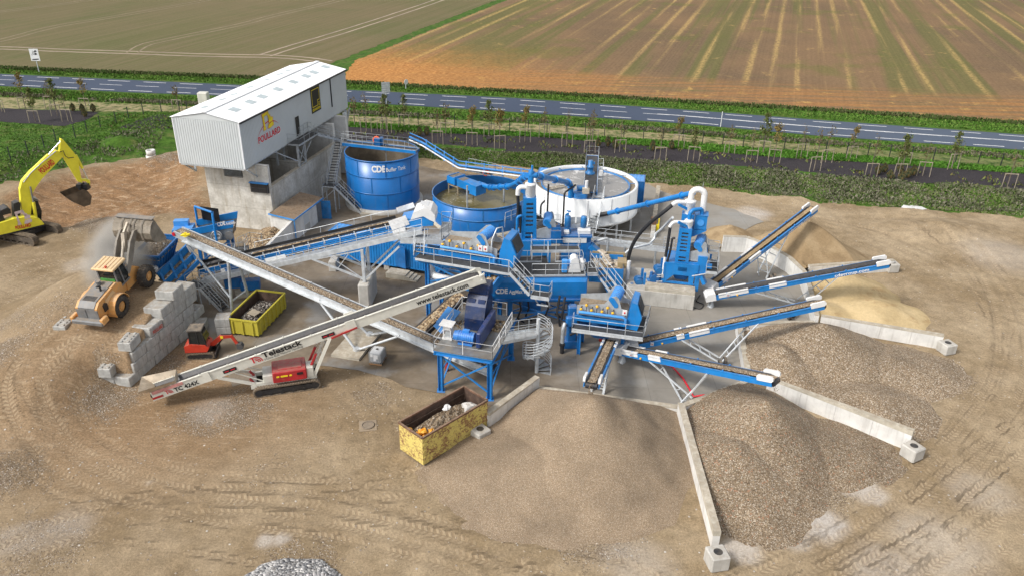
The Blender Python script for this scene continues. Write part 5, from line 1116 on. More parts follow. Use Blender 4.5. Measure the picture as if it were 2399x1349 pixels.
pz = hh(0, 0, -1.25); m = MB(); PP = [hh(-1.6, -2.2, -1.25), hh(1.9, -2.2, -1.25), hh(1.9, -1.0, -1.25), hh(-1.6, -1.0, -1.25)]; deck(m, PP, .35); PQ = [hh(1.5, -1.0, -1.25), hh(2.4, -1.0, -1.25), hh(2.4, 1.6, -1.25), hh(1.5, 1.6, -1.25)]; deck(m, PQ, .35); m.rail([PP[0], PP[1], hh(2.4, -1.0, -1.25), PQ[2], PQ[3]], 1.1, 1.3); m.build('head_platform', ['galv_light', 'galv'], cI)
# trestle and concrete pier
pf = V((-12.87, 61.81, 0)); pd = bside
m = MB(); ztop = 5.55
c1, c2 = pf, pf+pd*2.2
for q in (c1, c2): m.beam(V((q.x, q.y, 2.45)), V((q.x, q.y, ztop)), .24, .24)
m.beam(V((c1.x, c1.y, 2.9)), V((c2.x, c2.y, ztop-.2)), .09, .09); m.beam(V((c2.x, c2.y, 2.9)), V((c1.x, c1.y, ztop-.2)), .09, .09)
for q in (c1, c2):
    m.beam(V((q.x, q.y, 2.7))+bh*.1, V((q.x, q.y, 5.9))+bh*3.2, .14, .14); e = V((q.x, q.y, 2.75))-bh*.1; g_ = V((q.x, q.y, 4.5))-bh*4.4; m.beam(e, g_, .14, .16); m.beam(V((q.x, q.y, 4.9))-bh*3.0, e, .06, .06); m.beam(e.lerp(g_, .5), V((q.x, q.y, ztop-.5))-bh*1.2, .06, .06); m.beam(e.lerp(g_, .97), V((q.x, q.y, ztop-.1)), .1, .1)
m.build('trestle', 'galv_light', cI)
m = MB(); rot = Matrix((bh, bside, V((0, 0, 1)))).transposed(); m.bbox(pf+pd*1.1+V((0, 0, 1.22)), (1.0, 3.4, 2.44), rot=rot, bev=.12); tag(m.build('concrete_pier', 'conc'), 'stout concrete pier carrying the steel trestle of the inclined conveyor', 'pier')
m = MB(); q = G(778, 622, .5); m.bbox((q.x+.1, q.y+.4, .5), (.7, 1.5, 1.0), rot=rot); tag(m.build('concrete_footing', 'conc'), 'small concrete footing at the left corner of the long blue container', 'footing')
# ---- white mobile stacker
T, H_ = G(358, 915, 1.15), G(1118, 646, 7.6)
sk, fS = conveyor('tracked_stacker', 'long cream mobile stacker conveyor on crawler tracks with red engine cover', T, H_, .95, 'cream', .72, guards=False, drive=False, idlers=99, trough=.22, slim=.09, cat='stacker')
for i in range(11):
    for k in (-1, 1): m = MB(); m.box(fS(1.5+i*(fS.L-2)/11, k*.57, .31), (.1, .08, .08)); m.build('belt_bracket', 'cream', sk)
m = MB(); e = .57
hp_ = [fS(-.55, -1.0, .85), fS(1.9, -.75, .62), fS(1.9, .75, .62), fS(-.55, 1.0, .85)]; lo_ = [fS(.2, -.48, .16), fS(1.9, -.48, .2), fS(1.9, .48, .2), fS(.2, .48, .16)]
m.add(hp_+lo_, [(0,1,5,4), (1,2,6,5), (2,3,7,6), (3,0,4,7)]); m.add([p+V((0, 0, -.03)) for p in hp_]+[p+V((0, 0, -.03)) for p in lo_], [(4,5,1,0), (5,6,2,1), (6,7,3,2), (7,4,0,3)]); m.build('feed_hopper', pmat('dusty_hopper_steel', (.46, .38, .28), .6, var=.25, dust=.5), sk)
m = MB(); m.beam(fS(.1, .64, .17), fS(2.3, .64, .17), .03, .24, up=fS.n); m.build('mesh_guard', pmat('faded_red_mesh', (.55, .25, .23), .6, var=.4), sk)
m = MB(); m.beam(fS(-.05, .625, -.26), fS(.7, .625, -.26), .03, .16, up=fS.n); m.build('tail_marker', 'red', sk)
m = MB(); m.beam(fS(.0, -.62, -.32), fS(.0, .62, -.32), .1, .3); m.build('tail_plate', 'cream', sk)
for k in (1,):
    o = lambda t, n: fS(t, .64*k+.0, n)
    text('TC 424X', o(1.55, -.33), fS.l, fS.n, .46, 'letter_black', sk, bold=.03, width=1.75)
    text('Telestack', o(8.05, -.13), fS.l, fS.n, .62, 'letter_black', sk, bold=.03, width=2.9)
    text('Mobile Bulk Material Handling', o(8.1, -.36), fS.l, fS.n, .24, 'letter_black', sk, bold=.0, width=2.8)
    text('www.telestack.com', o(fS.L-4.9, -.28), fS.l, fS.n, .56, 'letter_black', sk, bold=.025, width=4.0)
    for t0, sz in ((7.2, .48), (.95, .3)):
        m = MB(); b0_ = o(t0, -.30); P = strip([(0, 1.0), (.6, 1.0)], .16)+strip([(.28, .95), (.28, .15)], .2)
        for r_ in (.35, .62, .9): P += strip([(.35+.28+r_*math.cos(a), .05+r_*math.sin(a)) for a in [math.pi/2*i/6 for i in range(7)]], .14)
        flat(m, b0_, fS.l*sz, fS.n*sz, P, .012/sz); m.build('emblem', 'letter_red', sk)
    for t0 in (5.1, 12.4):
        m = MB(); m.beam(o(t0, -.15), o(t0+.95, -.15), .02, .26, up=fS.n); pl_ = m.build('name_plate', 'letter_black', sk); m = MB(); flat(m, o(t0+.1, -.19)+fS.s*.0, fS.l, fS.n, [[(0, 0), (.3, 0), (.3, .07), (0, .07)], [(.42, 0), (.75, 0), (.75, .07), (.42, .07)]], .012); m.build('plate_mark', 'letter_red', pl_)
m = MB(); m.beam(fS(3.7, .64, -.02), fS(4.2, .66, -.02), .1, .8, up=fS.n); m.beam(fS(14.3, .64, -.02), fS(15.0, .66, -.02), .1, .85, up=fS.n); m.beam(fS(14.3, -.64, -.02), fS(15.0, -.66, -.02), .1, .85, up=fS.n); m.build('splice_plate', 'cream', sk)
m = MB(); m.beam(fS(13.0, .70, -.42), fS(15.0, .70, -.28), .13, .13); m.build('red_ram', 'red', sk)
m = MB(); m.prism([(-.3, -.35), (.55, -.5), (.55, .2), (.25, .3), (-.3, .3)], fS(fS.L-.1, .62, 0), fS.l, fS.n, .08); m.prism([(-.3, -.35), (.55, -.5), (.55, .2), (.25, .3), (-.3, .3)], fS(fS.L-.1, -.62, 0), fS.l, fS.n, .08); m.beam(fS(fS.L+.1, .75, .25), fS(fS.L+.5, .75, .4), .1, .1); m.tube(fS(fS.L+.25, -.7, -.2), fS(fS.L+.25, .7, -.2), .18, 10); m.build('head_end', 'cream', sk)
# undercarriage : crawler beam along tracks direction
ta, tb = G(596, 934, 0), G(752, 910, 0); td = (tb-ta); td.z = 0; TL = td.length; td.normalize(); tn = V((-td.y, td.x, 0))
def crawler(mb_track, mb_frame, c, d, L, w=.42, h=.72):
    """track loop centred at c (ground), along d"""
    d = V(d).normalized(); n_ = V((-d.y, d.x, 0)); r = h/2; prof = []
    for i in range(9): a = -math.pi/2+math.pi*i/8; prof.append((L/2-r+r*math.cos(a), r+r*math.sin(a)))
    for i in range(9): a = math.pi/2+math.pi*i/8; prof.append((-L/2+r+r*math.cos(a), r+r*math.sin(a)))
    inner = [(x*(1-.08/abs(x) if abs(x) > .1 else 1), r+(z-r)*(r-.07)/r) for x, z in prof]; k = len(prof)
    vs = [c+d*x+V((0, 0, z))+n_*(s*w/2) for s in (-1, 1) for x, z in prof]+[c+d*x+V((0, 0, z))+n_*(s*w/2) for s in (-1, 1) for x, z in inner]
    fs = [(i, (i+1) % k, k+(i+1) % k, k+i) for i in range(k)]+[(2*k+i, 3*k+i, 3*k+(i+1) % k, 2*k+(i+1) % k) for i in range(k)]+[(i, 2*k+i, 2*k+(i+1) % k, (i+1) % k) for i in range(k)]+[(k+i, k+(i+1) % k, 3*k+(i+1) % k, 3*k+i) for i in range(k)]
    mb_track.add(vs, fs)
    per = 2*(L-2*r)+2*math.pi*r; N = int(per/.19)
    for i in range(N):
        s = per*i/N; l0 = L-2*r
        if s < l0: x, z, a = -l0/2+s, 0, -math.pi/2
        elif s < l0+math.pi*r: a = -math.pi/2+(s-l0)/r; x, z = l0/2+r*math.cos(a), r+r*math.sin(a)
        elif s < 2*l0+math.pi*r: x, z, a = l0/2-(s-l0-math.pi*r), h, math.pi/2
        else: a = math.pi/2+(s-2*l0-math.pi*r)/r; x, z = -l0/2+r*math.cos(a), r+r*math.sin(a)
        nrm = d*math.cos(a)+V((0, 0, math.sin(a))); q = c+d*x+V((0, 0, z))+nrm*.015; mb_track.beam(q-n_*(w/2), q+n_*(w/2), .12, .05, up=nrm)
    mb_frame.beam(c-d*(L/2-r)+V((0, 0, r)), c+d*(L/2-r)+V((0, 0, r)), w*.8, h*.5)
    for i in range(6): x = -L/2+r+(L-2*r)*i/5; mb_frame.tube(c+d*x+V((0, 0, r if i in (0, 5) else .2))-n_*w*.46, c+d*x+V((0, 0, r if i in (0, 5) else .2))+n_*w*.46, r*.78 if i in (0, 5) else .14, 12)
for k in (0, 1):
    mt, mf = MB(), MB(); c = (ta+tb)*.5+tn*(.25+k*2.1); c.z = 0; crawler(mt, mf, c, td, TL, .42, .74); o = mt.build('crawler_track', 'track', sk); mf.build('track_frame', 'black', o)
cc = (ta+tb)*.5+tn*1.3; cc.z = 0
def ck(x, y, z): return cc+td*x+tn*y+V((0, 0, z))
m = MB(); m.beam(ck(-2.4, -.75, .85), ck(2.2, -.75, .85), .22, .3); m.beam(ck(-2.4, .75, .85), ck(2.2, .75, .85), .22, .3); m.beam(ck(-2.3, -.9, .75), ck(-2.3, .9, .75), .4, .3); m.beam(ck(1.9, -.9, .8), ck(1.9, .9, .8), .3, .3); m.build('chassis', 'cream', sk)
m = MB(); rot = Matrix((td, tn, V((0, 0, 1)))).transposed(); m.bbox(ck(.3, -.3, 1.42), (2.4, 1.75, .9), rot=rot, bev=.06); eh = m.build('engine_cover', 'red', sk)
m = MB(); m.bbox(ck(.35, -.3, 1.9), (1.7, 1.1, .08), rot=rot); m.build('cover_lid', pmat('dusty_red_lid', (.42, .06, .06), .5, dust=.35), eh)
m = MB()
for x, w_ in ((-.55, .2), (-.1, .5), (.35, .18)): m.box(ck(x, -1.185, 1.5), (w_, .03, .12), rot=rot)
m.build('warning_label', 'signyellow', eh)
m = MB(); m.box(ck(1.02, -1.19, 1.55), (.42, .03, .2), rot=rot); m.build('maker_plate', 'letter_black', eh)
m = MB(); m.bbox(ck(-1.25, -.2, 1.25), (.7, 1.4, .6), rot=rot); m.build('tank_box', 'cream', sk); m = MB(); m.bbox(ck(1.75, -.5, 1.4), (.5, 1.0, .8), rot=rot); m.build('tank_box', 'cream', sk)
for k in (-1, 1):
    m = MB(); y = .8*k; m.beam(ck(2.0, y, .9), fS(12.9, k*-.6, -.42), .18, .24); m.build('support_arm', 'cream', sk); m = MB(); m.beam(ck(-2.2, y, .95), fS(4.6, k*-.6, -.4), .16, .2); m.beam(ck(-1.2, y, .9), fS(5.6, k*-.5, -.4), .06, .06); m.build('support_arm', 'cream', sk)
m = MB()
for q in (.25, .5, .75): m.beam(ck(2.0, -.8, .9).lerp(fS(12.9, .6, -.42), q), ck(2.0, .8, .9).lerp(fS(12.9, -.6, -.42), q), .08, .1)
m.build('arm_rungs', 'cream', sk)
m = MB()
for k in (-1, 1): a, b = ck(1.6, .5*k, 1.0), fS(12.3, k*-.45, -.4); m = MB(); m.tube(a, a.lerp(b, .6), .1, 8); m.build('lift_ram', 'red', sk); m = MB(); a, b = ck(-2.2, .55*k, .8), fS(6.2, k*-.45, -.4); m.tube(a, a.lerp(b, .35), .09, 8); m.build('lift_ram', 'red', sk)
m = MB()
for k in (-1, 1): a, b = ck(1.6, .5*k, 1.0), fS(12.3, k*-.45, -.4); m.tube(a.lerp(b, .6), b, .05, 8)
m.build('ram_rod', 'chrome', sk)
# ---- bay walls
def wallseg(mb, a, b, h0, h1=None, w=.3, zb=0):
    a, b = V((a.x, a.y, 0)), V((b.x, b.y, 0)); d = (b-a).normalized(); n = V((-d.y, d.x, 0))*(w/2); h1 = h0 if h1 is None else h1; z = lambda k: V((0, 0, k))
    fo = n*1.0
    mb.add([a-fo+z(zb), b-fo+z(zb), b+fo+z(zb), a+fo+z(zb), a-n+z(h0), b-n+z(h1), b+n+z(h1), a+n+z(h0)], [(3,2,1,0), (4,5,6,7), (0,1,5,4), (1,2,6,5), (2,3,7,6), (3,0,4,7)])
def wall(label, P, h, w=.32, cap=True, joint=2.4):
    P = [V(p) for p in P]; rt = thing('bay_wall', label, 'wall', (P[0].x, P[0].y, 0)); m = MB(); c = MB(); j = MB()
    hs2 = h if hasattr(h, '__len__') else [h]*len(P)
    for i in range(len(P)-1):
        a, b = P[i], P[i+1]; a, b = V((a.x, a.y, 0)), V((b.x, b.y, 0)); L = (b-a).length; k = max(1, round(L/joint)); d = (b-a)/L
        for q in range(k): p0, p1 = a+d*(L*q/k+.008), a+d*(L*(q+1)/k-.008); wallseg(m, p0, p1, hs2[i]+(hs2[i+1]-hs2[i])*q/k, hs2[i]+(hs2[i+1]-hs2[i])*(q+1)/k, w)
        wallseg(c, a, b, hs2[i]+.012, hs2[i+1]+.012, w+.02, zb=min(hs2[i], hs2[i+1])-.05)
    m.build('wall_panel', 'conc_light', rt); c.build('wall_top', 'conc_cap', rt); return rt
W1 = (G(1141, 1003, 0), G(1258, 912, 0)); W2 = (G(1674, 1282, 0), G(1592, 968, 0)); W3 = (G(2128, 1052, 0), G(1795, 918, 0)); W4 = (G(2202, 815, 0), G(1918, 766, 0)); W5 = (G(2088, 634, 0), G(1890, 648, 0))
wall('sloping pale concrete bay wall beside the large rusty yellow skip', W1, [1.35, 1.2], .42)
wall('long concrete bay wall between the two nearest gravel heaps', W2, [1.25, .95], .42)
wall('concrete bay wall with one darker patch between the near and far brown gravel heaps', W3, [1.6, 1.3], .36)
wall('concrete bay wall between the brown gravel and the yellow sand', W4, [1.3, 1.2], .36)
wall('short concrete bay wall between the yellow sand and the dark sand heap', W5, [1.2, 1.2], .36)
wall('curved concrete retaining wall round the sand side of the wet yard', [G(1690, 588, 0), G(1745, 590, 0), G(1800, 611, 0), G(1845, 637, 0), G(1878, 668, 0), G(1892, 705, 0), G(1908, 768, 0)], [1.7, 1.7, 1.65, 1.6, 1.5, 1.4, 1.3], .36)
wall('concrete kerb wall at the foot of the far brown gravel heap', [G(1905, 772, 0), G(1728, 776, 0), G(1748, 888, 0)], [.8, .9, .9], .42)
wall('low concrete kerb running behind the two nearest gravel heaps', [G(1262, 916, 0), G(1590, 962, 0), G(1752, 902, 0)], [.35, .4, .5], .4)
wall('pale free-standing concrete wall running away beyond the cyclone tower', [G(1528, 558, 0), G(1541, 452, 0)], [.9, .9], .45)
def endblock(label, u, v, rz, tall=1.0):
    p = G(u, v, 0); m = MB(); s = .55; m.bbox(p+V((0, s, tall/2)), (1.1, 1.1, tall), rz=rz, bev=.07); o = m.build('anchor_block', 'conc'); tag(o, label, 'concrete block', 'anchor blocks at the bay wall ends')
    m = MB(); q = p+V((0, s, tall)); m.lathe(q, [(.26, .006), (.2, .008)], 16); m.disc(q+V((0, 0, .007)), .2, 16); c = m.build('lifting_hole', 'black', o)
endblock('pale cube concrete block with a round hole, nearest the viewer at the front wall end', 1682, 1340, .2, 1.0)
endblock('grey concrete block with a round hole tucked beside the rusty yellow skip', 1124, 1036, .75, .75)
endblock('concrete block with a round hole at the tip of the wall with the darker patch', 2142, 1082, .5, .95)
endblock('concrete block at the tip of the wall between gravel and yellow sand', 2222, 832, .3, .9)
endblock('concrete block at the tip of the wall under the conveyor over yellow sand', 2092, 640, .1, .9)
# ---- stockpiles
def pile(name, label, cat, poly, cones, mat, step=.17, wallh=.75, seed=0, bump=.1, ripple=0, walls=(), kind='stuff', floor=0.0):
    P = poly; x0, x1 = min(p[0] for p in P), max(p[0] for p in P); y0, y1 = min(p[1] for p in P), max(p[1] for p in P)
    xs_, ys_ = np.arange(x0, x1, step), np.arange(y0, y1, step); X, Y = np.meshgrid(xs_, ys_); x, y = X.ravel(), Y.ravel(); h = np.full(x.shape, -.4)
    for cx, cy, rx, ry, hh_, ex in cones:
        q = np.hypot((x-cx)/rx, (y-cy)/ry)*(1+.22*(fbm(x*.25+seed, y*.25, 3)-.5)); h = np.maximum(h, hh_*np.clip(1-q, -.12, 1)*np.abs(np.clip(1-q, 0.02, 1))**(ex-1))
    k = fbm(x*.6+seed*3, y*.6, 4)-.5; h = h+k*bump*2.4*(h > -.05)+ripple*np.sin(np.hypot(x-cones[0][0]+2.5, y-cones[0][1])*2.4+k*3)*sstep(h, .3, 1.2)*sstep(x-cones[0][0], -1, 2)
    for wp in walls:
        d, sd_, ar = poly_dist(x, y, wp); h = np.minimum(h, wallh+.75*d)
    sd2 = sdf(x, y, P); h = np.where(sd2 > 0, -1, np.minimum(h, floor+.05+.62*np.maximum(0, -sd2)) if not len(walls) else np.minimum(h, floor+(.02+.9*np.maximum(0, -sd2))*1.0 if 0 else h))
    nx, ny = len(xs_), len(ys_); H2 = h.reshape(ny, nx); m = MB(); idx = -np.ones((ny, nx), int); vs = []
    keep = H2 > -.12
    f = keep[:-1, :-1] & keep[1:, :-1] & keep[:-1, 1:] & keep[1:, 1:]; use = np.zeros_like(keep)
    for a, b in ((0, 0), (0, 1), (1, 0), (1, 1)): use[a:ny-1+a, b:nx-1+b] |= f
    idx[use] = np.arange(use.sum()); vs = np.stack([X[use], Y[use], H2[use]], 1); jj, ii = np.nonzero(f)
    fs = np.stack([idx[jj, ii], idx[jj, ii+1], idx[jj+1, ii+1], idx[jj+1, ii]], 1)
    m.add([tuple(v) for v in vs], [tuple(q) for q in fs], 0, True); o = m.build(name, mat); return tag(o, label, cat, kind=kind)
def pp(*a, z=0): return [tuple(G(u, v, z))[:2] for u, v in a]
hE, hD, hC, hB, hA = [tuple(f(f.L+.3))[:2] for f in (fE, fD, fC, fB, fA)]
w2l = [(W2[0].x-.2, W2[0].y), (W2[1].x-.2, W2[1].y)]
pile('gravel_heap', 'largest heap of fine brown gravel, nearest the viewer under the short conveyor', 'gravel heap', pp((1258, 912), (1262, 916), (1590, 962), (1592, 968), (1674, 1282), (1660, 1420), (800, 1420), (900, 1130), (1130, 1010)), [(hE[0]+.1, hE[1]-.9, 7.0, 9.4, 3.6, 1.12), (hE[0]-3.5, hE[1]-4, 7.5, 6.5, 1.4, 1.1), (hE[0]+2.5, hE[1]+2, 4.5, 3.5, 1.6, 1.1)], 'gravel_fine', seed=1, bump=.06, ripple=.10, wallh=.22, walls=[w2l, [tuple(W1[0])[:2], tuple(W1[1])[:2]], pp((1262, 916), (1590, 962))])
pile('gravel_heap', 'heap of mixed red-brown gravel between the two nearest bay walls', 'gravel heap', pp((1592, 964), (1752, 902), (1795, 918), (2128, 1052), (2150, 1090), (1950, 1330), (1690, 1330), (1674, 1282)), [(hD[0]-.8, hD[1]-.8, 5.2, 7.0, 3.1, 1.05), (hD[0]-3.3, hD[1]-4.2, 5.5, 6.5, 1.9, 1.15), (hD[0]+2.2, hD[1]-2.0, 6.0, 4.0, 1.0, 1.0)], 'gravel_coarse', seed=2, bump=.09, wallh=.75, walls=[[(W2[0].x+.2, W2[0].y), (W2[1].x+.2, W2[1].y)], [tuple(W3[0])[:2], tuple(W3[1])[:2]], pp((1600, 964), (1752, 905))])
pile('gravel_heap', 'broad brown gravel heap beyond the bay wall with the darker patch', 'gravel heap', pp((1728, 776), (1905, 772), (1918, 766), (2202, 815), (2330, 860), (2300, 1000), (2150, 1060), (2128, 1052), (1795, 918), (1748, 888)), [(hC[0]+.1, hC[1]-.4, 6.6, 6.2, 3.2, 1.05), (hC[0]-3.6, hC[1]-2.4, 4.8, 5.5, 2.2, 1.1), (hC[0]+5.2, hC[1]-2.2, 6.5, 4.2, 1.2, 1.0), (hC[0]+1, hC[1]-7, 5.5, 4.5, 1.3, 1.0)], 'gravel_mid', seed=3, bump=.10, wallh=.95, walls=[[tuple(W3[0])[:2], tuple(W3[1])[:2]], [tuple(W4[0])[:2], tuple(W4[1])[:2]], pp((1728, 776), (1905, 772)), pp((1728, 776), (1748, 888))])
pile('sand_heap', 'heap of pale yellow sand between the two short bay walls', 'sand heap', pp((1878, 668), (1890, 648), (2088, 634), (2330, 690), (2320, 860), (2202, 815), (1918, 766), (1908, 768), (1892, 705)), [(*pp((1965, 688))[0], 5.6, 4.8, 2.3, 1.0), (*pp((2040, 735))[0], 5.0, 3.6, 1.5, .9), (*pp((1930, 740))[0], 4.0, 3.6, 1.2, .9)], 'sand_yellow', seed=4, bump=.12, wallh=.6, walls=[[tuple(W4[0])[:2], tuple(W4[1])[:2]], pp((1878, 668), (1892, 705), (1908, 768))])
pile('sand_heap', 'tall heap of dark brown sand under the conveyor beside the cyclone tower', 'sand heap', pp((1690, 588), (1745, 590), (1800, 611), (1845, 637), (1878, 668), (1890, 648), (2088, 634), (2200, 600), (2000, 500), (1800, 470), (1640, 500), (1650, 560)), [(hA[0]-.4, hA[1]-.6, 6.8, 6.8, 4.4, 1.05), (hA[0]-4.0, hA[1]-2.2, 6.4, 5.5, 2.9, .95), (hA[0]-2, hA[1]-5, 6, 3.4, 1.4, .9)], 'sand_brown', seed=5, bump=.07, wallh=.9, walls=[pp((1690, 588), (1745, 590), (1800, 611), (1845, 637), (1878, 668)), [tuple(W5[0])[:2], tuple(W5[1])[:2]]])
pile('sand_heap', 'small low heap of brown sand left of the tall dark sand heap', 'sand heap', pp((1640, 530), (1700, 500), (1790, 515), (1760, 575), (1660, 575)), [(*pp((1708, 552))[0], 2.6, 2.6, 1.3, 1.0)], 'sand_brown', seed=6, bump=.05)
pile('stone_heap', 'heap of pale broken stone against the bunker foot behind the wing wall', 'stone heap', pp((575, 590), (560, 550), (600, 520), (640, 530), (694, 532), (690, 560), (628, 605)), [(*pp((655, 560))[0], 3.2, 3.2, 1.6, .9), (*pp((610, 572))[0], 3.0, 2.6, 1.1, .9)], 'stone_heap', seed=7, bump=.16)
pile('gravel_heap', 'small heap of pale grey ballast at the bottom edge of the yard', 'gravel heap', pp((560, 1330), (640, 1300), (760, 1310), (830, 1370), (780, 1450), (560, 1450), (520, 1380)), [(*pp((690, 1365))[0], 2.9, 2.0, .45, .8)], 'grey_gravel', seed=8, bump=.08)
# ================================================================== plant machinery
UP = V((0, 0, 1))
def frame2(P0, P1):
    u = V((P1.x-P0.x, P1.y-P0.y, 0)); L = u.length; u.normalize(); v = V((-u.y, u.x, 0)); return u, v, L
class Lo:
    """local frame at o with x along u, y away (v), z up"""
    def __init__(s, o, u): s.o = V(o); s.u = V(u).normalized(); s.v = V((-s.u.y, s.u.x, 0)); s.rot = Matrix((s.u, s.v, UP)).transposed()
    def __call__(s, x, y, z=0): return s.o+s.u*x+s.v*y+UP*z
    def box(s, mb, x0, x1, y0, y1, z0, z1, mat=0, bev=0):
        c, d = s((x0+x1)/2, (y0+y1)/2, (z0+z1)/2), (abs(x1-x0), abs(y1-y0), abs(z1-z0))
        return mb.bbox(c, d, mat, rot=s.rot, bev=bev) if bev else mb.box(c, d, mat, rot=s.rot)
    def prism(s, mb, poly, y, d, mat=0): return mb.prism(poly, s(0, y, 0), s.u, UP, d, mat)
MT['slurry'] = pmat('wet_brown_slurry', (.20, .14, .08), .25, var=.3, dust=.4, scale=2, bump=.3)
MT['plate'] = pmat('bolted_steel_plate', (.42, .45, .47), .5, .3, var=.18, dust=.2, scale=1.6, streak=.15)
def ribbed_drum(mb, a, b, r, mat=0, n=16):
    a, b = V(a), V(b); k = 7
    mb.tube(a, b, r*.9, n, mat)
    for i in range(k): q = a.lerp(b, (i+.5)/k); d = (b-a).normalized()*((b-a).length/k*.28); mb.tube(q-d, q+d, r, n, mat)
def vib_screen(rt, f, L, W, valves=6, deckmat='stone_heap', spray=True, drum=.72, z=0, knobs=1):
    P = [(0, .05), (L, -.05), (L, .8), (L*.86, .95), (L*.80, 1.75), (L*.74, 1.95), (L*.66, 1.85), (L*.52, 1.15), (0, .8)]
    for y in (.04, W-.04): m = MB(); f.prism(m, P, y, .06); m.build('side_plate', 'plate', rt)
    m = MB(); f.box(m, .05, L-.05, .08, W-.08, .35, .5); m.build('screen_deck', deckmat, rt)
    m = MB(); ribbed_drum(m, f(L*drum, .1, 1.5), f(L*drum+.25, W-.1, 1.55), .42); m.build('exciter_drum', 'blue_pale', rt)
    m = MB(); f.prism(m, [(L*drum-.42+.25*a, 1.15+.6*a) for a in ()] or [(L*drum-.38, 1.62), (L*drum-.2, 1.86), (L*drum+.02, 1.8), (L*drum+.40, 1.25), (L*drum+.36, 1.02), (L*drum+.12, .98)], -.02, .05); m.build('drum_cover', 'blue', rt)
    m = MB(); f.box(m, -.1, L+.3, -.12, .0, -.5, -.05); f.box(m, -.1, L+.3, W, W+.12, -.5, -.05)
    for x in (0, L*.33, L*.66, L): f.box(m, x, x+.14, 0, W, -.5, -.2)
    m.build('base_frame', 'blue', rt)
    if spray:
        m = MB(); m.path([f(.2, -.34, .42), f(L-.4, -.34, .42), f(L-.15, -.34, .3), f(L-.12, -.34, -.2)], .12, 8); m.build('spray_main', 'blue_pale', rt)
        for i in range(valves):
            x = .35+(L*.62)*i/(valves-1); m = MB(); m.path([f(x, -.3, .5), f(x, -.2, .95 if i % 2 else .75), f(x+.05, .04, 1.0 if i % 2 else .8)], .035, 5); v_ = m.build('spray_hose', 'rubber', rt)
            m = MB(); m.ball(f(x, -.22, 1.0 if i % 2 else .62), .12, 0, 8, 6); m.build('spray_valve', 'safety_yellow', v_)
def chute(rt, f, x0, x1, y0, y1, z0, z1, mat='blue', win=True):
    m = MB(); w = x1-x0; m.prism([(x0, z0), (x1-w*.1, z0-.1), (x1+w*.18, z0+(z1-z0)*.45), (x1-w*.25, z1-.1), (x0+w*.35, z1), (x0+w*.1, z0+(z1-z0)*.55)], f(0, (y0+y1)/2, 0), f.u, UP, y1-y0); m.build('discharge_chute', mat, rt)
    if win: m = MB(); a = f(x1+w*.16, (y0+y1)/2, z0+(z1-z0)*.5); b = f(x1-w*.2, (y0+y1)/2, z1-.2); m.beam(a+f.u*.04, b+f.u*.04, (y1-y0)*.75, .05, up=f.u); m.build('chute_mesh', 'grate', rt)
# ---- upper rinsing screen on blue columns
P0, P1 = G(972, 604, 6.15), G(1192, 640, 6.15); u, v, L01 = frame2(P0, P1); fU = Lo(V((P0.x, P0.y, 6.15)), u)
us = thing('rinsing_screen', 'upper blue and galvanised rinsing screen raised on blue columns under the white hood', 'screen', V((P0.x, P0.y, 0)))
fUs = Lo(fU(1.6, 1.5, .35), u); vib_screen(us, fUs, 5.0, 2.1, 6, 'slurry')
chute(us, Lo(fU(6.5, 1.4, .1), u), .2, 1.5, .1, 2.2, -.4, 2.1)
m = MB(); deck(m, [fU(0, 0), fU(L01, 0), fU(L01, .95), fU(0, .95)], .22); m.build('walkway', ['galv_light', 'grate'], us)
m = MB(); m.rail([fU(.1, .95), fU(.1, .03), fU(L01-.05, .03)], 1.1, 1.45, toe=False); m.build('handrail', 'galv_light', us)
m = MB()
for x in (.9, 6.3):
    for y in (.4, 3.2): q = fU(x, y); m.ibeam(V((q.x, q.y, 0)), V((q.x, q.y, 5.95)), .32, .32, up=fU.u)
m.build('column', 'blue', us)
m = MB()
for y in (.4, 3.2): m.beam(fU(.9, y, -2.2), fU(6.3, y, -.4), .14, .14); m.beam(fU(6.3, y, -2.4), fU(.9, y, -.4), .14, .14); m.beam(fU(-.3, y, -.38), fU(L01-.2, y, -.38), .2, .3); m.beam(fU(.9, y, -2.3), fU(6.3, y, -2.3), .16, .16)
for x in (.9, 6.3): m.beam(fU(x, .4, -4.8), fU(x, 3.2, -2.4), .12, .12); m.beam(fU(x, 3.2, -4.8), fU(x, .4, -2.4), .12, .12); m.beam(fU(x, .4, -2.4), fU(x, 3.2, -2.4), .14, .14)
m.build('bracing', 'teal', us)
m = MB(); m.add([fU(1.8, 1.2, -.5), fU(6.2, 1.2, -.5), fU(6.2, 3.4, -.5), fU(1.8, 3.4, -.5), fU(3.4, 2.0, -1.7), fU(4.6, 2.0, -1.7), fU(4.6, 2.6, -1.7), fU(3.4, 2.6, -1.7)], [(0,4,5,1), (1,5,6,2), (2,6,7,3), (3,7,4,0)]); m.build('underflow_hopper', 'blue_deep', us)
for x in (5.15, 5.6): m = MB(); fU.box(m, x, x+.36, .98, 1.1, 1.05, 1.5); b_ = m.build('isolator_box', 'white', us); m = MB(); fU.box(m, x+.13, x+.23, .93, .979, 1.2, 1.34); m.build('switch', 'letter_red', b_)
m = MB(); m.path([fU(6.15, 1.3, .9), fU(6.2, 1.4, 2.0), fU(6.5, 1.7, 2.9), fU(6.8, 2.1, 2.9), fU(6.9, 2.2, 1.8)], .06, 6); m.build('water_pipe', 'galv_light', us)
pipe('white_pipe', [G(1010, 620, 5.0), G(1012, 645, 4.4), G(1050, 655, 4.2), G(1120, 655, 4.2)], .3, 'white', 'white drain pipe bending under the upper rinsing screen')
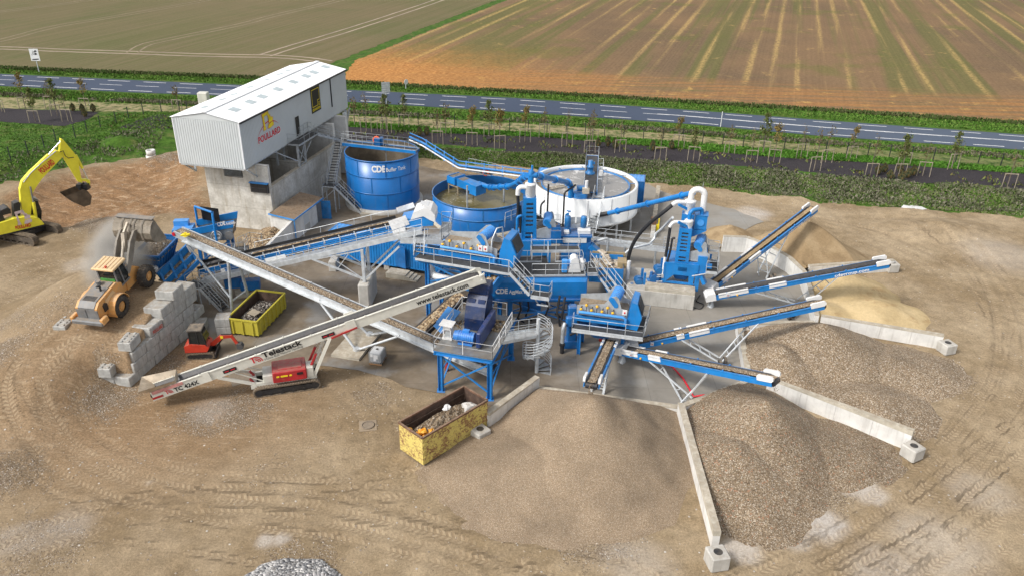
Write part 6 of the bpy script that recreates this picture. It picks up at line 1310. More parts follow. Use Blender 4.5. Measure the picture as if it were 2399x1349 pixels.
# small stair from the conveyor walkway down to the screen walkway
m = MB(); sa = w1-bside*.45; m.stair(fU(.1, .5, 0), G(922, 582, 7.0) if 0 else V((sa.x, sa.y, sa.z+.1)).lerp(fU(.1, .5, 0), .35), .8, 0, 1, True, .2, 1.0); tag(m.build('link_stair', ['galv_light', 'grate']), 'short galvanised stair linking the inclined conveyor walkway to the upper screen', 'staircase')
# ---- log washer trough
q0, q1 = G(1152, 702, 2.75), G(1371, 700, 2.75); u, v, LA = frame2(q0, q1); fA_ = Lo(V((q0.x, q0.y, 0)), u)
lw = thing('log_washer', 'big blue washing trough with white lettering and dark grated deck on top', 'washer', V((q0.x, q0.y, 0)))
m = MB(); x0, x1 = -.6, LA; vs = []
for x in (x0, x1): vs += [fA_(x, .12, 2.75), fA_(x, 0, 3.15), fA_(x, -.1, 4.35), fA_(x, .15, 4.75), fA_(x, 2.5, 4.75), fA_(x, 2.75, 4.35), fA_(x, 2.65, 3.15), fA_(x, 2.5, 2.75)]
m.add(vs, [(i, i+8, (i+1) % 8+8, (i+1) % 8) for i in range(8)]+[tuple(range(8)), tuple(range(15, 7, -1))]); m.build('trough', 'blue', lw)
m = MB(); m.beam(fA_(x0, .05, 2.68), fA_(x1+.05, .05, 2.68), .2, .16); m.beam(fA_(x0, 2.6, 2.68), fA_(x1+.05, 2.6, 2.68), .2, .16); m.beam(fA_(x1+.03, -.1, 3.7), fA_(x1+.03, 2.75, 3.7), .08, 1.9); m.build('trim', 'blue_deep', lw)
m = MB(); deck(m, [fA_(.6, .1, 4.86), fA_(LA-.1, .1, 4.86), fA_(LA-.1, 2.6, 4.86), fA_(.6, 2.6, 4.86)], .1); m.build('top_deck', ['galv', 'grate'], lw)
m = MB()
for x in (1.6, LA-1.0):
    for y in (.35, 2.3): q = fA_(x, y); m.ibeam(V((q.x, q.y, 0)), V((q.x, q.y, 2.62)), .3, .3, up=u)
m.build('leg', 'blue', lw)
m = MB()
for y in (.35, 2.3): m.beam(fA_(1.6, y, .3), fA_(LA-1.0, y, 2.4), .1, .1); m.beam(fA_(LA-1.0, y, .3), fA_(1.6, y, 2.4), .1, .1); m.beam(fA_(1.6, y, 1.35), fA_(LA-1.0, y, 1.35), .12, .14)
for x in (1.6, LA-1.0): m.beam(fA_(x, .35, .3), fA_(x, 2.3, 2.4), .1, .1); m.beam(fA_(x, 2.3, .3), fA_(x, .35, 2.4), .1, .1)
fA_.box(m, 2.6, 4.2, .7, 2.2, 1.2, 2.6); m.build('bracing', 'blue_deep', lw)
m = MB()
for k, (x, y) in enumerate(((2.3, .2), (3.0, .5), (4.6, .3), (5.6, .9))): m.path([fA_(x, y, 2.7), fA_(x+.15, y-.2, 1.8), fA_(x-.1, y, .9), fA_(x+.5, y+.6, .12)], .08, 6)
m.build('drain_hose', 'rubber', lw)
m = MB(); m.path([fA_(-.4, 3.2, 5.3), fA_(1.2, 3.4, 5.9), fA_(2.0, 3.6, 6.3)], .22, 10); m.path([fA_(.0, 2.9, 5.2), fA_(1.6, 3.0, 5.5), fA_(2.6, 3.2, 6.1)], .16, 10); m.build('white_feed_pipe', 'white', lw)
m = MB(); q = [fA_(LA*.45, 3.3, 5.6), fA_(LA-.2, 3.3, 5.6), fA_(LA-.2, 4.4, 5.6), fA_(LA*.45, 4.4, 5.6)]; deck(m, q, .14); m.rail([q[3], q[0], q[1], q[2]], 1.1, 1.0); m.rail([fA_(LA*.62, 2.62, 4.9), fA_(LA*.62, 3.2, 5.6)], 1.0, .6, toe=False)
for p in q: m.beam(V((p.x, p.y, 2.4)), p, .1, .1)
m.build('cell_walkway', ['galv_light', 'grate'], lw)
text('CDE', fA_(.3, -.09, 3.4), fA_.u, UP, .62, 'letter_white', lw, bold=.05, width=1.02, depth=.03); text('AggMax 160', fA_(1.42, -.09, 3.4), fA_.u, UP, .46, 'letter_white', lw, bold=.03, width=1.7, depth=.03)
m = MB(); m.rail([fA_(LA*.42, .02, 4.9), fA_(LA*.42, -.02, 4.9), fA_(LA-.1, -.02, 4.9), fA_(LA-.1, .9, 4.9)], 1.1, 1.2); m.rail([fA_(.6, .3, 4.9), fA_(LA*.22, .3, 4.9)], 1.0, .8); m.rail([fA_(.6, 2.6, 4.9), fA_(LA*.55, 2.6, 4.9)], 1.1, 1.3); m.rail([fA_(LA*.7, 2.6, 4.9), fA_(LA-.1, 2.6, 4.9), fA_(LA-.1, 1.8, 4.9)], 1.1, 1.0); m.build('handrail', 'galv_light', lw)
ld = [G(1243, 694, 4.55), G(1286, 700, 4.55)]; uL, vL, LL = frame2(*ld); fL = Lo(V((ld[0].x, ld[0].y, 4.55)), uL)
m = MB(); deck(m, [fL(0, 0), fL(LL, 0), fL(LL, 1.2), fL(0, 1.2)], .2); m.rail([fL(0, .9), fL(0, 0), fL(LL, 0), fL(LL, 1.0)], 1.1, .9); m.beam(fL(.3, .05, -.1), fL(.45, .9, -1.1), .08, .08); m.beam(fL(LL-.1, .05, -.1), fL(LL-.1, .9, -1.1), .08, .08); m.beam(fL(.45, .3, -.8), fL(LL-.1, .3, -.8), .07, .1); m.build('side_landing', ['galv_light', 'grate'], lw)
m = MB(); a = fU(L01+.05, .5, 0); m.stair(fL(-.05, .55, .02), a, .9, 0, 1, True, .2, 1.05); m.build('down_stair', ['galv_light', 'grate'], lw)
m = MB(); m.stair(fA_(LA*.30, 3.4, 4.9), fA_(LA*.02, 4.0, 5.9), .8, 0, 1, True, .2, 1.0); deck(m, [fA_(LA*.28, 2.61, 4.86), fA_(LA*.62, 2.61, 4.86), fA_(LA*.62, 4.0, 4.86), fA_(LA*.28, 4.0, 4.86)], .1); m.rail([fA_(LA*.26, 2.7, 4.9), fA_(LA*.26, 4.0, 4.9), fA_(LA*.3, 4.3, 4.9)], 1.05, 1.0); m.build('rear_stair', ['galv_light', 'grate'], lw)
m = MB(); m.prism([(-.55, 0), (.55, 0), (.42, .5), (.3, 1.15), (.12, 1.3), (-.12, 1.3), (-.3, 1.15), (-.42, .5)], fA_(LA-.95, 1.1, 4.88), fA_.u, UP, .9); fA_.box(m, LA-.5, LA-.12, .8, 1.6, 4.88, 5.8, bev=.1); dv_ = m.build('drive_guard', 'white', lw)
m = MB(); fA_.box(m, LA-2.0, LA-1.55, .55, 1.0, 4.88, 6.0, bev=.06); m.tube(fA_(LA-1.5, 1.2, 5.5), fA_(LA-1.2, 1.2, 5.5), .3, 12); m.build('drive_gearbox', 'blue_pale', lw)
# feed belt full of stones rising to the trough
T, H_ = G(1118, 700, 4.4), G(1163, 640, 5.4)
cF, fF = conveyor('stone_chute', 'steep blue chute full of coarse stones above the navy crusher', T, H_, 1.0, 'blue', .8, guards=False, drive=False, idlers=99, cat='chute'); gravel_on(fF, .9, .0, fF.L, .2, 'stone_heap', 'coarse stones filling the steep chute above the navy crusher', 11, 'stones')
# ---- lower sizing screen
P0, P1 = G(1339, 772, 2.85), G(1506, 794, 2.85); u, v, LS = frame2(P0, P1); fS2 = Lo(V((P0.x, P0.y, 2.85)), u)
ls = thing('sizing_screen', 'lower blue sizing screen with yellow spray valves and dark railed platform', 'screen', V((P0.x, P0.y, 0)))
fl = Lo(fS2(.15, 1.25, .75), u); vib_screen(ls, fl, 4.0, 2.0, 7, 'slurry', drum=.70); chute(ls, Lo(fS2(3.9, 1.15, .4), u), .15, 1.15, .0, 2.1, -.3, 2.0)
m = MB(); deck(m, [fS2(0, 0), fS2(LS, 0), fS2(LS, .95), fS2(0, .95)], .2); deck(m, [fS2(LS-1.5, .96), fS2(LS, .96), fS2(LS+.2, 3.6), fS2(LS-1.5, 3.6)], .2); m.build('walkway', ['galv_light', 'grate'], ls)
m = MB(); m.rail([fS2(0, .9), fS2(0, .03), fS2(LS, .03), fS2(LS+.2, 3.55), fS2(LS-1.0, 3.55)], 1.1, 1.4); m.build('handrail', 'galv_light', ls)
m = MB()
for x in (.5, LS-1.6):
    for y in (1.2, 3.2): q = fS2(x, y); m.ibeam(V((q.x, q.y, 0)), V((q.x, q.y, 2.75)), .26, .26, up=u)
m.beam(fS2(0, 1.2, -.25), fS2(LS, 1.2, -.25), .2, .3); m.beam(fS2(0, 3.2, -.25), fS2(LS, 3.2, -.25), .2, .3); m.build('support_frame', 'blue', ls)
m = MB(); m.add([fS2(.3, 1.3, -.3), fS2(3.9, 1.3, -.3), fS2(3.9, 3.2, -.3), fS2(.3, 3.2, -.3), fS2(1.6, 1.8, -1.5), fS2(2.6, 1.8, -1.5), fS2(2.6, 2.5, -1.5), fS2(1.6, 2.5, -1.5)], [(0,4,5,1), (1,5,6,2), (2,6,7,3), (3,7,4,0)]); m.build('underflow_hopper', 'blue_deep', ls)
m = MB(); fS2.box(m, 3.72, 4.06, .98, 1.1, 1.35, 1.75); b_ = m.build('isolator_box', 'white', ls); m = MB(); fS2.box(m, 3.84, 3.94, .93, .979, 1.48, 1.62); m.build('switch', 'letter_red', b_)
m = MB(); a = fA_(LA+.5, 1.6, 4.86); deck(m, [fA_(LA+.1, .3, 4.86), fA_(LA+1.0, .3, 4.86), fA_(LA+1.0, 2.6, 4.86), fA_(LA+.1, 2.6, 4.86)], .15); m.rail([fA_(LA+.12, .35, 4.88), fA_(LA+.95, .35, 4.88), fA_(LA+.95, 1.6, 4.88)], 1.1, .9); m.stair(fS2(LS-.9, 3.1, .05), fA_(LA+1.0, 2.2, 4.86), .9, 0, 1, True, .2, 1.05); m.build('access_stair', ['galv_light', 'grate'], ls)
# green-blue control column with discharge pipe
q = G(1330, 818, 0); m = MB(); m.bbox(q+V((.25, .5, 1.9)), (.75, .7, 3.8), bev=.08, rz=.1); m.bbox(q+V((.2, .1, 2.6)), (.95, .5, .9), bev=.1, rz=.1); m.bbox(q+V((.25, .6, .35)), (1.3, 1.0, .7), bev=.04, rz=.1)
pc = thing('pump_column', 'upright blue pump column between the spiral stair and the lower screen', 'pump', q); m.build('column', 'blue_deep', pc)
pipe('discharge_pipe', [q+V((-.35, -.2, 2.6)), q+V((-.5, -.45, 2.2)), q+V((-.5, -.45, .9))], .16, 'galv', parent=pc); m = MB(); m.tube(q+V((-.5, -.45, .85)), q+V((-.5, -.55, 0)), .17, 10); m.tube(q+V((-.5, -.45, .8)), q+V((-.5, -.45, .65)), .24, 10); m.build('rubber_spout', 'rubber', pc)
m = MB(); m.path([q+V((.6, -.2, 3.1)), q+V((.75, -.45, 2.6)), q+V((.5, -.5, 1.9)), q+V((.1, -.35, 1.6))], .1, 7); m.path([q+V((-.4, .6, 4.5)), q+V((-.55, .2, 3.4)), q+V((-.6, .3, 2.6))], .1, 7); m.path([q+V((-.8, .8, 4.5)), q+V((-1.0, .4, 3.2)), q+V((-.7, .3, 2.0))], .1, 7); m.build('hose', 'rubber', pc)
# ---- cyclone towers
def slotted_tower(rt, f, x0, x1, y0, y1, z0, z1, n=9, tx=.12):
    """welded column of plate with a ladder of oblong slots in the front"""
    xs0, xs1 = x0+tx, x1-tx
    def X(t): return x0+(xs0-x0)*t, x1+(xs1-x1)*t
    m = MB(); t_ = .04
    lv = [z0]; h = (z1-z0)
    slots = [(z0+h*(.04+.9*i/n), z0+h*(.04+.9*i/n)+h*.045) for i in range(n) if i not in (2,)]
    zz = z0
    for a, b in slots+[(z1, z1)]:
        A, B = X((zz-z0)/h), X((a-z0)/h); m.add([f(A[0], y0, zz), f(A[1], y0, zz), f(B[1], y0, a), f(B[0], y0, a)], [(0, 1, 2, 3)])
        if b > a:
            B2 = X((b-z0)/h); w_ = (B[1]-B[0])*.24; m.add([f(B[0], y0, a), f(B[0]+w_, y0, a), f(B2[0]+w_, y0, b), f(B2[0], y0, b), f(B[1]-w_, y0, a), f(B[1], y0, a), f(B2[1], y0, b), f(B2[1]-w_, y0, b)], [(0, 1, 2, 3), (4, 5, 6, 7)])
        zz = b
    A, B = X(0), X(1)
    m.add([f(A[0], y0, z0), f(A[0], y1, z0), f(B[0], y1*.9+y0*.1, z1), f(B[0], y0, z1), f(A[1], y0, z0), f(A[1], y1, z0), f(B[1], y1*.9+y0*.1, z1), f(B[1], y0, z1)], [(1, 0, 3, 2), (4, 5, 6, 7), (3, 7, 6, 2), (1, 2, 6, 5)])
    m.add([f(A[0]+.03, (y0+y1)/2, z0), f(A[1]-.03, (y0+y1)/2, z0), f(B[1]-.03, (y0+y1)/2, z1-.02), f(B[0]+.03, (y0+y1)/2, z1-.02)], [(0, 1, 2, 3)], 1)
    m.build('slotted_column', ['blue', pmat('grey_inner_plate', (.30, .34, .38), .5)], rt)
def cyclone(rt, c, r, z0, z1, mat='white'):
    m = MB(); m.lathe(c, [(r*.9, z0), (r*.9, z0+.15), (r, z0+.2), (r, z1-.25), (r*1.08, z1-.22), (r*1.08, z1-.1), (r, z1-.08), (r*.75, z1), (0, z1)], 18); m.build('cyclone', mat, rt)
t1 = G(1206, 660, 0); f1 = Lo(V((t1.x, t1.y, 0)), (1, .05, 0)); T1 = thing('cyclone_tower', 'left blue cyclone tower with slotted column beside the low round tank', 'cyclone tower', t1)
zb = VZ(f1(0, 0), 566); zt1 = VZ(f1(1.5, .6), 463)
m = MB(); f1.box(m, -.25, 3.3, 0, 3.0, zb-3.0, zb); m.add([f1(-.25, 0, zb-3), f1(3.3, 0, zb-3), f1(3.3, 3, zb-3), f1(-.25, 3, zb-3), f1(.9, 1, zb-4), f1(2.2, 1, zb-4), f1(2.2, 2, zb-4), f1(.9, 2, zb-4)], [(0,4,5,1), (1,5,6,2), (2,6,7,3), (3,7,4,0), (4,7,6,5)])
for x in (-.1, 3.1):
    for y in (.15, 2.8): f1.box(m, x-.14, x+.14, y-.14, y+.14, 0, zb-3.0)
m.build('sump_box', 'blue', T1)
slotted_tower(T1, f1, .55, 1.95, .35, 1.5, zb, zt1)
cyclone(T1, f1(1.3, .85, 0), .48, zt1-.05, zt1+1.35)
fs1 = Lo(f1(1.7, .35, zb+.15), f1.u); vib_screen(T1, fs1, 2.4, 1.9, 2, 'slurry', False, .5)
m = MB(); f1.box(m, 3.25, 4.2, .1, 2.2, zb-.25, zb+.95);
for y in (.35, .8): f1.box(m, 3.3, 4.15, y, y+.1, zb+.95, zb+1.25)
m.build('product_box', 'blue_deep', T1); m = MB(); f1.box(m, 3.4, 4.05, .25, 2.05, zb+.951, zb+.965); m.build('product', 'slurry', T1)
ct = f1(1.3, .85, zt1+1.35)
pipe('inlet_elbow', [ct+V((-.3, -.1, -.45)), ct+V((-1.1, -.1, -.4)), ct+V((-1.15, -.1, -1.2))], .22, 'white', parent=T1, flange=False)
pipe('feed_hose', [ct+V((-1.15, -.1, -1.15)), ct+V((-1.05, 0, -2.6)), ct+V((-1.2, .1, -4.2)), ct+V((-1.4, .2, -5.2))], .15, 'rubber', parent=T1, flange=False)
pipe('feed_hose', [ct+V((-.9, .1, -2.3)), ct+V((-.85, .1, -3.2)), ct+V((-.8, .1, -5.0))], .13, 'rubber', parent=T1, flange=False)
pipe('side_bend', [f1(.5, .2, zt1-1.6), f1(.1, .1, zt1-1.7), f1(.1, .1, zt1-3.2)], .12, 'blue', parent=T1, flange=False)
m = MB(); m.rail([f1(-1.0, .5, zb+1.2), f1(-.9, 1.6, zb+1.2), f1(.2, 2.6, zb+1.2)], 1.0, .8, toe=False); m.rail([f1(2.0, 3.0, zb+.4), f1(4.4, 3.0, zb+.4)], 1.0, .9); m.build('handrail', 'galv_light', T1)
# water pipes into and out of the first tower
ce = ct+V((0, 0, .55))
pipe('feed_pipe', [G(1123, 433, 3.65), G(1152, 440, 4.2), G(1193, 437, 5.9), G(1212, 428, 7.0), ce+V((-.35, 0, .1))], .25, 'blue', 'thick blue feed pipe from the inlet trough to the left cyclone tower', n=12)
m = MB(); m.path([ct+V((0, 0, -.05)), ct+V((0, 0, .35)), ce+V((0, .05, .3)), ce+V((.1, .1, .55))], .27, 12); m.path([ce+V((-.2, 0, .1)), ce+V((.5, .1, .1))], .27, 12); m.tube(ce+V((.1, .1, .3)), ce+V((.1, .1, 1.0)), .1, 8); m.build('top_manifold', 'blue', T1)
el = G(1334, 507, 2.7); ez = VZ(el, 430)
pipe('overflow_pipe', [ce+V((.45, .05, .1)), V((el.x, el.y, ez)), V((el.x, el.y, 3.0)), V((el.x, el.y, 2.7))], .27, 'blue', 'thick blue overflow pipe from the left cyclone tower down to the white tank', n=12)
m = MB(); m.tube(V((el.x-.05, el.y-.3, 2.75)), V((el.x+.05, el.y+.5, 2.75)), .45, 16); m.tube(V((el.x+.3, el.y+.3, 2.75)), V((el.x+1.9, el.y-.2, 2.9)), .28, 12, r2=.24); tag(m.build('pipe_branch', 'blue'), 'blue flanged pipe branch at the foot of the feed column of the white tank', 'pipe')
# tower two on its plinth
t2 = G(1549, 667, 1.45); t2r = G(1621, 675, 1.45); u2, v2, L2 = frame2(t2, t2r); f2 = Lo(V((t2.x, t2.y, 0)), u2)
pl0, pl1 = G(1467, 676, 1.45), G(1628, 693, 1.45); up_, vp_, Lp = frame2(pl0, pl1); fp = Lo(V((pl0.x, pl0.y, 0)), up_)
m = MB(); fp.box(m, 0, Lp, 0, 4.6, 0, 1.45, bev=.03); tag(m.build('plinth', 'conc'), 'long cracked concrete plinth under the right cyclone tower and pumps', 'plinth')
m = MB(); fp.box(m, Lp*.27, Lp-.02, .05, 1.3, 1.452, 1.72); tag(m.build('plinth_step', 'conc_cap'), 'concrete step on top of the plinth below the right cyclone tower', 'step')
T2 = thing('cyclone_tower', 'right blue cyclone tower with white swan-neck pipe standing on the concrete plinth', 'cyclone tower', t2)
z0 = 1.72; zs = VZ(f2(.2, 0), 614); zt2 = VZ(f2(1.6, .5), 533)
m = MB()
for y in (0.05, 2.6): f2.prism(m, [(-.05, z0), (.18, z0), (1.0, zs-1.15), (2.3, zs-1.15), (L2-.35, z0), (L2, z0), (L2+.1, zs-.9), (L2+.35, zs-.75), (L2+.35, zs), (.05, zs), (.02, zs-1.0)], y, .1)
f2.box(m, .06, L2+.3, .1, 2.55, zs-.95, zs-.02); m.build('sump_frame', 'blue', T2)
m = MB(); m.add([f2(.7, .2, zs-.95), f2(2.6, .2, zs-.95), f2(2.6, 2.4, zs-.95), f2(.7, 2.4, zs-.95), f2(1.2, .7, zs-1.9), f2(2.1, .7, zs-1.9), f2(2.1, 1.8, zs-1.9), f2(1.2, 1.8, zs-1.9)], [(0,4,5,1), (1,5,6,2), (2,6,7,3), (3,7,4,0), (4,7,6,5)]); f2.box(m, 1.3, 2.1, .0, .04, zs-.75, zs-.35); m.build('sump_hopper', 'blue_deep', T2)
for y in (-.02, 2.5): m = MB(); f2.box(m, -.1, L2+.1, y, y+.21, z0-.002, z0+.16); m.build('base_beam', 'blue', T2)
slotted_tower(T2, f2, .95, 2.15, .15, 1.1, zs, zt2, 9, .06)
c2 = f2(1.75, .6, 0); cyclone(T2, c2, .36, zt2-.05, zt2+.75)
c3 = f2(1.7, 1.6, 0); z3 = zt2+1.0; cyclone(T2, c3, .45, z3-.1, z3+1.2)
m = MB(); f2.box(m, 1.1, 2.2, 1.2, 2.2, zt2-1.2, z3-.1); m.build('cyclone_stand', 'blue', T2)
m = MB(); f2.box(m, 2.25, 3.3, 1.0, 2.1, zt2-.3, zt2+1.0); f2.prism(m, [(1.6, zt2-1.0), (2.3, zt2-1.0), (3.35, zt2-.35), (1.6, zt2-.35)], 1.5, 1.1); f2.box(m, 2.2, 3.36, .95, 2.15, zt2+1.0, zt2+1.06); sb = m.build('separator_box', 'blue', T2)
m = MB(); q = f2(2.78, .985, zt2+.35); m.tube(q, q-f2.v*.04, .3, 18); m.build('hatch', 'blue_pale', sb)
pipe('swan_neck', [V((c3.x, c3.y, z3+1.1)), V((c3.x, c3.y, z3+1.95)), V((c3.x+.55, c3.y, z3+2.2)), V((c3.x+1.1, c3.y-.1, z3+1.95)), V((c3.x+1.15, c3.y-.1, z3+.2))], .27, 'white', parent=T2, flange=False, n=12)
pipe('overflow_bend', [V((c2.x, c2.y, zt2+.7)), V((c2.x, c2.y, zt2+1.55)), V((c2.x+1.1, c2.y+.4, zt2+1.6)), V((c2.x+1.15, c2.y+.45, zt2+1.0))], .17, 'blue', parent=T2, flange=False)
w3 = V((c3.x-.4, c3.y, z3+.9)); pipe('inlet_elbow', [w3, w3+V((-.9, -.2, .1)), w3+V((-1.25, -.3, -.15))], .2, 'white', parent=T2)
w2_ = V((c2.x-.3, c2.y, zt2+.45)); pipe('inlet_elbow', [w2_, w2_+V((-1.1, -.1, .05)), w2_+V((-1.35, -.1, -.45))], .15, 'white', parent=T2)
for a in (w3+V((.3, -.2, -.6)), w2_+V((.3, -.2, -.4))): m = MB(); m.beam(a, a+V((-1.0, -.2, .55)), .2, .22); m.build('pipe_bracket', 'blue', T2)
pipe('drop_hose', [w2_+V((-1.3, -.1, -.4)), w2_+V((-1.35, -.1, -2.2)), w2_+V((-1.4, -.1, -3.3))], .13, 'rubber', parent=T2, flange=False)
pipe('water_pipe', [w2_+V((-1.45, -.1, -3.3)), w2_+V((-1.5, -.2, -5.3))], .13, 'white', parent=T2)
pipe('drop_hose', [f2(.75, -.05, zt2-.9), f2(.5, -.05, zt2-.9), f2(.45, -.05, zt2-2.2), f2(.3, .1, zs)], .1, 'rubber', parent=T2, flange=False)
fs2 = Lo(f2(1.9, .3, zs+.2), f2.u); vib_screen(T2, fs2, 2.0, 2.0, 2, 'slurry', False, .45)
m = MB(); f2.box(m, L2+.2, L2+1.0, .1, 2.3, zs-.9, zs+.8); f2.box(m, L2+.15, L2+.55, .05, .45, zs-2.6, zs-.9); m.beam(f2(L2+.6, .2, zs-.9), f2(L2+1.05, .1, 2.0), .55, .3); m.build('product_box', 'blue', T2)
m = MB(); f2.box(m, L2-.1, L2+.6, .8, 1.9, zs+.82, zs+1.1); f2.box(m, L2-.12, L2+.62, .75, .8, zs+.7, zs+1.15); m.build('sand_tray', 'safety_yellow', T2); m = MB(); f2.box(m, L2-.05, L2+.55, .85, 1.85, zs+1.11, zs+1.13); m.build('sand', 'slurry', T2)
m = MB(); q = [f2(L2+1.0, -.2, zs-.5), f2(L2+2.0, -.2, zs-.5), f2(L2+2.0, 2.4, zs-.5), f2(L2+1.0, 2.4, zs-.5)]; deck(m, q, .12); m.rail([q[0], q[1], q[2], q[3]], 1.1, 1.0); m.rail([f2(-.2, 3.0, zs), f2(L2, 3.0, zs)], 1.1, 1.0); m.rail([q[3]+UP*.9, q[2]+UP*.9], 1.1, 1.0); m.build('platform', ['galv_light', 'grate'], T2)
m = MB(); m.tube(f2(L2-.15, -.4, z0+1.1), f2(L2+2.0, .4, zs-.6), .06, 8); m.build('drain_pipe', 'galv_light', T2)
m = MB(); q = f2(2.6, 2.2, zt2+1); m.tube(q, q+UP*2.6, .03, 5); m.build('aerial', 'galv', T2)
# black hose from the second tower to the sump
hs0 = w3+V((-1.25, -.3, -.15)); he = G(1471, 612, 2.3)
def bez(a, b, c, d, n=14): return [a*(1-t)**3+b*3*t*(1-t)**2+c*3*t*t*(1-t)+d*t**3 for t in [i/n for i in range(n+1)]]
m = MB(); m.path(bez(hs0, hs0+V((-.8, 0, -1.0)), he+V((.1, 0, 3.2)), he), .17, 10); tag(m.build('slurry_hose', 'rubber'), 'thick black hose sweeping from the right cyclone tower down to the sump', 'hose')
m = MB(); gp = [he+V((-.9, .1, -.3)), G(1458, 600, 2.6), G(1478, 582, 3.4), G(1521, 572, 3.6), G(1533, 560, 3.9), G(1536, 548, 4.4), G(1552, 535, 5.2), w2_+V((-1.1, .3, .3))]; m.path(gp, .12, 8); tag(m.build('steel_water_pipe', 'galv_light'), 'bent galvanised water pipe running from the sump up to the right cyclone tower', 'pipe')
pa, pb2 = G(1426, 500, 3.4), V((c3.x+.3, c3.y+.6, z3+1.6)); pipe('overflow_pipe', [pa, pb2], .24, 'blue', 'long straight blue pipe from the white tank to the top of the right cyclone tower', n=12)
m = MB(); m.path([V((el.x+1.8, el.y-.2, 2.9)), pa.lerp(V((el.x+1.8, el.y-.2, 2.9)), .5)+V((0, 0, -.12)), pa], .23, 12); tag(m.build('coupling_hose', 'rubber'), 'black rubber hose joining the long blue pipe to the white tank column', 'hose')
# ---- attrition cells
a0 = G(1313, 628, 1.2); fc = Lo(V((a0.x, a0.y, 0)), (1, .02, 0)); za = VZ(fc(0, 0), 577); AC = thing('attrition_cell', 'blue attrition cell with white panel and two upright blue motors on top', 'attrition cell', a0)
m = MB(); fc.box(m, 0, 2.7, 0, 2.0, 1.0, za+.35); fc.box(m, -.1, 2.8, -.08, 2.1, za+.9, za+1.05); fc.box(m, -.05, 2.75, .2, 2.0, za+.35, za+.9)
for x in (.1, 2.5): fc.box(m, x, x+.2, .1, .3, 0, 1.0)
m.build('cell_body', 'blue_deep', AC)
m = MB(); fc.box(m, .1, 2.3, -.03, .19, za+.36, za+.88); fc.box(m, 1.5, 2.7, .3, 1.0, za+1.05, za+1.5, bev=.06); fc.box(m, .2, .7, .3, .8, za+1.05, za+1.35, bev=.04); m.build('white_panel', 'white', AC)
for x in (.55, 2.05):
    m = MB(); c = fc(x, 1.0, 0); m.lathe(c, [(.33, za+1.05), (.33, za+1.3), (.2, za+1.35), (.2, za+1.5), (.3, za+1.55), (.3, za+2.35), (.26, za+2.45), (.26, za+2.6), (0, za+2.62)], 14); m.build('motor', 'motor', AC)
m = MB(); fc.box(m, .9, 1.9, 1.2, 1.5, za+1.3, za+1.7); fc.box(m, .8, 1.3, 1.7, 1.8, za+1.6, za+2.2); fc.box(m, 1.45, 1.9, 1.7, 1.8, za+1.6, za+2.2); m.build('junction_box', 'galv', AC)
m = MB(); m.beam(fc(2.7, .3, za-.0), fc(3.5, .2, za-.7), .9, .5); m.build('outlet_chute', 'blue', AC)
# ---- slurry sump with running water
s0, s1 = G(1381, 626, 2.95), G(1461, 631, 2.95); us_, vs_, Lm = frame2(s0, s1); fm = Lo(V((s0.x, s0.y, 0)), us_); SU = thing('slurry_sump', 'blue slurry sump with brown water spouting into it', 'sump', s0)
m = MB(); D = 3.0
for y in (0, D): fm.prism(m, [(0, 1.5), (1.2, 1.5), (Lm-1.0, .0), (Lm-.4, 0), (Lm, 1.6), (Lm, 2.95), (0, 2.95)], y, .08)
for x in (0, Lm): m.add([fm(x, 0, 1.5), fm(x, D, 1.5), fm(x, D, 2.95), fm(x, 0, 2.95)], [(0, 1, 2, 3), (3, 2, 1, 0)])
fm.box(m, 0, Lm, 0.05, D-.05, 1.45, 1.52); m.build('sump_wall', 'blue', SU)
m = MB(); fm.box(m, .05, Lm-.05, .06, D-.06, 2.3, 2.5); m.build('water', water_mat('brown_running_water', (.22, .165, .10), (.62, .54, .42), 1.6, .5, .2), SU)
m = MB(); rr = random.Random(3)
for k in range(90):
    t = rr.random(); p0_ = fc(3.5, .2, za-.75); p1_ = fm(Lm*.62, D*.45, 2.5); q = p0_.lerp(p1_, t)+V((rr.uniform(-.25, .25), rr.uniform(-.25, .25), .55*math.sin(math.pi*min(1, t*.9+.1)))); m.ball(q, rr.uniform(.06, .15), 0, 6, 4, (1.5, 1, .8))
m.build('water_spout', pmat('foamy_water', (.50, .43, .34), .4, dust=.3), SU)
m = MB(); fm.box(m, .2, Lm+.2, D+.1, D+.3, 2.3, 3.1); fm.box(m, Lm-.5, Lm+.3, D*.4, D*.8, 2.5, 3.0); m.build('overflow_weir', pmat('ochre_stained_steel', (.36, .27, .14), .7, dust=.4), SU)
pipe('drain_hose', [fc(3.3, 1.6, za-.2), fm(.6, D+.8, 3.9), fm(1.6, D+1.0, 4.2), fm(1.6, D+1.0, 2.6)], .13, 'galv', 'grey hose looping behind the slurry sump', 'hose', flange=False)
# ---- pumps
def pump(label, u_, v_, z, mat='blue_deep', h=2.2, grp='slurry pumps'):
    p = G(u_, v_, z); f = Lo(p, (1, .1, 0)); P = thing('slurry_pump', label, 'pump', p, group=grp)
    m = MB(); f.box(m, -.55, .75, -.4, .9, 0, .12); f.box(m, .55, .75, -.35, -.2, .12, h); f.box(m, .55, .75, .6, .75, .12, h); m.build('base_frame', 'blue', P)
    m = MB(); m.tube(f(-.1, -.2, .55), f(-.1, .3, .55), .42, 16); m.tube(f(-.1, .3, .55), f(-.1, .8, .55), .2, 10); m.tube(f(-.4, .0, .55), f(-.4, .0, 1.2), .14, 10); m.build('casing', mat, P)
    m = MB(); m.tube(f(.2, -.3, 1.35), f(.2, .6, 1.35), .32, 14); f.box(m, .05, .4, -.1, .3, 1.6, 1.8)
    for i in range(5): m.tube(f(.2, -.2+i*.16, 1.35), f(.2, -.15+i*.16, 1.35), .36, 14)
    m.build('motor', 'motor', P); m = MB()
    for z_ in (.35, .8, 1.0): f.box(m, .0, .55, -.4, -.34, z_, z_+.08)
    m.build('guard_rail', 'galv_light', P)
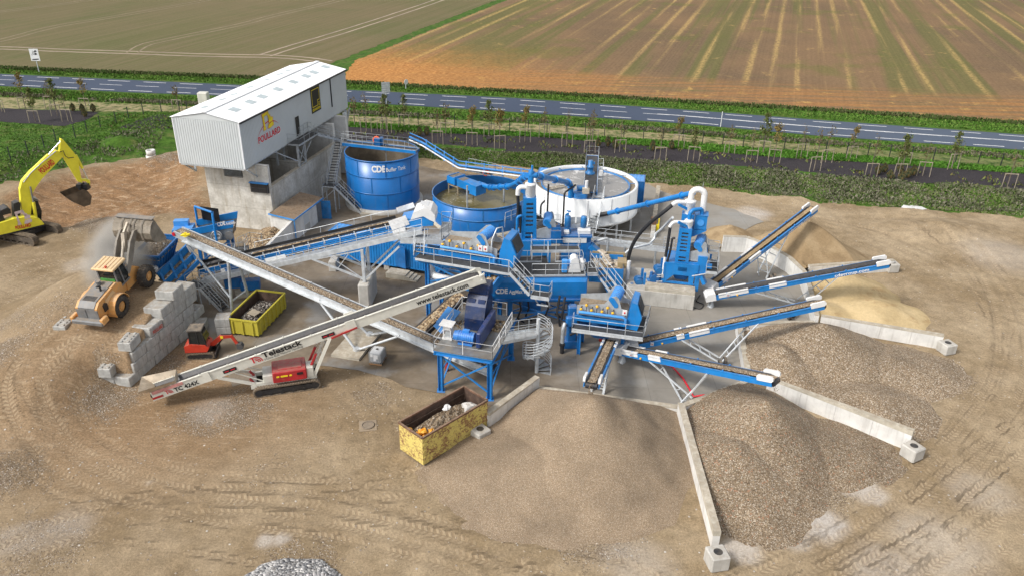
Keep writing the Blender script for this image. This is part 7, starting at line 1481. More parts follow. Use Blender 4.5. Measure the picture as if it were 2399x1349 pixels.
pump('slurry pump with blue upright frame between the sump and the plinth', 1488, 690, .3, 'teal', 2.3)
pump('slurry pump at the left foot of the right cyclone tower', 1534, 664, 1.46)
pipe('white_riser', [G(1468, 665, .9), G(1474, 612, 3.2)], .17, 'white', 'white upright pipe between the slurry sump and the pump')
# ---- rear service walkway
r0, r1 = G(1378, 566, 2.2), G(1562, 588, 2.2); ur, vr, Lr = frame2(r0, r1); fr = Lo(V((r0.x, r0.y, 2.2)), ur)
rw = thing('service_walkway', 'galvanised railed walkway on legs in front of the white tank', 'walkway', V((r0.x, r0.y, 0)))
m = MB(); deck(m, [fr(0, 0), fr(Lr, 0), fr(Lr, 1.0), fr(0, 1.0)], .2); m.build('deck', ['galv_light', 'galv'], rw)
m = MB(); m.rail([fr(0, .02), fr(Lr, .02), fr(Lr, 1.0)], 1.1, 1.4); m.rail([fr(0, .98), fr(Lr-1.5, .98)], 1.1, 1.4); m.build('handrail', 'galv_light', rw)
m = MB()
for x in (1.0, 3.6, 6.6):
    for y in (.1, .9): q = fr(x, y); m.beam(V((q.x, q.y, 0)), V((q.x, q.y, 2.1)), .13, .13)
m.build('leg', 'galv', rw)
for u_, v_, z1, nm in ((1281, 520, 0, 'tall'), (1318, 530, 0, 'bent'), (1265, 530, 0, 'short')):
    p = G(u_, v_+12, 1.6); zt = VZ(p, 432 if nm == 'tall' else 452 if nm == 'bent' else 480)
    pts_ = [p, V((p.x, p.y, zt))] + ([V((p.x+1.2, p.y+1.5, zt+.3))] if nm == 'bent' else [V((p.x+.4, p.y+.8, zt+.1))] if nm == 'short' else [])
    pipe('riser_pipe', pts_, .1, 'rubber', {'tall': 'tall straight black riser pipe against the white tank', 'bent': 'black riser pipe bending over the rim of the white tank', 'short': 'short black riser with elbow at the left flank of the white tank'}[nm], flange=False)
# ---- crusher platform
c0, c1, c2_, c3_ = G(1015, 819, 3.55), G(1154, 842, 3.55), G(1198, 748, 3.55), G(1079, 716, 3.55)
uc, vc, Lc = frame2(c0, c1); DK = ((c3_-c0).dot(vc)+(c2_-c1).dot(vc))/2; fk = Lo(V((c0.x, c0.y, 0)), uc)
CP = thing('crusher_platform', 'blue steel platform on tall legs with white handrails carrying the navy crusher', 'platform', V((c0.x, c0.y, 0)))
m = MB(); deck(m, [fk(0, 0, 3.55), fk(Lc, 0, 3.55), fk(Lc, DK, 3.55), fk(0, DK, 3.55)], .06, 0, 0); m.build('deck', pmat('wet_checker_plate', (.20, .215, .22), .22, .3, var=.4, dust=.35, scale=.8), CP)
m = MB();
for y in (.08, DK-.08, DK/2): m.ibeam(fk(0, y, 3.33), fk(Lc, y, 3.33), .2, .32)
for x in (.08, Lc-.08): m.ibeam(fk(x, 0, 3.33), fk(x, DK, 3.33), .2, .32)
m.build('deck_frame', 'blue', CP)
for x in (.45, Lc-.25):
    for y in (.2, DK-.5): q = fk(x, y); m = MB(); m.ibeam(V((q.x, q.y, .02)), V((q.x, q.y, 3.18)), .34, .34, up=uc); m.box((q.x, q.y, .012), (.6, .6, .024)); m.build('leg', 'blue', CP)
m = MB(); X0, X1 = .45, Lc-.25; m.beam(fk(X0, .2, .4), fk(X1, .2, 3.0), .1, .1); m.beam(fk(X1, .28, .4), fk(X0, .28, 3.0), .1, .1)
for x in (X0, X1): m.beam(fk(x, .2, .4), fk(x, DK-.5, 3.0), .1, .1); m.beam(fk(x+.06, DK-.5, .4), fk(x+.06, .2, 3.0), .1, .1); m.beam(fk(x, .2, 1.7), fk(x, DK-.5, 1.7), .08, .1)
m.build('cross_brace', 'blue', CP)
m = MB(); m.rail([fk(.03, DK, 3.57), fk(.03, .03, 3.57), fk(Lc-.03, .03, 3.57), fk(Lc-.03, DK-1.2, 3.57)], 1.1, 1.9, .032, toe=False); m.rail([fk(.03, DK, 3.57), fk(Lc-.8, DK, 3.57)], 1.1, 1.6, .03, toe=False); m.build('handrail', 'white', CP)
CR = thing('crusher', 'dark navy crusher with stepped hatches and belt guard on the blue platform', 'crusher', fk(Lc*.6, DK*.5, 3.55))
fx = Lo(fk(Lc*.40-.65, DK*.40, 3.56), uc)
m = MB(); m.prism([(0, .55), (2.0, .4), (2.2, 1.0), (2.15, 2.0), (1.5, 2.55), (.9, 2.6), (.35, 1.9), (0, 1.0)], fx(.85, .9, 0), vc, UP, 1.55)
fx.box(m, .05, 1.65, .9, 2.5, .05, .55); m.build('housing', 'navy', CR)
m = MB(); fx.box(m, .05, 1.65, 2.0, 3.1, 2.3, 3.35, bev=.05); fx.box(m, -.05, 1.75, 1.95, 2.15, 3.1, 3.4, bev=.03)
for i in range(5): fx.box(m, .15+i*.3, .25+i*.3, 1.97, 1.99, 2.4, 3.05)
m.build('feed_box', 'navy', CR)
m = MB(); sl_ = (fx(0, 1.32, 2.45)-fx(0, .92, 1.0)).normalized(); nrm_ = uc.cross(sl_)
for i, z_ in enumerate((1.15, 1.75, 2.2)):
    for x in (.22, .98): c = fx(x+.27, .9+.30*(z_-.95)*1.0, z_-.05) if 0 else fx(x+.27, 1.0+(z_-.95)*.33, z_); m.beam(c-nrm_*0.06-uc*.27, c-nrm_*.06+uc*.27, .42, .09, up=nrm_)
m.build('hatch', pmat('worn_navy', (.012, .032, .11), .3, var=.3, dust=.12), CR)
m = MB(); fx.box(m, 1.78, 2.12, -1.6, 2.3, .1, 1.35, bev=.06); m.build('belt_guard', pmat('navy_guard', (.010, .034, .14), .3, dust=.12), CR)
m = MB(); m.tube(fx(.15, -1.0, .55), fx(1.5, -1.0, .55), .42, 18); fx.box(m, .6, 1.1, -1.15, -.85, .95, 1.15); m.tube(fx(-.05, -1.0, .55), fx(.15, -1.0, .55), .38, 18); fx.box(m, .3, 1.4, -1.35, -.65, .02, .16)
for i in range(7): m.tube(fx(.3+i*.16, -1.0, .55), fx(.34+i*.16, -1.0, .55), .455, 18)
m.build('motor', pmat('bright_motor_blue', (.03, .20, .58), .4, dust=.15), CR)
m = MB()
for k in range(60): rx, ry = random.uniform(1.9, Lc*.55), random.uniform(1.4, 3.4); m.ball(fx(2.0+random.random()*.8, 1.2+random.random()*1.8, .02), random.uniform(.05, .13), 0, 5, 3)
for k in range(30): m.ball(fx(-.9+random.random()*.8, .9+random.random()*1.2, .02), random.uniform(.04, .09), 0, 5, 3)
tag(m.build('spilled_stones', 'stone_heap'), 'spilled stones lying on the crusher platform deck', 'stones', kind='stuff')
WP = thing('control_stand', 'small white roofed control stand on the crusher platform', 'control stand', fx(-1.0, -.9, 0)); fw = Lo(fx(-1.0, -.9, 0), uc)
m = MB();
for x in (0, .55):
    for y in (0, .4): fw.box(m, x, x+.07, y, y+.07, .1, 1.15)
fw.box(m, -.05, .7, -.05, .55, .0, .16); fw.box(m, 0, .62, .0, .45, .8, 1.15); m.build('stand', 'white', WP); m = MB(); m.beam(fw(-.2, .2, 1.3), fw(.8, .2, 1.22), .95, .05); m.build('roof', 'white', WP); m = MB(); fw.box(m, .12, .5, .1, .4, .17, .7); m.build('panel', 'galv', WP)
ex = G(1047, 868, 0); m = MB(); m.lathe(ex, [(0, .02), (.13, .02), (.13, .6), (.1, .7), (.04, .75), (.04, .85), (0, .86)], 12); m.tube(ex+V((.1, 0, .75)), ex+V((.2, -.05, .4)), .025, 6); tag(m.build('fire_extinguisher', 'red'), 'red fire extinguisher by the left front leg of the crusher platform', 'fire extinguisher')
m = MB(); m.beam(fk(-.6, DK*.55, 3.6), fk(-.05, DK*.75, 4.4), 1.3, .05); m.beam(fk(-.9, DK*.5, 3.3), fk(-.6, DK*.55, 3.6), 1.3, .05); tag(m.build('deflector_plate', 'blue'), 'bent blue deflector plate at the left edge of the crusher platform', 'plate')
# stone conveyor under the screen left of the platform
T, H_ = G(985, 775, 1.6), G(1080, 690, 3.3); cG, fG = conveyor('transfer_conveyor', 'dark transfer conveyor heaped with stones left of the crusher platform', T, H_, 1.1, 'black', .35, guards=False, drive=False, idlers=99); gravel_on(fG, 1.0, 0, fG.L, .22, 'stone_heap', 'stones heaped on the dark transfer conveyor left of the crusher platform', 12, 'stones')
m = MB()
for t in (.5, fG.L-1):
    for s in (-.6, .6): q = fG(t, s, -.2); m.beam(V((q.x, q.y, 0)), q, .1, .1)
m.build('support_leg', 'teal', cG)
# ---- spiral stair
sc0 = G(1257, 871, 0); zl = 3.5; SPI = thing('spiral_stair', 'galvanised spiral stair beside the crusher platform', 'staircase', sc0); Rr = 1.12
m = MB(); m.tube(sc0, sc0+UP*4.75, .15, 14); m.build('centre_post', 'galv_light', SPI)
m = MB(); a0_ = R(-20); turns = R(470); N = 19
for i in range(N):
    a = a0_+turns*i/N; b = a+turns/N*1.08; z = zl*(i+1)/N-.18
    pa_, pb__ = V((math.cos(a), math.sin(a), 0)), V((math.cos(b), math.sin(b), 0)); T3 = [sc0+pa_*.14+UP*z, sc0+pa_*Rr+UP*z, sc0+pb__*Rr+UP*z, sc0+pb__*.14+UP*z]; m.add(T3+[p-UP*.05 for p in T3], [(0,1,2,3), (7,6,5,4), (0,4,5,1), (1,5,6,2), (2,6,7,3), (3,7,4,0)])
m.build('tread', 'galv', SPI)
m = MB()
for hgt in (.15, .4, .65, .88, 1.1): m.path([sc0+V((math.cos(a0_+turns*t/60)*Rr, math.sin(a0_+turns*t/60)*Rr, zl*t/60+hgt)) for t in range(61)], .022, 5)
for i in range(0, 61, 5): a = a0_+turns*i/60; p = sc0+V((math.cos(a)*Rr, math.sin(a)*Rr, zl*i/60)); m.tube(p, p+UP*1.1, .022, 5)
m.build('spiral_handrail', 'galv_light', SPI)
m = MB(); q_ = fk(Lc, DK*.62, 3.5); lp_ = [q_, fk(Lc, DK*.38, 3.5), V((sc0.x-.1, sc0.y-.5, 3.5)), V((sc0.x+.1, sc0.y+.6, 3.5))]; deck(m, lp_, .12, 0, 0); m.rail([lp_[1], lp_[2]], 1.0, .9); m.rail([lp_[0], lp_[3], V((sc0.x+.9, sc0.y+.5, 3.5))], 1.0, .9); m.build('landing', 'galv', SPI)
# ---- feed hopper, its slanted frame and the prewash screen
HP = thing('feed_hopper', 'dusty blue feed hopper beneath the raised loader bucket', 'hopper', G(437, 690, 0)); zr_ = 5.0
hA_, hB_, hC_ = G(306, 598, zr_), G(371, 602, zr_), G(420, 553, zr_+.5); hD_ = hA_+(hC_-hB_)
ctr = (hA_+hB_+hC_+hD_)/4-UP*2.3
m = MB(); lo4 = [ctr+(p-(hA_+hB_+hC_+hD_)/4)*.45 for p in (hA_, hB_, hC_, hD_)]
for P in ([hA_, hB_, hC_, hD_],):
    m.add(P+lo4, [(0,4,5,1), (1,5,6,2), (2,6,7,3), (3,7,4,0)]); m.add([p+(ctr-p).normalized()*.08+UP*.0 for p in P]+lo4, [(1,5,4,0), (2,6,5,1), (3,7,6,2), (0,4,7,3)])
for a, b in ((hA_, hB_), (hB_, hC_), (hC_, hD_)): m.beam(a, b, .14, .16)
for a, b, la, lb_ in ((hA_, hB_, lo4[0], lo4[1]), (hB_, hC_, lo4[1], lo4[2])):
    for k in range(6): t = (k+.5)/6; m.beam(a.lerp(b, t), la.lerp(lb_, t), .09, .16, up=(b-a).cross(UP))
m.build('hopper_body', 'blue_deep', HP)
fm_ = MB(); n_ = 14; vs = []
for i in range(n_+1):
    for j in range(n_+1): s, t = i/n_, j/n_; p = hA_.lerp(hB_, s).lerp(hD_.lerp(hC_, s), t); e = math.sin(math.pi*s)*math.sin(math.pi*t); vs.append(p+(ctr-p)*.05+UP*(-.35+.9*e+.25*random.random()*e))
fm_.add(vs, [(i*(n_+1)+j, (i+1)*(n_+1)+j, (i+1)*(n_+1)+j+1, i*(n_+1)+j+1) for i in range(n_) for j in range(n_)], 0, True); o = fm_.build('raw_feed', 'feed'); tag(o, 'brown stony raw feed heaped in the blue hopper', 'gravel', kind='stuff')
m = MB(); dn_ = V((.35, -.9, 0)).normalized()
p_lo, p_hi = G(372, 648, 3.2), G(446, 575, 4.7)
for k, (off, w_) in enumerate(((V((0, 0, 0)), .75), (V((.35, -.25, -.75)), .5), (V((.7, -.5, -1.3)), .4))): m.beam(p_lo+off, p_hi+off, .16, w_)
for t in (.05, .35, .65, .95): q = p_lo.lerp(p_hi, t); m.beam(q+UP*.2, q+V((.7, -.5, -1.5)), .2, .2)
m.build('slanted_frame', 'blue', HP)
m = MB()
for k, off in enumerate((V((.1, -.1, -.38)), V((.45, -.35, -1.05)))): m.beam(p_lo+off, p_hi+off, .5, .06)
m.build('dusty_ledge', 'feed', HP)
m = MB(); lg = G(437, 692, 0)
for off in (V((0, 0, 0)), V((-1.6, 2.4, 0))): q = lg+off; m.beam(q, V((q.x, q.y, 4.3)), .42, .34); m.beam(q+UP*.1, q+V((-1.5, -.9, .1)), .3, .24); m.beam(q+UP*.5, p_lo+V((.3, -.2, -1.0)), .2, .2)
m.build('leg', 'blue_deep', HP)
for c_, d_ in ((G(378, 642, 3.0), 1), (G(443, 588, 4.5), 1)): m = MB(); m.beam(c_+V((.1, -.3, .25)), c_+V((.5, .35, .5)), .1, .75); m.build('white_panel', 'white', HP)
m = MB(); q = G(352, 634, 3.6); m.bbox(q, (1.3, .8, .7), rz=.5, bev=.12); m.build('drive_cover', 'white', HP)
# prewash screen
r0, r1 = G(455, 566, 3.4), G(553, 562, 3.4); ur, vr, Lq = frame2(r0, r1); fq = Lo(V((r0.x, r0.y, 0)), ur); PS = thing('prewash_screen', 'blue and grey prewash screen with white lettering behind the galvanised conveyor head', 'screen', V((r0.x, r0.y, 0)))
zq = VZ(fq(Lq, 0), 517); zq0 = VZ(fq(0, 0), 537)
for y in (0, 2.2): m = MB(); fq.prism(m, [(0, 3.4), (Lq*.9, 3.4), (Lq, zq-.3), (Lq*.97, zq-.65), (0, zq0-.6)], y, .08); m.build('side_plate', pmat('dusty_bolted_plate', (.17, .20, .235), .6, .2, var=.3, dust=.45, scale=2), PS)
for y in (-.02, 2.22): m = MB(); fq.prism(m, [(-.1, zq0-.62), (Lq*.98, zq-.66), (Lq*1.02, zq+.02), (-.1, zq0)], y, .12); m.build('top_rail', 'blue', PS)
m = MB(); fq.prism(m, [(0.1, 3.5), (Lq*.9, 3.5), (Lq*.95, zq-1), (.1, zq0-.95)], 1.1, 2.1); m.build('screen_deck', 'feed', PS)
text('CDE', fq(Lq*.62, -.09, zq-.5), (fq(Lq, 0, zq)-fq(0, 0, zq0)), UP, .52, 'letter_white', PS, bold=.05, width=.75); text('R4500', fq(Lq*.62+.82, -.09, zq-.42), (fq(Lq, 0, zq)-fq(0, 0, zq0)), UP, .36, 'letter_white', PS, bold=.03, width=.78)
m = MB(); q = fq(Lq*.56, -.12, 3.95); m.tube(q, q-fq.v*.12, .5, 20); cp_ = m.build('exciter_cap', 'white', PS); m = MB(); ring(m, q-fq.v*.13, .42, .05, tuple(fq.v), 18, 6); m.beam(q-fq.v*.14-ur*.3, q-fq.v*.14+ur*.3, .02, .14); m.build('cap_ring', 'grey', cp_)
m = MB(); q = fq(Lq*.86, -.1, 3.9); m.tube(q, q-fq.v*.1, .4, 16); m.build('exciter_cap', 'grey', PS)
m = MB(); m.path([fq(Lq*.55, -.25, 2.6), fq(Lq*.55, -.25, zq+.6), fq(Lq*.55, -.05, zq+.95)], .11, 6); m.path([fq(Lq*.55, -.2, zq+.95), fq(Lq*.05, 1.6, zq+.9)], .11, 6); m.path([fq(Lq*.05, 1.6, zq+.9), fq(Lq*.05, 1.6, zq-.4)], .11, 6); m.build('gantry', 'blue', PS)
m = MB(); m.add([fq(Lq*.15, 2.0, zq-.6), fq(Lq*.62, 1.2, zq-.6), fq(Lq*.62, 1.2, zq+.75), fq(Lq*.15, 2.0, zq+.75)], [(0, 1, 2, 3), (3, 2, 1, 0)]); m.build('dust_curtain', 'rubber', PS)
m = MB(); fq.box(m, -1.9, -.15, .3, 2.0, zq0-1.0, zq0-.2); m.beam(fq(-1.9, 1.6, zq0+.05), fq(-.6, 1.6, zq0+.05), .7, .5); m.build('inlet_box', 'blue_pale', PS)
m = MB()
for x in (.3, Lq*.8):
    for y in (.2, 2.0): q = fq(x, y); m.beam(V((q.x, q.y, 0)), V((q.x, q.y, 3.4)), .26, .26)
m.beam(fq(.3, .2, 1.2), fq(Lq*.8, .2, 3.2), .14, .14); m.build('leg', 'blue_deep', PS)
m = MB(); a, b, c, d = fq(Lq*.45, -1.5, 2.6), fq(Lq*1.25, -1.5, 2.6), fq(Lq*1.25, .4, 2.6), fq(Lq*.45, -.3, 2.6); deck(m, [a, b, c, d], .15); m.rail([a, b, c], 1.1, .9, toe=False); m.rail([fq(Lq*1.05, -.3, 2.6), fq(Lq*1.3, .9, 2.6), fq(Lq*1.6, .5, 2.6)], 1.1, .9, toe=False); m.stair(fq(Lq*1.15, -3.0, 1.0), fq(Lq*1.15, -1.5, 2.6), .9, 0, 1, True, .22, 1.0)
for p in (a, b, c): m.beam(V((p.x, p.y, 0)), p, .1, .1)
m.build('side_platform', ['galv', 'grate'], PS)
# steps at the conveyor tail
e0, e1 = G(600, 725, 0) if 0 else G(528, 726, 0), G(463, 668, 2.0); ST3 = thing('tail_stair', 'galvanised stair with small landing below the blue hopper frame', 'staircase', e0); dd = (e0-e1); dd.z = 0; dd.normalize(); nn = V((-dd.y, dd.x, 0))
m = MB(); m.stair(e0, e1+dd*.5, .95, 0, 1, True, .2, 1.0); m.build('flight', ['galv', 'grate'], ST3)
m = MB(); q = [e1+dd*.5+nn*.5, e1-dd*.8+nn*.5, e1-dd*.8-nn*.5, e1+dd*.5-nn*.5]; deck(m, q, .14); m.rail([q[0], q[1], q[2]], 1.0, .8)
for p in q: m.beam(V((p.x, p.y, 0)), p, .09, .09)
m.build('landing', ['galv', 'grate'], ST3)
q = G(590, 668, 1.2); m = MB(); m.bbox(q+V((-.2, .2, .0)), (1.7, .9, .95), rz=.2, bev=.08); m.bbox(q+V((-1.6, .1, .2)), (1.6, .5, 1.0), rz=.2, bev=.03); tag(m.build('conveyor_drive_box', 'blue_deep'), 'dark blue drive box hanging under the tail of the inclined conveyor', 'drive box')
m = MB(); q = G(575, 690, 0); m.box(q+V((0, 0, .2)), (1.6, 1.0, .4), rz=.5); m.box(q+V((.5, .5, .55)), (1.2, .7, .3), rz=.5); tag(m.build('concrete_pad', 'conc_cap'), 'stepped concrete pad under the inclined conveyor tail', 'pad')
hz_ = MB(); hz_.path([G(1545, 848, .35), G(1575, 858, .2), G(1600, 885, .1), G(1618, 915, .1), G(1625, 928, .1), G(1650, 924, .1), G(1662, 930, .1)], .07, 6); tag(hz_.build('red_hose', 'letter_red'), 'red hose lying under the streaked blue conveyor', 'hose')
hz_ = MB(); hz_.path([(x, y, .07) for x, y in smooth_line([tuple(G(u, v, .1))[:2] for u, v in ((1628, 700), (1622, 716), (1640, 722), (1648, 712), (1632, 704), (1640, 690))])], .05, 6); tag(hz_.build('black_cable', 'rubber'), 'coiled black cable at the right end of the concrete plinth', 'cable')
q = G(1408, 797, 0); m = MB(); m.prism([(-.18, 0), (.18, 0), (.12, .3), (-.1, .32)], q, (1, .4, 0), UP, .2); tag(m.build('red_pump', 'redor'), 'tiny red pump on the wet concrete beside the pump column', 'pump')
# ================================================================== vehicles, skips, blocks, small things
def onpl(u, v, P, n):
    d = ray(u, v); return CAM+d*((V(P)-CAM).dot(V(n))/d.dot(V(n)))
# ---- yellow excavator
xa, xb = G(0, 551, 1.25), G(104, 527, 1.25); xu = V((xb.x-xa.x, xb.y-xa.y, 0)).normalized(); xv = V((-xu.y, xu.x, 0))
EXC = thing('excavator', 'large yellow excavator with raised boom and muddy crawler tracks', 'excavator', G(60, 560, 0))
def xp(u, v, off): return onpl(u, v, xa+xv*off, xv)
def xpoly(mb, pix, off, depth, mat=0):
    P = [xp(u, v, off) for u, v in pix]; o = P[0]; mb.prism([((p-o).dot(xu), (p-o).z) for p in P], o+xv*(depth/2), xu, UP, depth, mat)
m = MB(); xpoly(m, [(-62, 567), (104, 526), (99, 519), (87, 511), (62, 509), (33, 513), (0, 524), (-40, 532), (-62, 545)], 0, 1.0); xpoly(m, [(-62, 560), (100, 525), (80, 514), (0, 524), (-62, 540)], 1.05, 1.0); xpoly(m, [(-62, 555), (88, 521), (70, 512), (-62, 530)], 2.1, .85); m.build('house', 'yellow', EXC)
m = MB(); xpoly(m, [(-64, 571), (104, 530), (104, 526.5), (-64, 567)], -.02, 2.9); m.build('belly_skirt', 'black', EXC)
m = MB(); xpoly(m, [(-45, 535), (0, 523), (12, 517), (8, 506), (0, 499), (-45, 512)], .4, 1.2); xpoly(m, [(4, 506), (26, 500), (25, 492), (17, 487), (2, 494)], .6, 1.4); xpoly(m, [(33, 512), (48, 508), (48, 477), (44, 473), (32, 478)], .7, .9); m.build('engine_hood', 'black', EXC)
m = MB(); xpoly(m, [(72, 516), (97, 517), (98, 495), (88, 470), (74, 467)], 1.9, 1.0); m.build('cab', 'glass', EXC); m = MB(); xpoly(m, [(70, 469), (90, 472), (88, 467), (76, 464)], 1.85, 1.1); m.build('cab_roof', 'grey', EXC)
bo = 1.05
m = MB(); xpoly(m, [(59, 507), (72, 507), (77, 453), (83, 442), (98, 420), (148, 367), (143, 357), (133, 354), (73, 402), (52, 426), (47, 445), (49, 472), (53, 500)], bo, .62); bm_ = m.build('boom', 'yellow', EXC)
m = MB(); xpoly(m, [(143, 326), (148, 328), (174, 359), (183, 371), (187, 400), (193, 429), (184, 427), (148, 369), (140, 356)], bo+.06, .5); m.build('stick', 'yellow', EXC)
def xtube(name, a, b, r, mat, off=bo+.3): m = MB(); m.tube(xp(*a, off), xp(*b, off), r, 10); return m.build(name, mat, EXC)
xtube('stick_cylinder', (70, 404), (114, 363), .17, 'yellow'); xtube('stick_cylinder_rod', (114, 363), (143, 331), .09, 'chrome')
xtube('bucket_cylinder', (177, 364), (193, 395), .15, 'yellow'); xtube('bucket_cylinder_rod', (193, 395), (206, 423), .08, 'chrome')
for o in (bo-.15, bo+.85): xtube('lift_cylinder', (84, 510), (78, 474), .16, 'yellow', o); xtube('lift_cylinder_rod', (78, 474), (71, 438), .08, 'grey', o)
m = MB(); m.beam(xp(187, 421, bo+.3), xp(208, 423, bo+.3), .4, .22); m.beam(xp(207, 423, bo+.3), xp(206, 441, bo+.3), .36, .25); m.build('bucket_link', 'yellow', EXC)
m = MB(); m.box(xp(197, 437, bo+.3), (1.0, .7, .6)); m.box(xp(188, 434, bo+.3), (.5, .8, .35)); m.build('quick_hitch', 'black', EXC)
m = MB()
def bucket(mb, prof, o, ux, uz, w, t=.06, mat=0, mi=1):
    """open bucket: profile from lip round the back to the other lip"""
    o, ux, uz = V(o), V(ux), V(uz); sy = ux.cross(uz).normalized(); n = len(prof); A = [o+ux*x+uz*z-sy*w/2 for x, z in prof]; B = [p+sy*w for p in A]
    mb.add(A+B, [(i, i+1, n+i+1, n+i) for i in range(n-1)]+[(n+i, n+i+1, i+1, i) for i in range(n-1)], mat); mb.add(A, [tuple(range(n)), tuple(range(n-1, -1, -1))], mat); mb.add(B, [tuple(range(n-1, -1, -1)), tuple(range(n))], mat)
pb = [xp(u, v, bo+.3) for u, v in ((145, 456), (165, 469), (191, 480), (206, 475), (209, 455), (200, 444), (186, 440))]; o = pb[0]
bucket(m, [((p-o).dot(xu), (p-o).z) for p in pb], o, xu, UP, 1.7); m.build('bucket', pmat('muddy_bucket', (.22, .17, .12), .7, .2, var=.3, dust=.5), EXC)
for off in (.2, .32): m = MB(); m.path([xp(140, 357, bo-off), xp(148, 354, bo-off), xp(153, 366, bo-off), xp(160, 371, bo-off), xp(173, 369, bo-off)], .045, 5); m.build('hydraulic_hose', 'rubber', EXC)
m = MB(); m.path([xp(131, 355, bo-.05), xp(100, 380, bo-.05), xp(73, 405, bo-.05), xp(55, 428, bo-.05)], .05, 5); m.build('hydraulic_hose', 'galv', EXC)
lo_d = (xp(127, 383, bo)-xp(97, 408, bo)); text('POULLARD', xp(99, 408, bo-.03), lo_d, V((0, 0, 1)), .82, 'letter_red', EXC, bold=.03, width=lo_d.length*1.02, depth=.02)
lo_d = (xp(73, 531, 0)-xp(37, 538.5, 0)); text('POULLARD', xp(37, 538, -.03), lo_d, UP, .5, 'letter_red', EXC, bold=.03, width=lo_d.length, depth=.02)
m = MB(); flat(m, xp(42, 529, -.03), xu*.62, UP*.62, emb, .02); m.build('emblem', pmat('pale_lilac_emblem', (.62, .5, .5), .5, dust=0), EXC)
ka, kb = G(-60, 552, 0), G(82, 579, 0); ku = V((kb.x-ka.x, kb.y-ka.y, 0)).normalized(); kn = V((-ku.y, ku.x, 0))
for k in (0, 1): mt, mf = MB(), MB(); c = kb-ku*2.7+kn*(.32+k*3.0); c.z = 0; crawler(mt, mf, c, ku, 5.4, .64, 1.05); o = mt.build('crawler_track', 'track', EXC); mf.build('track_frame', pmat('muddy_frame', (.08, .065, .05), .85, dust=.6), o)
m = MB(); c = kb-ku*2.7+kn*1.8; m.box((c.x, c.y, .75), (2.2, 2.6, .5), rz=math.atan2(ku.y, ku.x)); m.tube((c.x, c.y, .9), (c.x, c.y, 1.2), .9, 18); m.build('undercarriage', 'black', EXC)
# ---- wheel loader on the ramp
RR, FR_ = G(279, 716, 4.2), G(342.5, 646.4, 4.88); lu = (FR_-RR).normalized(); lv = V((-lu.y, lu.x, 0)).normalized(); lz = lu.cross(lv); WB = (FR_-RR).length
XL = Matrix.Translation(RR-lz*.87) @ Matrix((lu, lv, lz)).transposed().to_4x4()
LD = thing('wheel_loader', 'dusty amber wheel loader with raised bucket on the earth ramp', 'wheel loader', mat=XL)
def wheel(x, y):
    m = MB(); prof = [(.42, -.3), (.62, -.33), (.80, -.31), (.875, -.22), (.875, .22), (.80, .31), (.62, .33), (.42, .3)]; n = 28; vs = []
    for i in range(n):
        a = 2*math.pi*i/n
        for r, w_ in prof: vs.append((x+r*math.cos(a), y+w_, .875+r*math.sin(a)))
    k = len(prof); m.add(vs, [(i*k+j, i*k+j+1, ((i+1) % n)*k+j+1, ((i+1) % n)*k+j) for i in range(n) for j in range(k-1)], 0, True)
    for i in range(22):
        a = 2*math.pi*i/22; c = V((x+.88*math.cos(a), y, .875+.88*math.sin(a))); d = V((-math.sin(a), 0, math.cos(a)))
        for s in (-1, 1): m.beam(c+V((0, s*.28, 0))-d*.05, c+V((0, s*.03, 0))+d*.05, .09, .06, up=(math.cos(a), 0, math.sin(a)))
    w = m.build('wheel', 'tyre', LD, True); m = MB()
    m.tube((x, y-.2, .875), (x, y+.2, .875), .43, 20); m.tube((x, y-.26, .875), (x, y-.2, .875), .22, 14); m.tube((x, y+.2, .875), (x, y+.26, .875), .22, 14); m.build('rim', 'orange', w, True)
for x in (0, WB):
    for y in (0, 2.25): wheel(x, y)
m = MB(); m.prism([(-2.0, .95), (1.3, .95), (1.35, 2.1), (.8, 2.45), (-1.5, 2.3), (-1.95, 2.0)], (0, 1.12, 0), (1, 0, 0), (0, 0, 1), 1.75); m.build('engine_body', 'orange', LD, True)
m = MB(); m.prism([(-2.02, 1.0), (-1.96, 2.05), (-1.5, 2.36), (.75, 2.52), (.75, 2.4), (-1.45, 2.2), (-1.85, 1.9), (-1.85, 1.0)], (0, 1.12, 0), (1, 0, 0), (0, 0, 1), 1.35); hd2 = m.build('engine_hood', 'grey', LD, True)
m = MB(); m.box((-1.2, 1.12, 2.37), (.5, 1.0, .05), rot=Matrix.Rotation(-.07, 3, 'Y')); m.build('hood_grille', 'black', hd2, True)
for y in (.6, 1.6): m = MB(); m.box((-2.0, y, 1.5), (.06, .75, .8), rot=Matrix.Rotation(.06, 3, 'Y')); m.build('rear_grille', 'grey', hd2, True)
m = MB(); m.tube((-.3, .8, 2.4), (-.25, .8, 2.85), .08, 10); m.tube((-.25, .8, 2.8), (-.55, .8, 2.98), .08, 10); m.build('exhaust_pipe', 'black', hd2, True); m = MB(); m.tube((.35, 1.35, 2.4), (.35, 1.35, 2.75), .17, 12); m.tube((.35, 1.35, 2.75), (.35, 1.35, 2.83), .22, 12); m.build('air_intake', 'grey', hd2, True)
m = MB(); m.bbox((-2.15, 1.12, .95), (.55, 2.6, .4), bev=.08); m.bbox((-2.0, -.1, 1.1), (.7, .3, .5), 1, bev=.05); m.bbox((-2.0, 2.35, 1.1), (.7, .3, .5), 1, bev=.05); m.build('counterweight', ['grey', 'orange'], LD, True)
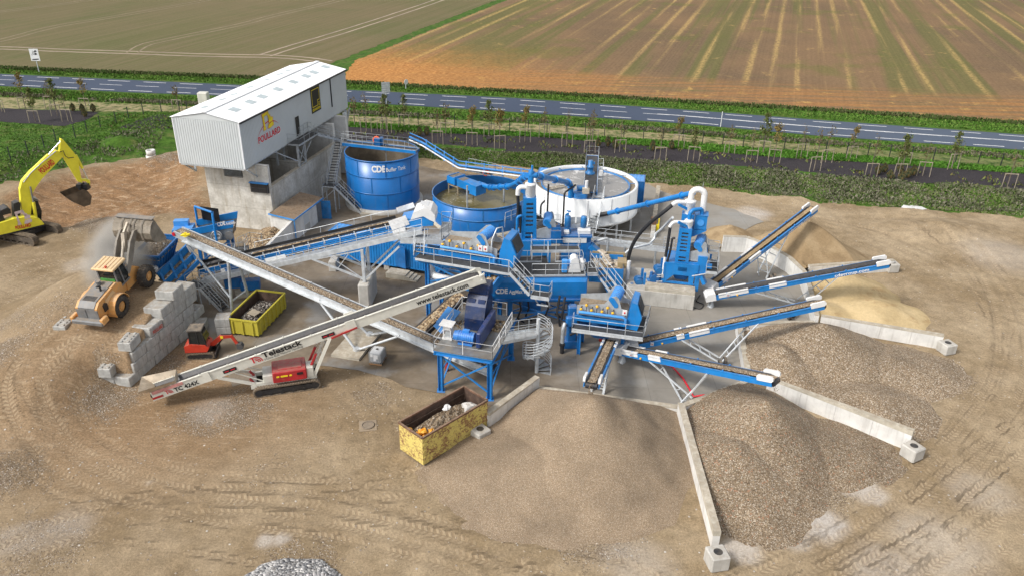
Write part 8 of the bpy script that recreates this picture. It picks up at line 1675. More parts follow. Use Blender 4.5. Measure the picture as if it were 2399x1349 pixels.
def fender(x, y, mat):
    m = MB(); n = 10; vs = []
    for i in range(n+1):
        a = R(200)-R(190)*i/n
        for r, w_ in ((1.02, -.36), (1.02, .36), (.97, .36), (.97, -.36)): vs.append((x+r*math.cos(a), y+w_, .9+r*math.sin(a)))
    m.add(vs, [(i*4+j, i*4+(j+1) % 4, i*4+4+(j+1) % 4, i*4+4+j) for i in range(n) for j in range(4)]+[(3, 2, 1, 0), (n*4, n*4+1, n*4+2, n*4+3)]); m.build('fender', mat, LD, True)
for y in (0, 2.25): fender(0, y, 'orange')
m = MB(); m.prism([(-.9, 1.0), (-.9, 2.0), (.2, 2.2), (.5, 1.6), (.4, 1.0)], (0, .22, 0), (1, 0, 0), (0, 0, 1), .06); m.build('side_panel', 'orange_pale', LD, True); m = MB(); m.prism([(-.75, 1.2), (-.75, 1.75), (-.5, 1.85), (-.3, 1.7), (-.35, 1.2)], (-.55, .2, .1), (1, 0, 0), (0, 0, 1), .1); m.build('side_vent', 'black', LD, True)
m = MB(); m.prism([(1.15, 1.7), (2.5, 1.7), (2.65, 2.3), (2.35, 3.3), (1.2, 3.3)], (0, 1.12, 0), (1, 0, 0), (0, 0, 1), 1.4); cb = m.build('cab', 'glass', LD, True)
m = MB()
for x0, x1 in ((1.15, 1.2), (2.6, 2.36), (1.85, 1.8)):
    for y in (.4, 1.84): m.beam((x0, y, 1.7 if x0 != 2.6 else 2.3), (x1, y, 3.32), .1, .1)
m.box((1.85, 1.12, 1.65), (1.5, 1.5, .14)); m.build('cab_frame', 'grey', cb, True)
m = MB(); m.bbox((1.75, 1.12, 3.42), (1.75, 1.85, .2), bev=.06)
for i in range(5): m.box((1.75, .45+i*.33, 3.54), (1.5, .05, .04))
rf_ = m.build('cab_roof', 'orange_pale', cb, True); m = MB(); m.tube((1.15, .9, 3.5), (1.15, .9, 3.68), .09, 10); m.build('beacon', 'redor', rf_, True)
m = MB(); m.box((1.13, 1.12, 2.15), (.05, 1.2, .7)); m.build('rear_screen', pmat('green_tinted_cab', (.05, .30, .07), .4, dust=.3), cb, True)
m = MB(); m.bbox((1.9, 1.12, 1.15), (1.1, 1.0, .9), bev=.1); m.prism([(2.1, .7), (4.2, .7), (4.35, 1.4), (3.2, 2.35), (2.5, 2.3), (2.2, 1.5)], (0, 1.12, 0), (1, 0, 0), (0, 0, 1), 1.15); m.build('front_frame', 'orange', LD, True)
ax = [(2.7, 2.1), (3.6, 2.9), (4.3, 3.9), (5.0, 4.35)]
for y in (.55, 1.7):
    m = MB(); m.prism([(2.5, 1.95), (2.85, 1.85), (3.9, 2.75), (4.55, 3.65), (5.3, 4.1), (5.3, 4.4), (4.9, 4.5), (4.1, 4.0), (3.4, 3.2)], (0, y, 0), (1, 0, 0), (0, 0, 1), .16); m.build('lift_arm', pmat('dusty_grey_arm', (.22, .20, .17), .7, dust=.5), LD, True)
    m = MB(); m.tube((2.9, y+.2*(1 if y < 1 else -1), 1.3), (3.4, y+.2*(1 if y < 1 else -1), 2.2), .1, 8); m.tube((3.4, y+.2*(1 if y < 1 else -1), 2.2), (3.8, y+.2*(1 if y < 1 else -1), 2.9), .06, 8); m.build('lift_cylinder', 'galv', LD, True)
m = MB(); m.beam((3.9, 1.12, 3.1), (4.5, 1.12, 4.5), .3, .35, up=(1, 0, 0)); m.beam((4.5, 1.12, 4.5), (5.3, 1.12, 4.95), .15, .2); m.tube((2.9, 1.12, 2.2), (4.45, 1.12, 4.3), .12, 8); m.build('tilt_linkage', 'steelbucket', LD, True)
m = MB(); bp_ = [(1.75, -1.05), (1.0, -.95), (.35, -.62), (.0, -.1), (.0, .45), (.35, .95), (.95, 1.2)]
bucket(m, bp_, (5.1, .95, 3.75), (1, 0, 0), (0, 0, 1), 3.3)
bk_ = m.build('bucket', 'steelbucket', LD, True)
for y in (.25, .95, 1.3, 2.0): m = MB(); m.path([(5.4, y-.17, 3.15), (5.05, y-.17, 3.6), (5.05, y-.17, 4.2), (5.4, y-.17, 4.72), (6.0, y-.17, 4.97)], .09, 4, smooth=False); m.build('bucket_rib', 'steelbucket', bk_, True)
m = MB(); m.beam((6.1, -.65, 5.02), (6.1, 2.55, 5.02), .5, .05); m.build('spill_guard', 'grey', bk_, True)
# ---- mini excavator
mg = G(470, 842, 0); fmx = Lo(V((mg.x, mg.y, 0)), V((1, .12, 0))); MX = thing('mini_excavator', 'small red mini excavator with black canopy cab beside the block wall', 'mini excavator', mg)
for k in (0, 1): mt, mf = MB(), MB(); c = fmx(0, .2+k*1.3, 0); crawler(mt, mf, c, fmx.u, 2.1, .32, .5); o = mt.build('crawler_track', 'track', MX); mf.build('track_frame', 'black', o)
m = MB(); fmx.box(m, -.7, .7, .3, 1.4, .3, .55); m.beam(fmx(1.15, .0, .25), fmx(1.15, 1.7, .25), .08, .4); m.build('undercarriage', 'black', MX)
m = MB(); m.prism([(-1.1, .6), (.55, .6), (.75, .95), (.5, 1.2), (-.6, 1.35), (-1.1, 1.15)], fmx(0, .85, 0), fmx.u, UP, 1.45); m.build('house', 'redor', MX)
m = MB(); m.prism([(-.65, 1.2), (.5, 1.0), (.62, 1.6), (.3, 2.35), (-.6, 2.4)], fmx(0, .75, 0), fmx.u, UP, 1.05); c_ = m.build('cab', 'glass', MX)
m = MB(); fmx.box(m, -.72, .4, .18, 1.32, 2.4, 2.56, bev=.06);
m.build('cab_roof', pmat('dusty_black_roof', (.09, .08, .07), .7, dust=.6), c_); m = MB()
for x0, x1 in ((-.66, -.62), (.56, .32), (0, -.05)):
    for y in (.22, 1.28): m.beam(fmx(x0, y, 1.1), fmx(x1, y, 2.4), .07, .07)
m.build('cab_frame', 'black', c_)
m = MB(); m.prism([(.7, .75), (.95, .7), (1.55, 1.55), (2.35, 1.65), (2.4, 1.45), (1.65, 1.3)][0:1]+[(1.0, .75), (1.7, 1.35), (2.4, 1.42), (2.42, 1.62), (1.5, 1.62), (.65, .95)], fmx(0, .9, 0), fmx.u, UP, .2); m.build('boom', 'redor', MX)
m = MB(); m.beam(fmx(2.35, .9, 1.6), fmx(2.75, .9, .75), .17, .2); m.build('stick', 'redor', MX); m = MB(); bucket(m, [(0, 0), (.35, -.15), (.5, .1), (.35, .4), (0, .42)], fmx(2.7, .9, .45), fmx.u, UP, .5); m.build('bucket', 'grey', MX)
m = MB(); m.tube(fmx(1.2, .9, .7), fmx(1.65, .9, 1.3), .06, 8); m.tube(fmx(1.6, .9, 1.72), fmx(2.4, .9, 1.7), .05, 8); m.build('hydraulic_ram', 'black', MX)
m = MB(); fmx.box(m, 1.55, 1.75, .78, 1.02, 1.38, 1.6); m.build('boom_label', 'signyellow', MX)
# ---- skips
def skip_mat(name, base, rust, amt):
    m, t, b = nmat(name); g = NT(t); co = g.co(); n = g.noise(co, 5.5, 10, .8, .2); n2 = g.noise(co, .8, 5, .7); f = g.step(g.math('ADD', g.math('MULTIPLY', n, .62), g.math('MULTIPLY', n2, .38)), 1-amt-.03, 1-amt+.05)
    c = g.mix(g.noise(co, .8, 4), base, sc(base, 1.25)); c = g.mix(f, c, g.mix(g.noise(co, 8, 4), rust, sc(rust, 2.2))); g.put(b.inputs['Base Color'], c); b.inputs['Roughness'].default_value = .75; g.put(b.inputs['Normal'], g.bump(n, .3, .02)); return m
MT['skip_old'] = skip_mat('rusting_pale_yellow_paint', (.58, .47, .14), (.16, .08, .038), .50); MT['skip_yel'] = skip_mat('scuffed_yellow_paint', (.42, .36, .035), (.13, .10, .05), .44)
MT['skipin'] = pmat('rusty_skip_interior', (.075, .045, .033), .85, var=.4, dust=.3, scale=1.5, bump=.3)
def skip(label, o, px, py, h, mat, ribs, vert, inner='skipin', taper=.0):
    o, px, py = [V((p.x, p.y, 0)) for p in (o, px, py)]; u = (px-o); L = u.length; u.normalize(); v = V((-u.y, u.x, 0)); W = abs((py-o).dot(v)); f = Lo(o, u); rt = thing('skip', label, 'skip', o); t = .06; z0 = .18
    for nm, q in (('side_wall', [(0, 0), (L, 0)]), ('side_wall', [(L, W), (0, W)]), ('end_wall', [(0, W), (0, 0)]), ('end_wall', [(L, 0), (L, W)])):
        a, b = f(*q[0]), f(*q[1]); d = (b-a).normalized(); n = V((d.y, -d.x, 0)); m = MB(); k = 24; LL = (b-a).length
        A = [a+UP*z0, b+UP*z0, b+UP*h, a+UP*h]; m.quad(*A); I = [p-n*t for p in A]; m.quad(I[1], I[0], I[3], I[2], mat=1)
        if ribs and nm == 'side_wall':
            for z in ribs: m.beam(a+UP*z+n*.02+d*.05, b+UP*z+n*.02-d*.05, .07, .13); m.beam(a+UP*z-n*(t+.02)+d*.08, b+UP*z-n*(t+.02)-d*.08, .05, .12, 1)
        if vert:
            for i in range(vert if nm == 'side_wall' else 3): q_ = a+d*(LL*(i+.5)/(vert if nm == 'side_wall' else 3)); m.beam(q_+UP*z0+n*.05, q_+UP*(h-.12)+n*.05, .10, .14, up=d)
        m.build(nm, [mat, inner], rt)
    m = MB(); rim = [f(0, 0, h), f(L, 0, h), f(L, W, h), f(0, W, h)]
    for i in range(4): m.beam(rim[i], rim[(i+1) % 4], .13, .12)
    m.build('rim', 'rusty' if ribs else mat, rt); m = MB(); f.box(m, 0.02, L-.02, .02, W-.02, z0, z0+.06); f.box(m, .1, L-.1, W*.25, W*.25+.18, .0, z0-.001); f.box(m, .1, L-.1, W*.75-.18, W*.75, .0, z0-.001); m.build('floor', inner, rt); return f, L, W, rt
fk1, L1_, W1_, s1t = skip('large rusty pale yellow skip with ribbed sides standing open in the foreground', G(992, 1094, 0), G(1142, 1002, 0), G(931, 1060, 0), 2.35, 'skip_old', (.75, 1.25, 1.8), 0)
fk2, L2_, W2_, s2t = skip('scuffed yellow skip full of scrap behind the white stacker', G(607, 791, 0), G(672, 722, 0), G(535, 785, 0), 1.5, 'skip_yel', (), 7)
def heap(name, label, f, L, W, z, h, mat, cat, n=20, seed=0, x0=.1, x1=None, pos=.5):
    rr = random.Random(seed); m = MB(); vs = []; x1 = x1 or L-.1
    for i in range(n+1):
        for j in range(n+1): s, t = i/n, j/n; e = (math.sin(math.pi*min(1, max(0, s+.5-pos)))*math.sin(math.pi*t))**.7; vs.append(f(x0+(x1-x0)*s, .1+(W-.2)*t, z+h*e*(.8+.4*rr.random())+.05*rr.random()))
    m.add(vs, [(i*(n+1)+j, (i+1)*(n+1)+j, (i+1)*(n+1)+j+1, i*(n+1)+j+1) for i in range(n) for j in range(n)], 0, False); return tag(m.build(name, mat), label, cat, kind='stuff')
heap('skip_gravel', 'brown gravel heaped inside the large rusty yellow skip', fk1, L1_, W1_, 1.15, .9, 'gravel_mid', 'gravel', 24, 1)
heap('skip_scrap', 'dark scrap and stones inside the scuffed yellow skip', fk2, L2_, W2_, .55, .55, pebble('grey_scrap', [(.06, .05, .045), (.12, .10, .085), (.22, .20, .18), (.35, .32, .28), (.09, .07, .055)], .14, macro=.3), 'scrap', 26, 2)
m = MB(); f_ = fk2; m.add([f_(1.3, .9, 1.25), f_(2.1, .7, 1.25), f_(2.3, 1.6, 1.3), f_(1.5, 1.7, 1.3), f_(1.3, .9, 1.21), f_(2.1, .7, 1.21), f_(2.3, 1.6, 1.26), f_(1.5, 1.7, 1.26)], [(0, 1, 2, 3), (7, 6, 5, 4), (0, 4, 5, 1), (1, 5, 6, 2), (2, 6, 7, 3), (3, 7, 4, 0)]); tag(m.build('board', 'wood'), 'brown board lying on the scrap in the scuffed yellow skip', 'board')
def crumple(name, label, p, s, mat, cat, seed, flat_=.5):
    rr = random.Random(seed); m = MB(); vs = []; n, k = 9, 6
    for i in range(k+1):
        for j in range(n): a, b = 2*math.pi*j/n, math.pi*i/k-math.pi/2; r = s*rr.uniform(.55, 1.25); vs.append(p+V((r*math.cos(b)*math.cos(a), r*math.cos(b)*math.sin(a), r*flat_*math.sin(b))))
    m.add(vs, [(i*n+j, i*n+(j+1) % n, (i+1)*n+(j+1) % n, (i+1)*n+j) for i in range(k) for j in range(n)]); return tag(m.build(name, mat), label, cat)
MT['plasticbag'] = pmat('dusty_white_plastic', (.55, .53, .50), .4, var=.15, dust=.3); MT['orangewrap'] = pmat('orange_wrapping', (.80, .36, .03), .5, var=.3, dust=.15)
crumple('plastic_sheet', 'big crumpled white plastic sheet at the far end of the rusty skip', fk1(L1_-.9, .75, 1.75), .6, 'plasticbag', 'plastic sheet', 3, .7); crumple('plastic_sheet', 'small torn white plastic scrap at the middle of the rusty skip', fk1(L1_-2.2, 1.7, 1.95), .28, 'white', 'plastic sheet', 4, .9)
for i, (x, y, s) in enumerate(((.55, .5, .32), (.9, .95, .34), (.5, 1.1, .26), (1.3, .6, .28), (.35, 1.8, .3))): crumple('orange_wrapping', ['crumpled orange wrapping at the near right corner inside the rusty skip', 'largest crumpled orange wrapping in the rusty skip', 'small crumpled orange wrapping beside the largest one in the rusty skip', 'crumpled orange wrapping nearest the gravel in the rusty skip', 'crumpled orange wrapping at the left wall inside the rusty skip'][i], fk1(x, y, 1.72+.12*(i % 2)), s, 'orangewrap', 'wrapping', 20+i, .8)
crumple('plastic_sheet', 'white sheet lying at the foot of the planted bank on the right', G(2141, 492, .15), 1.5, 'white', 'plastic sheet', 31, .15)
# ---- precast blocks
bA, bB = G(308, 908, 0), G(468, 765, 0); wu = V((bB.x-bA.x, bB.y-bA.y, 0)).normalized(); fw2 = Lo(V((bA.x, bA.y, 0)), wu)
def block_proto(studs=False):
    m = MB(); m.bbox((0, 0, .4), (1.57, 1.57, .79), bev=.04); return m
bm0 = MB(); bm0.bbox((0, 0, .4), (1.57, 1.57, .785), bev=.05); B0_ = bm0.build('precast_block', 'block'); bm1 = MB(); bm1.bbox((0, 0, .4), (1.57, 1.0, .785), bev=.05)
for i in range(4):
    for j in (-.25, .25): bm1.bbox((-.58+i*.39, j, .83), (.2, .2, .09), bev=.03)
B1_ = bm1.build('precast_block', 'block'); blocks = []
m = MB()
for p in (-.42, .42): m.box((p, 0, .787), (.07, .07, .008))
SOCK = m.build('lifting_socket', 'black', B0_)
def place(proto, X, label):
    o = proto if not proto.get('used') else proto.copy()
    if proto.get('used'): COL.objects.link(o)
    for c in ([SOCK] if proto is B0_ and o is not proto else []): d = c.copy(); COL.objects.link(d); d.parent = o
    proto['used'] = 1; o.matrix_world = X; tag(o, label, 'concrete block', 'precast blocks of the ramp wall'); WM[o.name] = X; return o
courses = [(0, [0, 1.6, 3.2, 4.8, 6.4, 8.0]), (1, [.75, 2.35, 3.95, 5.55, 7.15, 8.75]), (2, [.95, 2.55, 4.15, 5.75, 7.35]), (3, [3.3, 4.9, 6.5, 8.1]), (4, [4.9, 6.5, 8.1])]
for c in (0, 1, 2): place(B0_, Matrix.Translation(fw2(1.75+.1*c, 2.42, c*.79)) @ Matrix.Rotation(math.atan2(wu.y, wu.x)+.04*c, 4, 'Z'), ['bottom', 'middle', 'top'][c]+' block of the short second row left of the ramp wall end')
CN = ['bottom', 'second', 'third', 'fourth', 'fifth']
for c, ss in courses:
    for i, s in enumerate(ss):
        p = fw2(s+.8, .8+random.uniform(-.06, .06), c*.79); X = Matrix.Translation(p) @ Matrix.Rotation(math.atan2(wu.y, wu.x)+random.uniform(-.025, .025), 4, 'Z')
        place(B0_, X, 'grey block in the %s course of the ramp wall, %s from its near end' % (CN[c], ordinal(i)))
for k, (u, v, z, rz, lab) in enumerate([(395, 672, 4.0, .25, 'dusty block lying highest on the ramp wall beside the blue hopper'), (262, 868, .0, .55, 'lower studded block tilted in the earth left of the ramp wall end'), (254, 850, .8, .5, 'studded pale block above the tilted one at the left of the ramp wall'), (300, 790, 2.4, .6, 'studded block beside the one with red letters on the ramp wall'), (150, 752, 2.5, .5, 'pale block edge at the left rear wheel of the loader'), (130, 765, 1.9, .5, 'broken pale block sunk in the ramp left of the loader')]):
    p = G(u, v, z+.8); X = Matrix.Translation(V((p.x, p.y, z))) @ Matrix.Rotation(math.atan2(wu.y, wu.x)+rz*.3, 4, 'Z'); place(B1_ if k else B0_, X, lab)
mr = fw2(3.3+.05, -.02, 3*.79+.22); text('POULLARD', fw2(3.45, -.03, 3*.79+.25), wu, UP, .42, 'redor', [o for o in bpy.data.objects if o.get('label', '').startswith('grey block in the fourth course') and 'first from' in o['label']][0], 'red_lettering', bold=.03, width=1.2, depth=.06)
for u, v, z, lab in ((522, 788, 0, 'lower of two grey blocks stacked beside the scuffed yellow skip'), (522, 788, .79, 'upper of two grey blocks stacked beside the scuffed yellow skip'), (462, 780, 0, 'grey block standing apart at the far foot of the ramp wall'), (437, 705, 0, 'grey block under the foot of the blue hopper frame')):
    p = G(u, v, 0); place(B0_, Matrix.Translation(V((p.x, p.y+.7, z))) @ Matrix.Rotation(.15, 4, 'Z') @ Matrix.Diagonal((.75, .75, 1, 1)), lab)
# ---- tote
i0, i1 = G(865, 853, 0), G(895, 857, 0); fi = Lo(V((i0.x, i0.y, 0)), V((i1.x-i0.x, i1.y-i0.y, 0))); IB = thing('water_tote', 'white caged water tote on a wooden pallet near the galvanised conveyor feet', 'tote', i0)
m = MB(); fi.box(m, .04, .96, .04, 1.16, .18, 1.08, bev=.08); fi.box(m, .38, .62, .48, .72, 1.08, 1.12); m.build('bottle', 'plastic', IB); m = MB(); m.tube(fi(.5, .6, 1.12), fi(.5, .6, 1.15), .1, 12); m.build('cap', 'black', IB)
m = MB()
for k in range(7): z = .2+k*.15; m.path([fi(0, 0, z), fi(1, 0, z), fi(1, 1.2, z), fi(0, 1.2, z), fi(0, 0, z)], .014, 4)
for k in range(8):
    for y in (0, 1.2): x = k/7; m.tube(fi(x, y, .15), fi(x, y, 1.1), .012, 4)
    for x in (0, 1): m.tube(fi(x, 1.2*k/7, .15), fi(x, 1.2*k/7, 1.1), .012, 4)
m.build('cage', 'galv', IB); m = MB()
for y in (.06, .6, 1.14): fi.box(m, 0, 1, y-.06, y+.06, .02, .13)
m.build('pallet', pmat('orange_pallet_wood', (.34, .18, .08), .8, dust=.4), IB)
for x0, x1, z0, z1 in ((.15, .35, .75, 1.0), (.4, .75, .6, .95), (.4, .6, .4, .6)): m = MB(); fi.box(m, x0, x1, -.03, -.02, z0, z1); m.build('paper_label', 'letter_white', IB)
# ---- manhole, cone, signs, small poles
mh = G(862, 997, 0); m = MB(); m.box(mh+V((0, 0, .0)), (1.2, 1.2, .08), rz=.2); MH = tag(m.build('manhole_slab', pmat('muddy_slab', (.27, .205, .135), .9, dust=.5)), 'muddy square concrete slab with a round manhole cover in the yard', 'manhole'); m = MB(); m.lathe(mh, [(.45, .07), (.45, .12), (.37, .12), (.37, .085)], 28); m.disc(mh+V((0, 0, .085)), .37, 28); m.build('cover', pmat('muddy_cover', (.17, .135, .10), .8, dust=.5), MH)
q = G(2, 812, 0); m = MB(); m.bbox(q+V((-.25, .4, .38)), (1.2, .9, .76), bev=.06, rz=.35); tag(m.build('cone_base_block', 'block'), 'grey concrete block at the left frame edge carrying a traffic cone', 'concrete block'); cn = q+V((-.3, .4, .77)); CNE = thing('traffic_cone', 'red and white traffic cone on the block at the left edge', 'traffic cone', cn); m = MB(); m.box(cn+UP*.02, (.45, .45, .04), rz=.3); m.lathe(cn, [(.18, .04), (.14, .2)], 16); m.lathe(cn, [(.10, .36), (.07, .52)], 16); m.lathe(cn, [(.04, .66), (.02, .76), (0, .77)], 16); m.build('body', 'letter_red', CNE); m = MB(); m.lathe(cn, [(.14, .2), (.10, .36)], 16); m.lathe(cn, [(.07, .52), (.04, .66)], 16); m.build('white_band', 'letter_white', CNE)
def sign(name, label, u, v, vt, w, h, marks=0, rz=0, disc=False):
    p = G(u, v, ZB); zt = VZ(p, vt); rt = thing(name, label, 'road sign', p); m = MB(); m.tube(p-UP*.2, V((p.x, p.y, zt)), .075, 8); m.build('post', 'galv_light', rt); d = V((math.cos(rz), math.sin(rz), 0)); n = V((d.y, -d.x, 0))
    m = MB()
    if disc: c = V((p.x, p.y, zt-.4))+n*.1; m.tube(c, c+n*.04, w/2, 20)
    else: m.beam(V((p.x, p.y, zt-h/2))+n*.1-d*w/2, V((p.x, p.y, zt-h/2))+n*.1+d*w/2, .05, h)
    pn = m.build('panel', 'white' if marks or disc else 'galv', rt)
    if marks:
        m = MB(); o = V((p.x, p.y, zt-h))+n*.13-d*w/2; P = [[(.9, 1.25), (1.45, 1.35), (1.45, 1.6), (1.2, 1.75), (.95, 1.6)], [(1.0, 1.9), (1.5, 1.95), (1.45, 2.25), (1.2, 2.3), (1.0, 2.15)], [(.35, 1.2), (.5, 1.2), (.5, 1.4), (.35, 1.4)]]
        for r_ in (.35, .6, .85): P += strip([(.42+r_*math.cos(a), 1.3+r_*math.sin(a)) for a in [R(5+14*i) for i in range(6)]], .09)
        P += [[(.25, .15), (1.55, .25), (1.55, .5), (.25, .4)]]; flat(m, o, d*(w/1.8), UP*(h/2.6), P, 0); m.build('pictogram', 'letter_black', pn)
    elif not disc:
        m = MB()
        for k in range(5): m.beam(V((p.x, p.y, zt-h*(k+.5)/5))+n*.14-d*w/2, V((p.x, p.y, zt-h*(k+.5)/5))+n*.14+d*w/2, .04, .06)
        m.build('back_rib', 'galv_light', pn)
sign('road_sign', 'white rectangular road sign with speed camera symbol across the road', 92, 171, 115, 1.55, 2.1, 1, .05); sign('road_sign', 'grey ribbed back of a rectangular sign on the near verge of the road', 906, 250, 193, 1.3, 1.6, 0, .3); sign('road_sign', 'small round white sign on the far verge of the road', 951, 209, 187, .9, .9, 0, .9, True)
p = G(1688, 298, ZB); m = MB(); m.tube(p, V((p.x, p.y, VZ(p, 262))), .06, 6); tag(m.build('marker_post', 'white'), 'thin white marker post on the near verge of the road', 'post')
p = G(480, 248, ZB); m = MB(); m.bbox(p+UP*1.0, (1.5, 1.2, 2.2), bev=.08); tag(m.build('utility_cabinet', 'cream'), 'cream utility cabinet on the verge behind the white shed roof', 'cabinet')
q = G(355, 373, 0.4); UC = thing('concrete_ring', 'two pale concrete pipe rings stacked by the excavated bank', 'concrete rings', q);
for z, rr_ in ((0, .62), (.7, .58)): m = MB(); m.lathe(q+V((.1*z, 0, z-.1)), [(rr_*.8, 0), (rr_, .02), (rr_, .6), (rr_*.75, .62), (rr_*.75, .1)], 20); m.build('ring', 'conc_light', UC)
m = MB(); q = G(1535, 520, 0); q = G(1541, 545, 0); m.beam(q+UP*.1, q+UP*1.6, .12, .12); m.box(q+V((-.1, 0, .5)), (.3, .3, .9)); tag(m.build('yellow_jack', 'signyellow'), 'small yellow jack leaning against the pale free-standing wall', 'jack'); m = MB(); m.box(q+V((-.5, .3, .8)), (.5, .8, 1.5)); tag(m.build('rusty_plate', 'rusty'), 'rusty steel plate leaning beside the small yellow jack', 'plate')
crumple('yellow_sling', 'bundle of yellow slings on the head of the galvanised conveyor', fO(fO.L-1.5, -.75, .5), .38, 'signyellow', 'sling', 8, .4)
# ================================================================== vegetation, fences, scatter
def leafmat(name, cols, rough=.85, var=.3, big=.3):
    m, t, b = nmat(name); g = NT(t); co = g.co(); gi = g.n('ShaderNodeNewGeometry'); k = len(cols); c = g.ramp(g.math('ADD', g.math('MULTIPLY', gi.outputs['Random Per Island'], .45), g.math('MULTIPLY', g.noise(co, big, 4, .6), .62)), [(.12+.8*i/k, cc) for i, cc in enumerate(cols)])
    g.put(b.inputs['Base Color'], c); b.inputs['Roughness'].default_value = rough; b.inputs['Specular IOR Level'].default_value = .15; return m
def blades(name, label, cat, xy, zbase, hmin, hmax, wid, mat, lean=.35, seed=0, kind='stuff', leafy=False):
    """many small upright leaf triangles"""
    r = np.random.default_rng(seed); n = len(xy); a = r.uniform(0, 2*np.pi, n); h = r.uniform(hmin, hmax, n); wd = wid*r.uniform(.6, 1.4, n); dx, dy = np.cos(a)*wd/2, np.sin(a)*wd/2; lx, ly = r.normal(0, lean, n)*h, r.normal(0, lean, n)*h; z0 = zbase+(r.uniform(0, hmax*.75, n) if leafy else 0)
    A = np.stack([xy[:, 0]-dx, xy[:, 1]-dy, z0], 1); B = np.stack([xy[:, 0]+dx, xy[:, 1]+dy, z0], 1); C = np.stack([xy[:, 0]+lx+dx*.5, xy[:, 1]+ly+dy*.5, z0+h], 1); D = np.stack([xy[:, 0]+lx-dx*.5, xy[:, 1]+ly-dy*.5, z0+h*.94], 1)
    co = np.stack([A, B, C, D], 1).reshape(-1, 3).astype(np.float32); me = bpy.data.meshes.new(name); me.vertices.add(4*n); me.vertices.foreach_set('co', co.ravel()); me.loops.add(4*n); me.loops.foreach_set('vertex_index', np.arange(4*n, dtype=np.int32)); me.polygons.add(n); me.polygons.foreach_set('loop_start', np.arange(0, 4*n, 4, dtype=np.int32)); me.update(calc_edges=True)
    me.materials.append(mat); o = bpy.data.objects.new(name, me); COL.objects.link(o); return tag(o, label, cat, kind=kind)
r_ = np.random.default_rng(12)
def strip_pts(lo, hi, n, x0, x1, thr=.45, sc_=.35, seed=0):
    x = r_.uniform(x0, x1, n); a = np.interp(x, lo[:, 0], lo[:, 1]); b = np.interp(x, hi[:, 0], hi[:, 1]); y = a+(b-a)*r_.uniform(0, 1, n); k = fbm(x*sc_+seed, y*sc_, 3) > thr-r_.uniform(0, .25, n); return np.stack([x[k], y[k]], 1)
GREEN = leafmat('bank_weeds', [(.025, .055, .010), (.05, .11, .016), (.09, .18, .026), (.13, .19, .045), (.20, .19, .11), (.26, .24, .19)])
GREY = leafmat('dry_bank_scrub', [(.035, .065, .014), (.065, .10, .03), (.12, .125, .07), (.21, .19, .145), (.07, .11, .03)], big=.6)
shift = lambda P, d: np.stack([P[:, 0], P[:, 1]+d], 1)
q = strip_pts(shift(BB, .3), shift(BT, -.3), 80000, -41, 72, .36, .3, 1); blades('bank_weeds', 'dense green weeds covering the bank behind the yard', 'weeds', q, heights(q[:, 0], q[:, 1], False)+.02, .07, .23, .2, GREEN, .4, 1)
q = strip_pts(shift(BB, .9), shift(BT, .2), 24000, 4, 72, .60, .30, 7); blades('bank_scrub', 'dry grey-green scrub bushes along the bank on the right', 'scrub', q, heights(q[:, 0], q[:, 1], False)+.02, .12, .26, .18, GREY, .6, 2, leafy=True)
q = strip_pts(shift(BB, .3), shift(BT, -.2), 3000, -64, -49, .56, .3, 3); blades('bank_scrub', 'grey dry scrub on the bank behind the yellow excavator', 'scrub', q, heights(q[:, 0], q[:, 1], False)+.02, .12, .3, .2, GREY, .5, 3, leafy=True)
def verge(label, lo, hi, n, h, mat, seed, thr=.3, x0=-110, x1=110, wd=.22): q = strip_pts(lo, hi, n, x0, x1, thr, .15, seed); return blades('verge_grass', label, 'grass', q, np.full(len(q), ZB), h*.4, h, wd, mat, .4, seed)
VG = leafmat('verge_grass', [(.035, .085, .012), (.06, .14, .018), (.095, .20, .028), (.14, .20, .045)], big=.2)
verge('low green grass on the far verge of the road', road_far+np.array([0, .9]), field_edge, 26000, .25, VG, 4)
lo2 = field_edge+np.array([0, -1.6]); verge('ridge of taller dark grass along the far field edge', lo2, field_edge+np.array([0, .3]), 20000, .5, leafmat('dark_ridge_grass', [(.03, .055, .012), (.045, .085, .018), (.08, .11, .03), (.12, .12, .055)], big=.2), 5, .35)
verge('green grass on the near verge of the road', DRYHI, road_near-np.array([0, 1.2]), 30000, .25, VG, 6)
mid_lo, mid_hi = DRYHI+np.array([0, .3]), DRYHI+np.array([0, 2.2]); verge('line of dry grey grass between the road verge and the fence', mid_lo, mid_hi, 16000, .45, leafmat('dry_line_grass', [(.045, .075, .02), (.08, .10, .035), (.14, .13, .08), (.19, .17, .12)], big=.25), 7, .48)
mu_lo = pts([(560, 292), (807, 297), (1033, 313), (1267, 322), (1600, 350), (1800, 368), (2033, 382), (2400, 408)], ZB); mu_hi = np.interp(mu_lo[:, 0], DRYLO[:, 0], DRYLO[:, 1]); verge('bright green grass band between the mulch bed and the dry strip', mu_lo, np.stack([mu_lo[:, 0], mu_hi], 1), 22000, .3, leafmat('bright_grass', [(.035, .105, .012), (.06, .17, .018), (.10, .22, .03)], big=.3), 8, .35, -40, 75)
gr_lo = pts([(-60, 425), (0, 402), (150, 352), (250, 325), (360, 305), (415, 305)], ZB); gr_hi = pts([(-60, 285), (0, 287), (150, 297), (250, 268), (360, 262), (415, 262)], ZB); verge('grass meadow left of the shed behind the fence', gr_lo, gr_hi, 15000, .12, VG, 9, .3, -90, -45)
mb_lo = pts([(416, 302), (830, 334), (1100, 349), (1300, 362), (1533, 381), (1800, 399), (2100, 426), (2400, 446)], ZB); mb_hi = pts([(416, 268), (807, 297), (1100, 316), (1300, 325), (1600, 349), (1800, 367), (2100, 386), (2400, 408)], ZB)
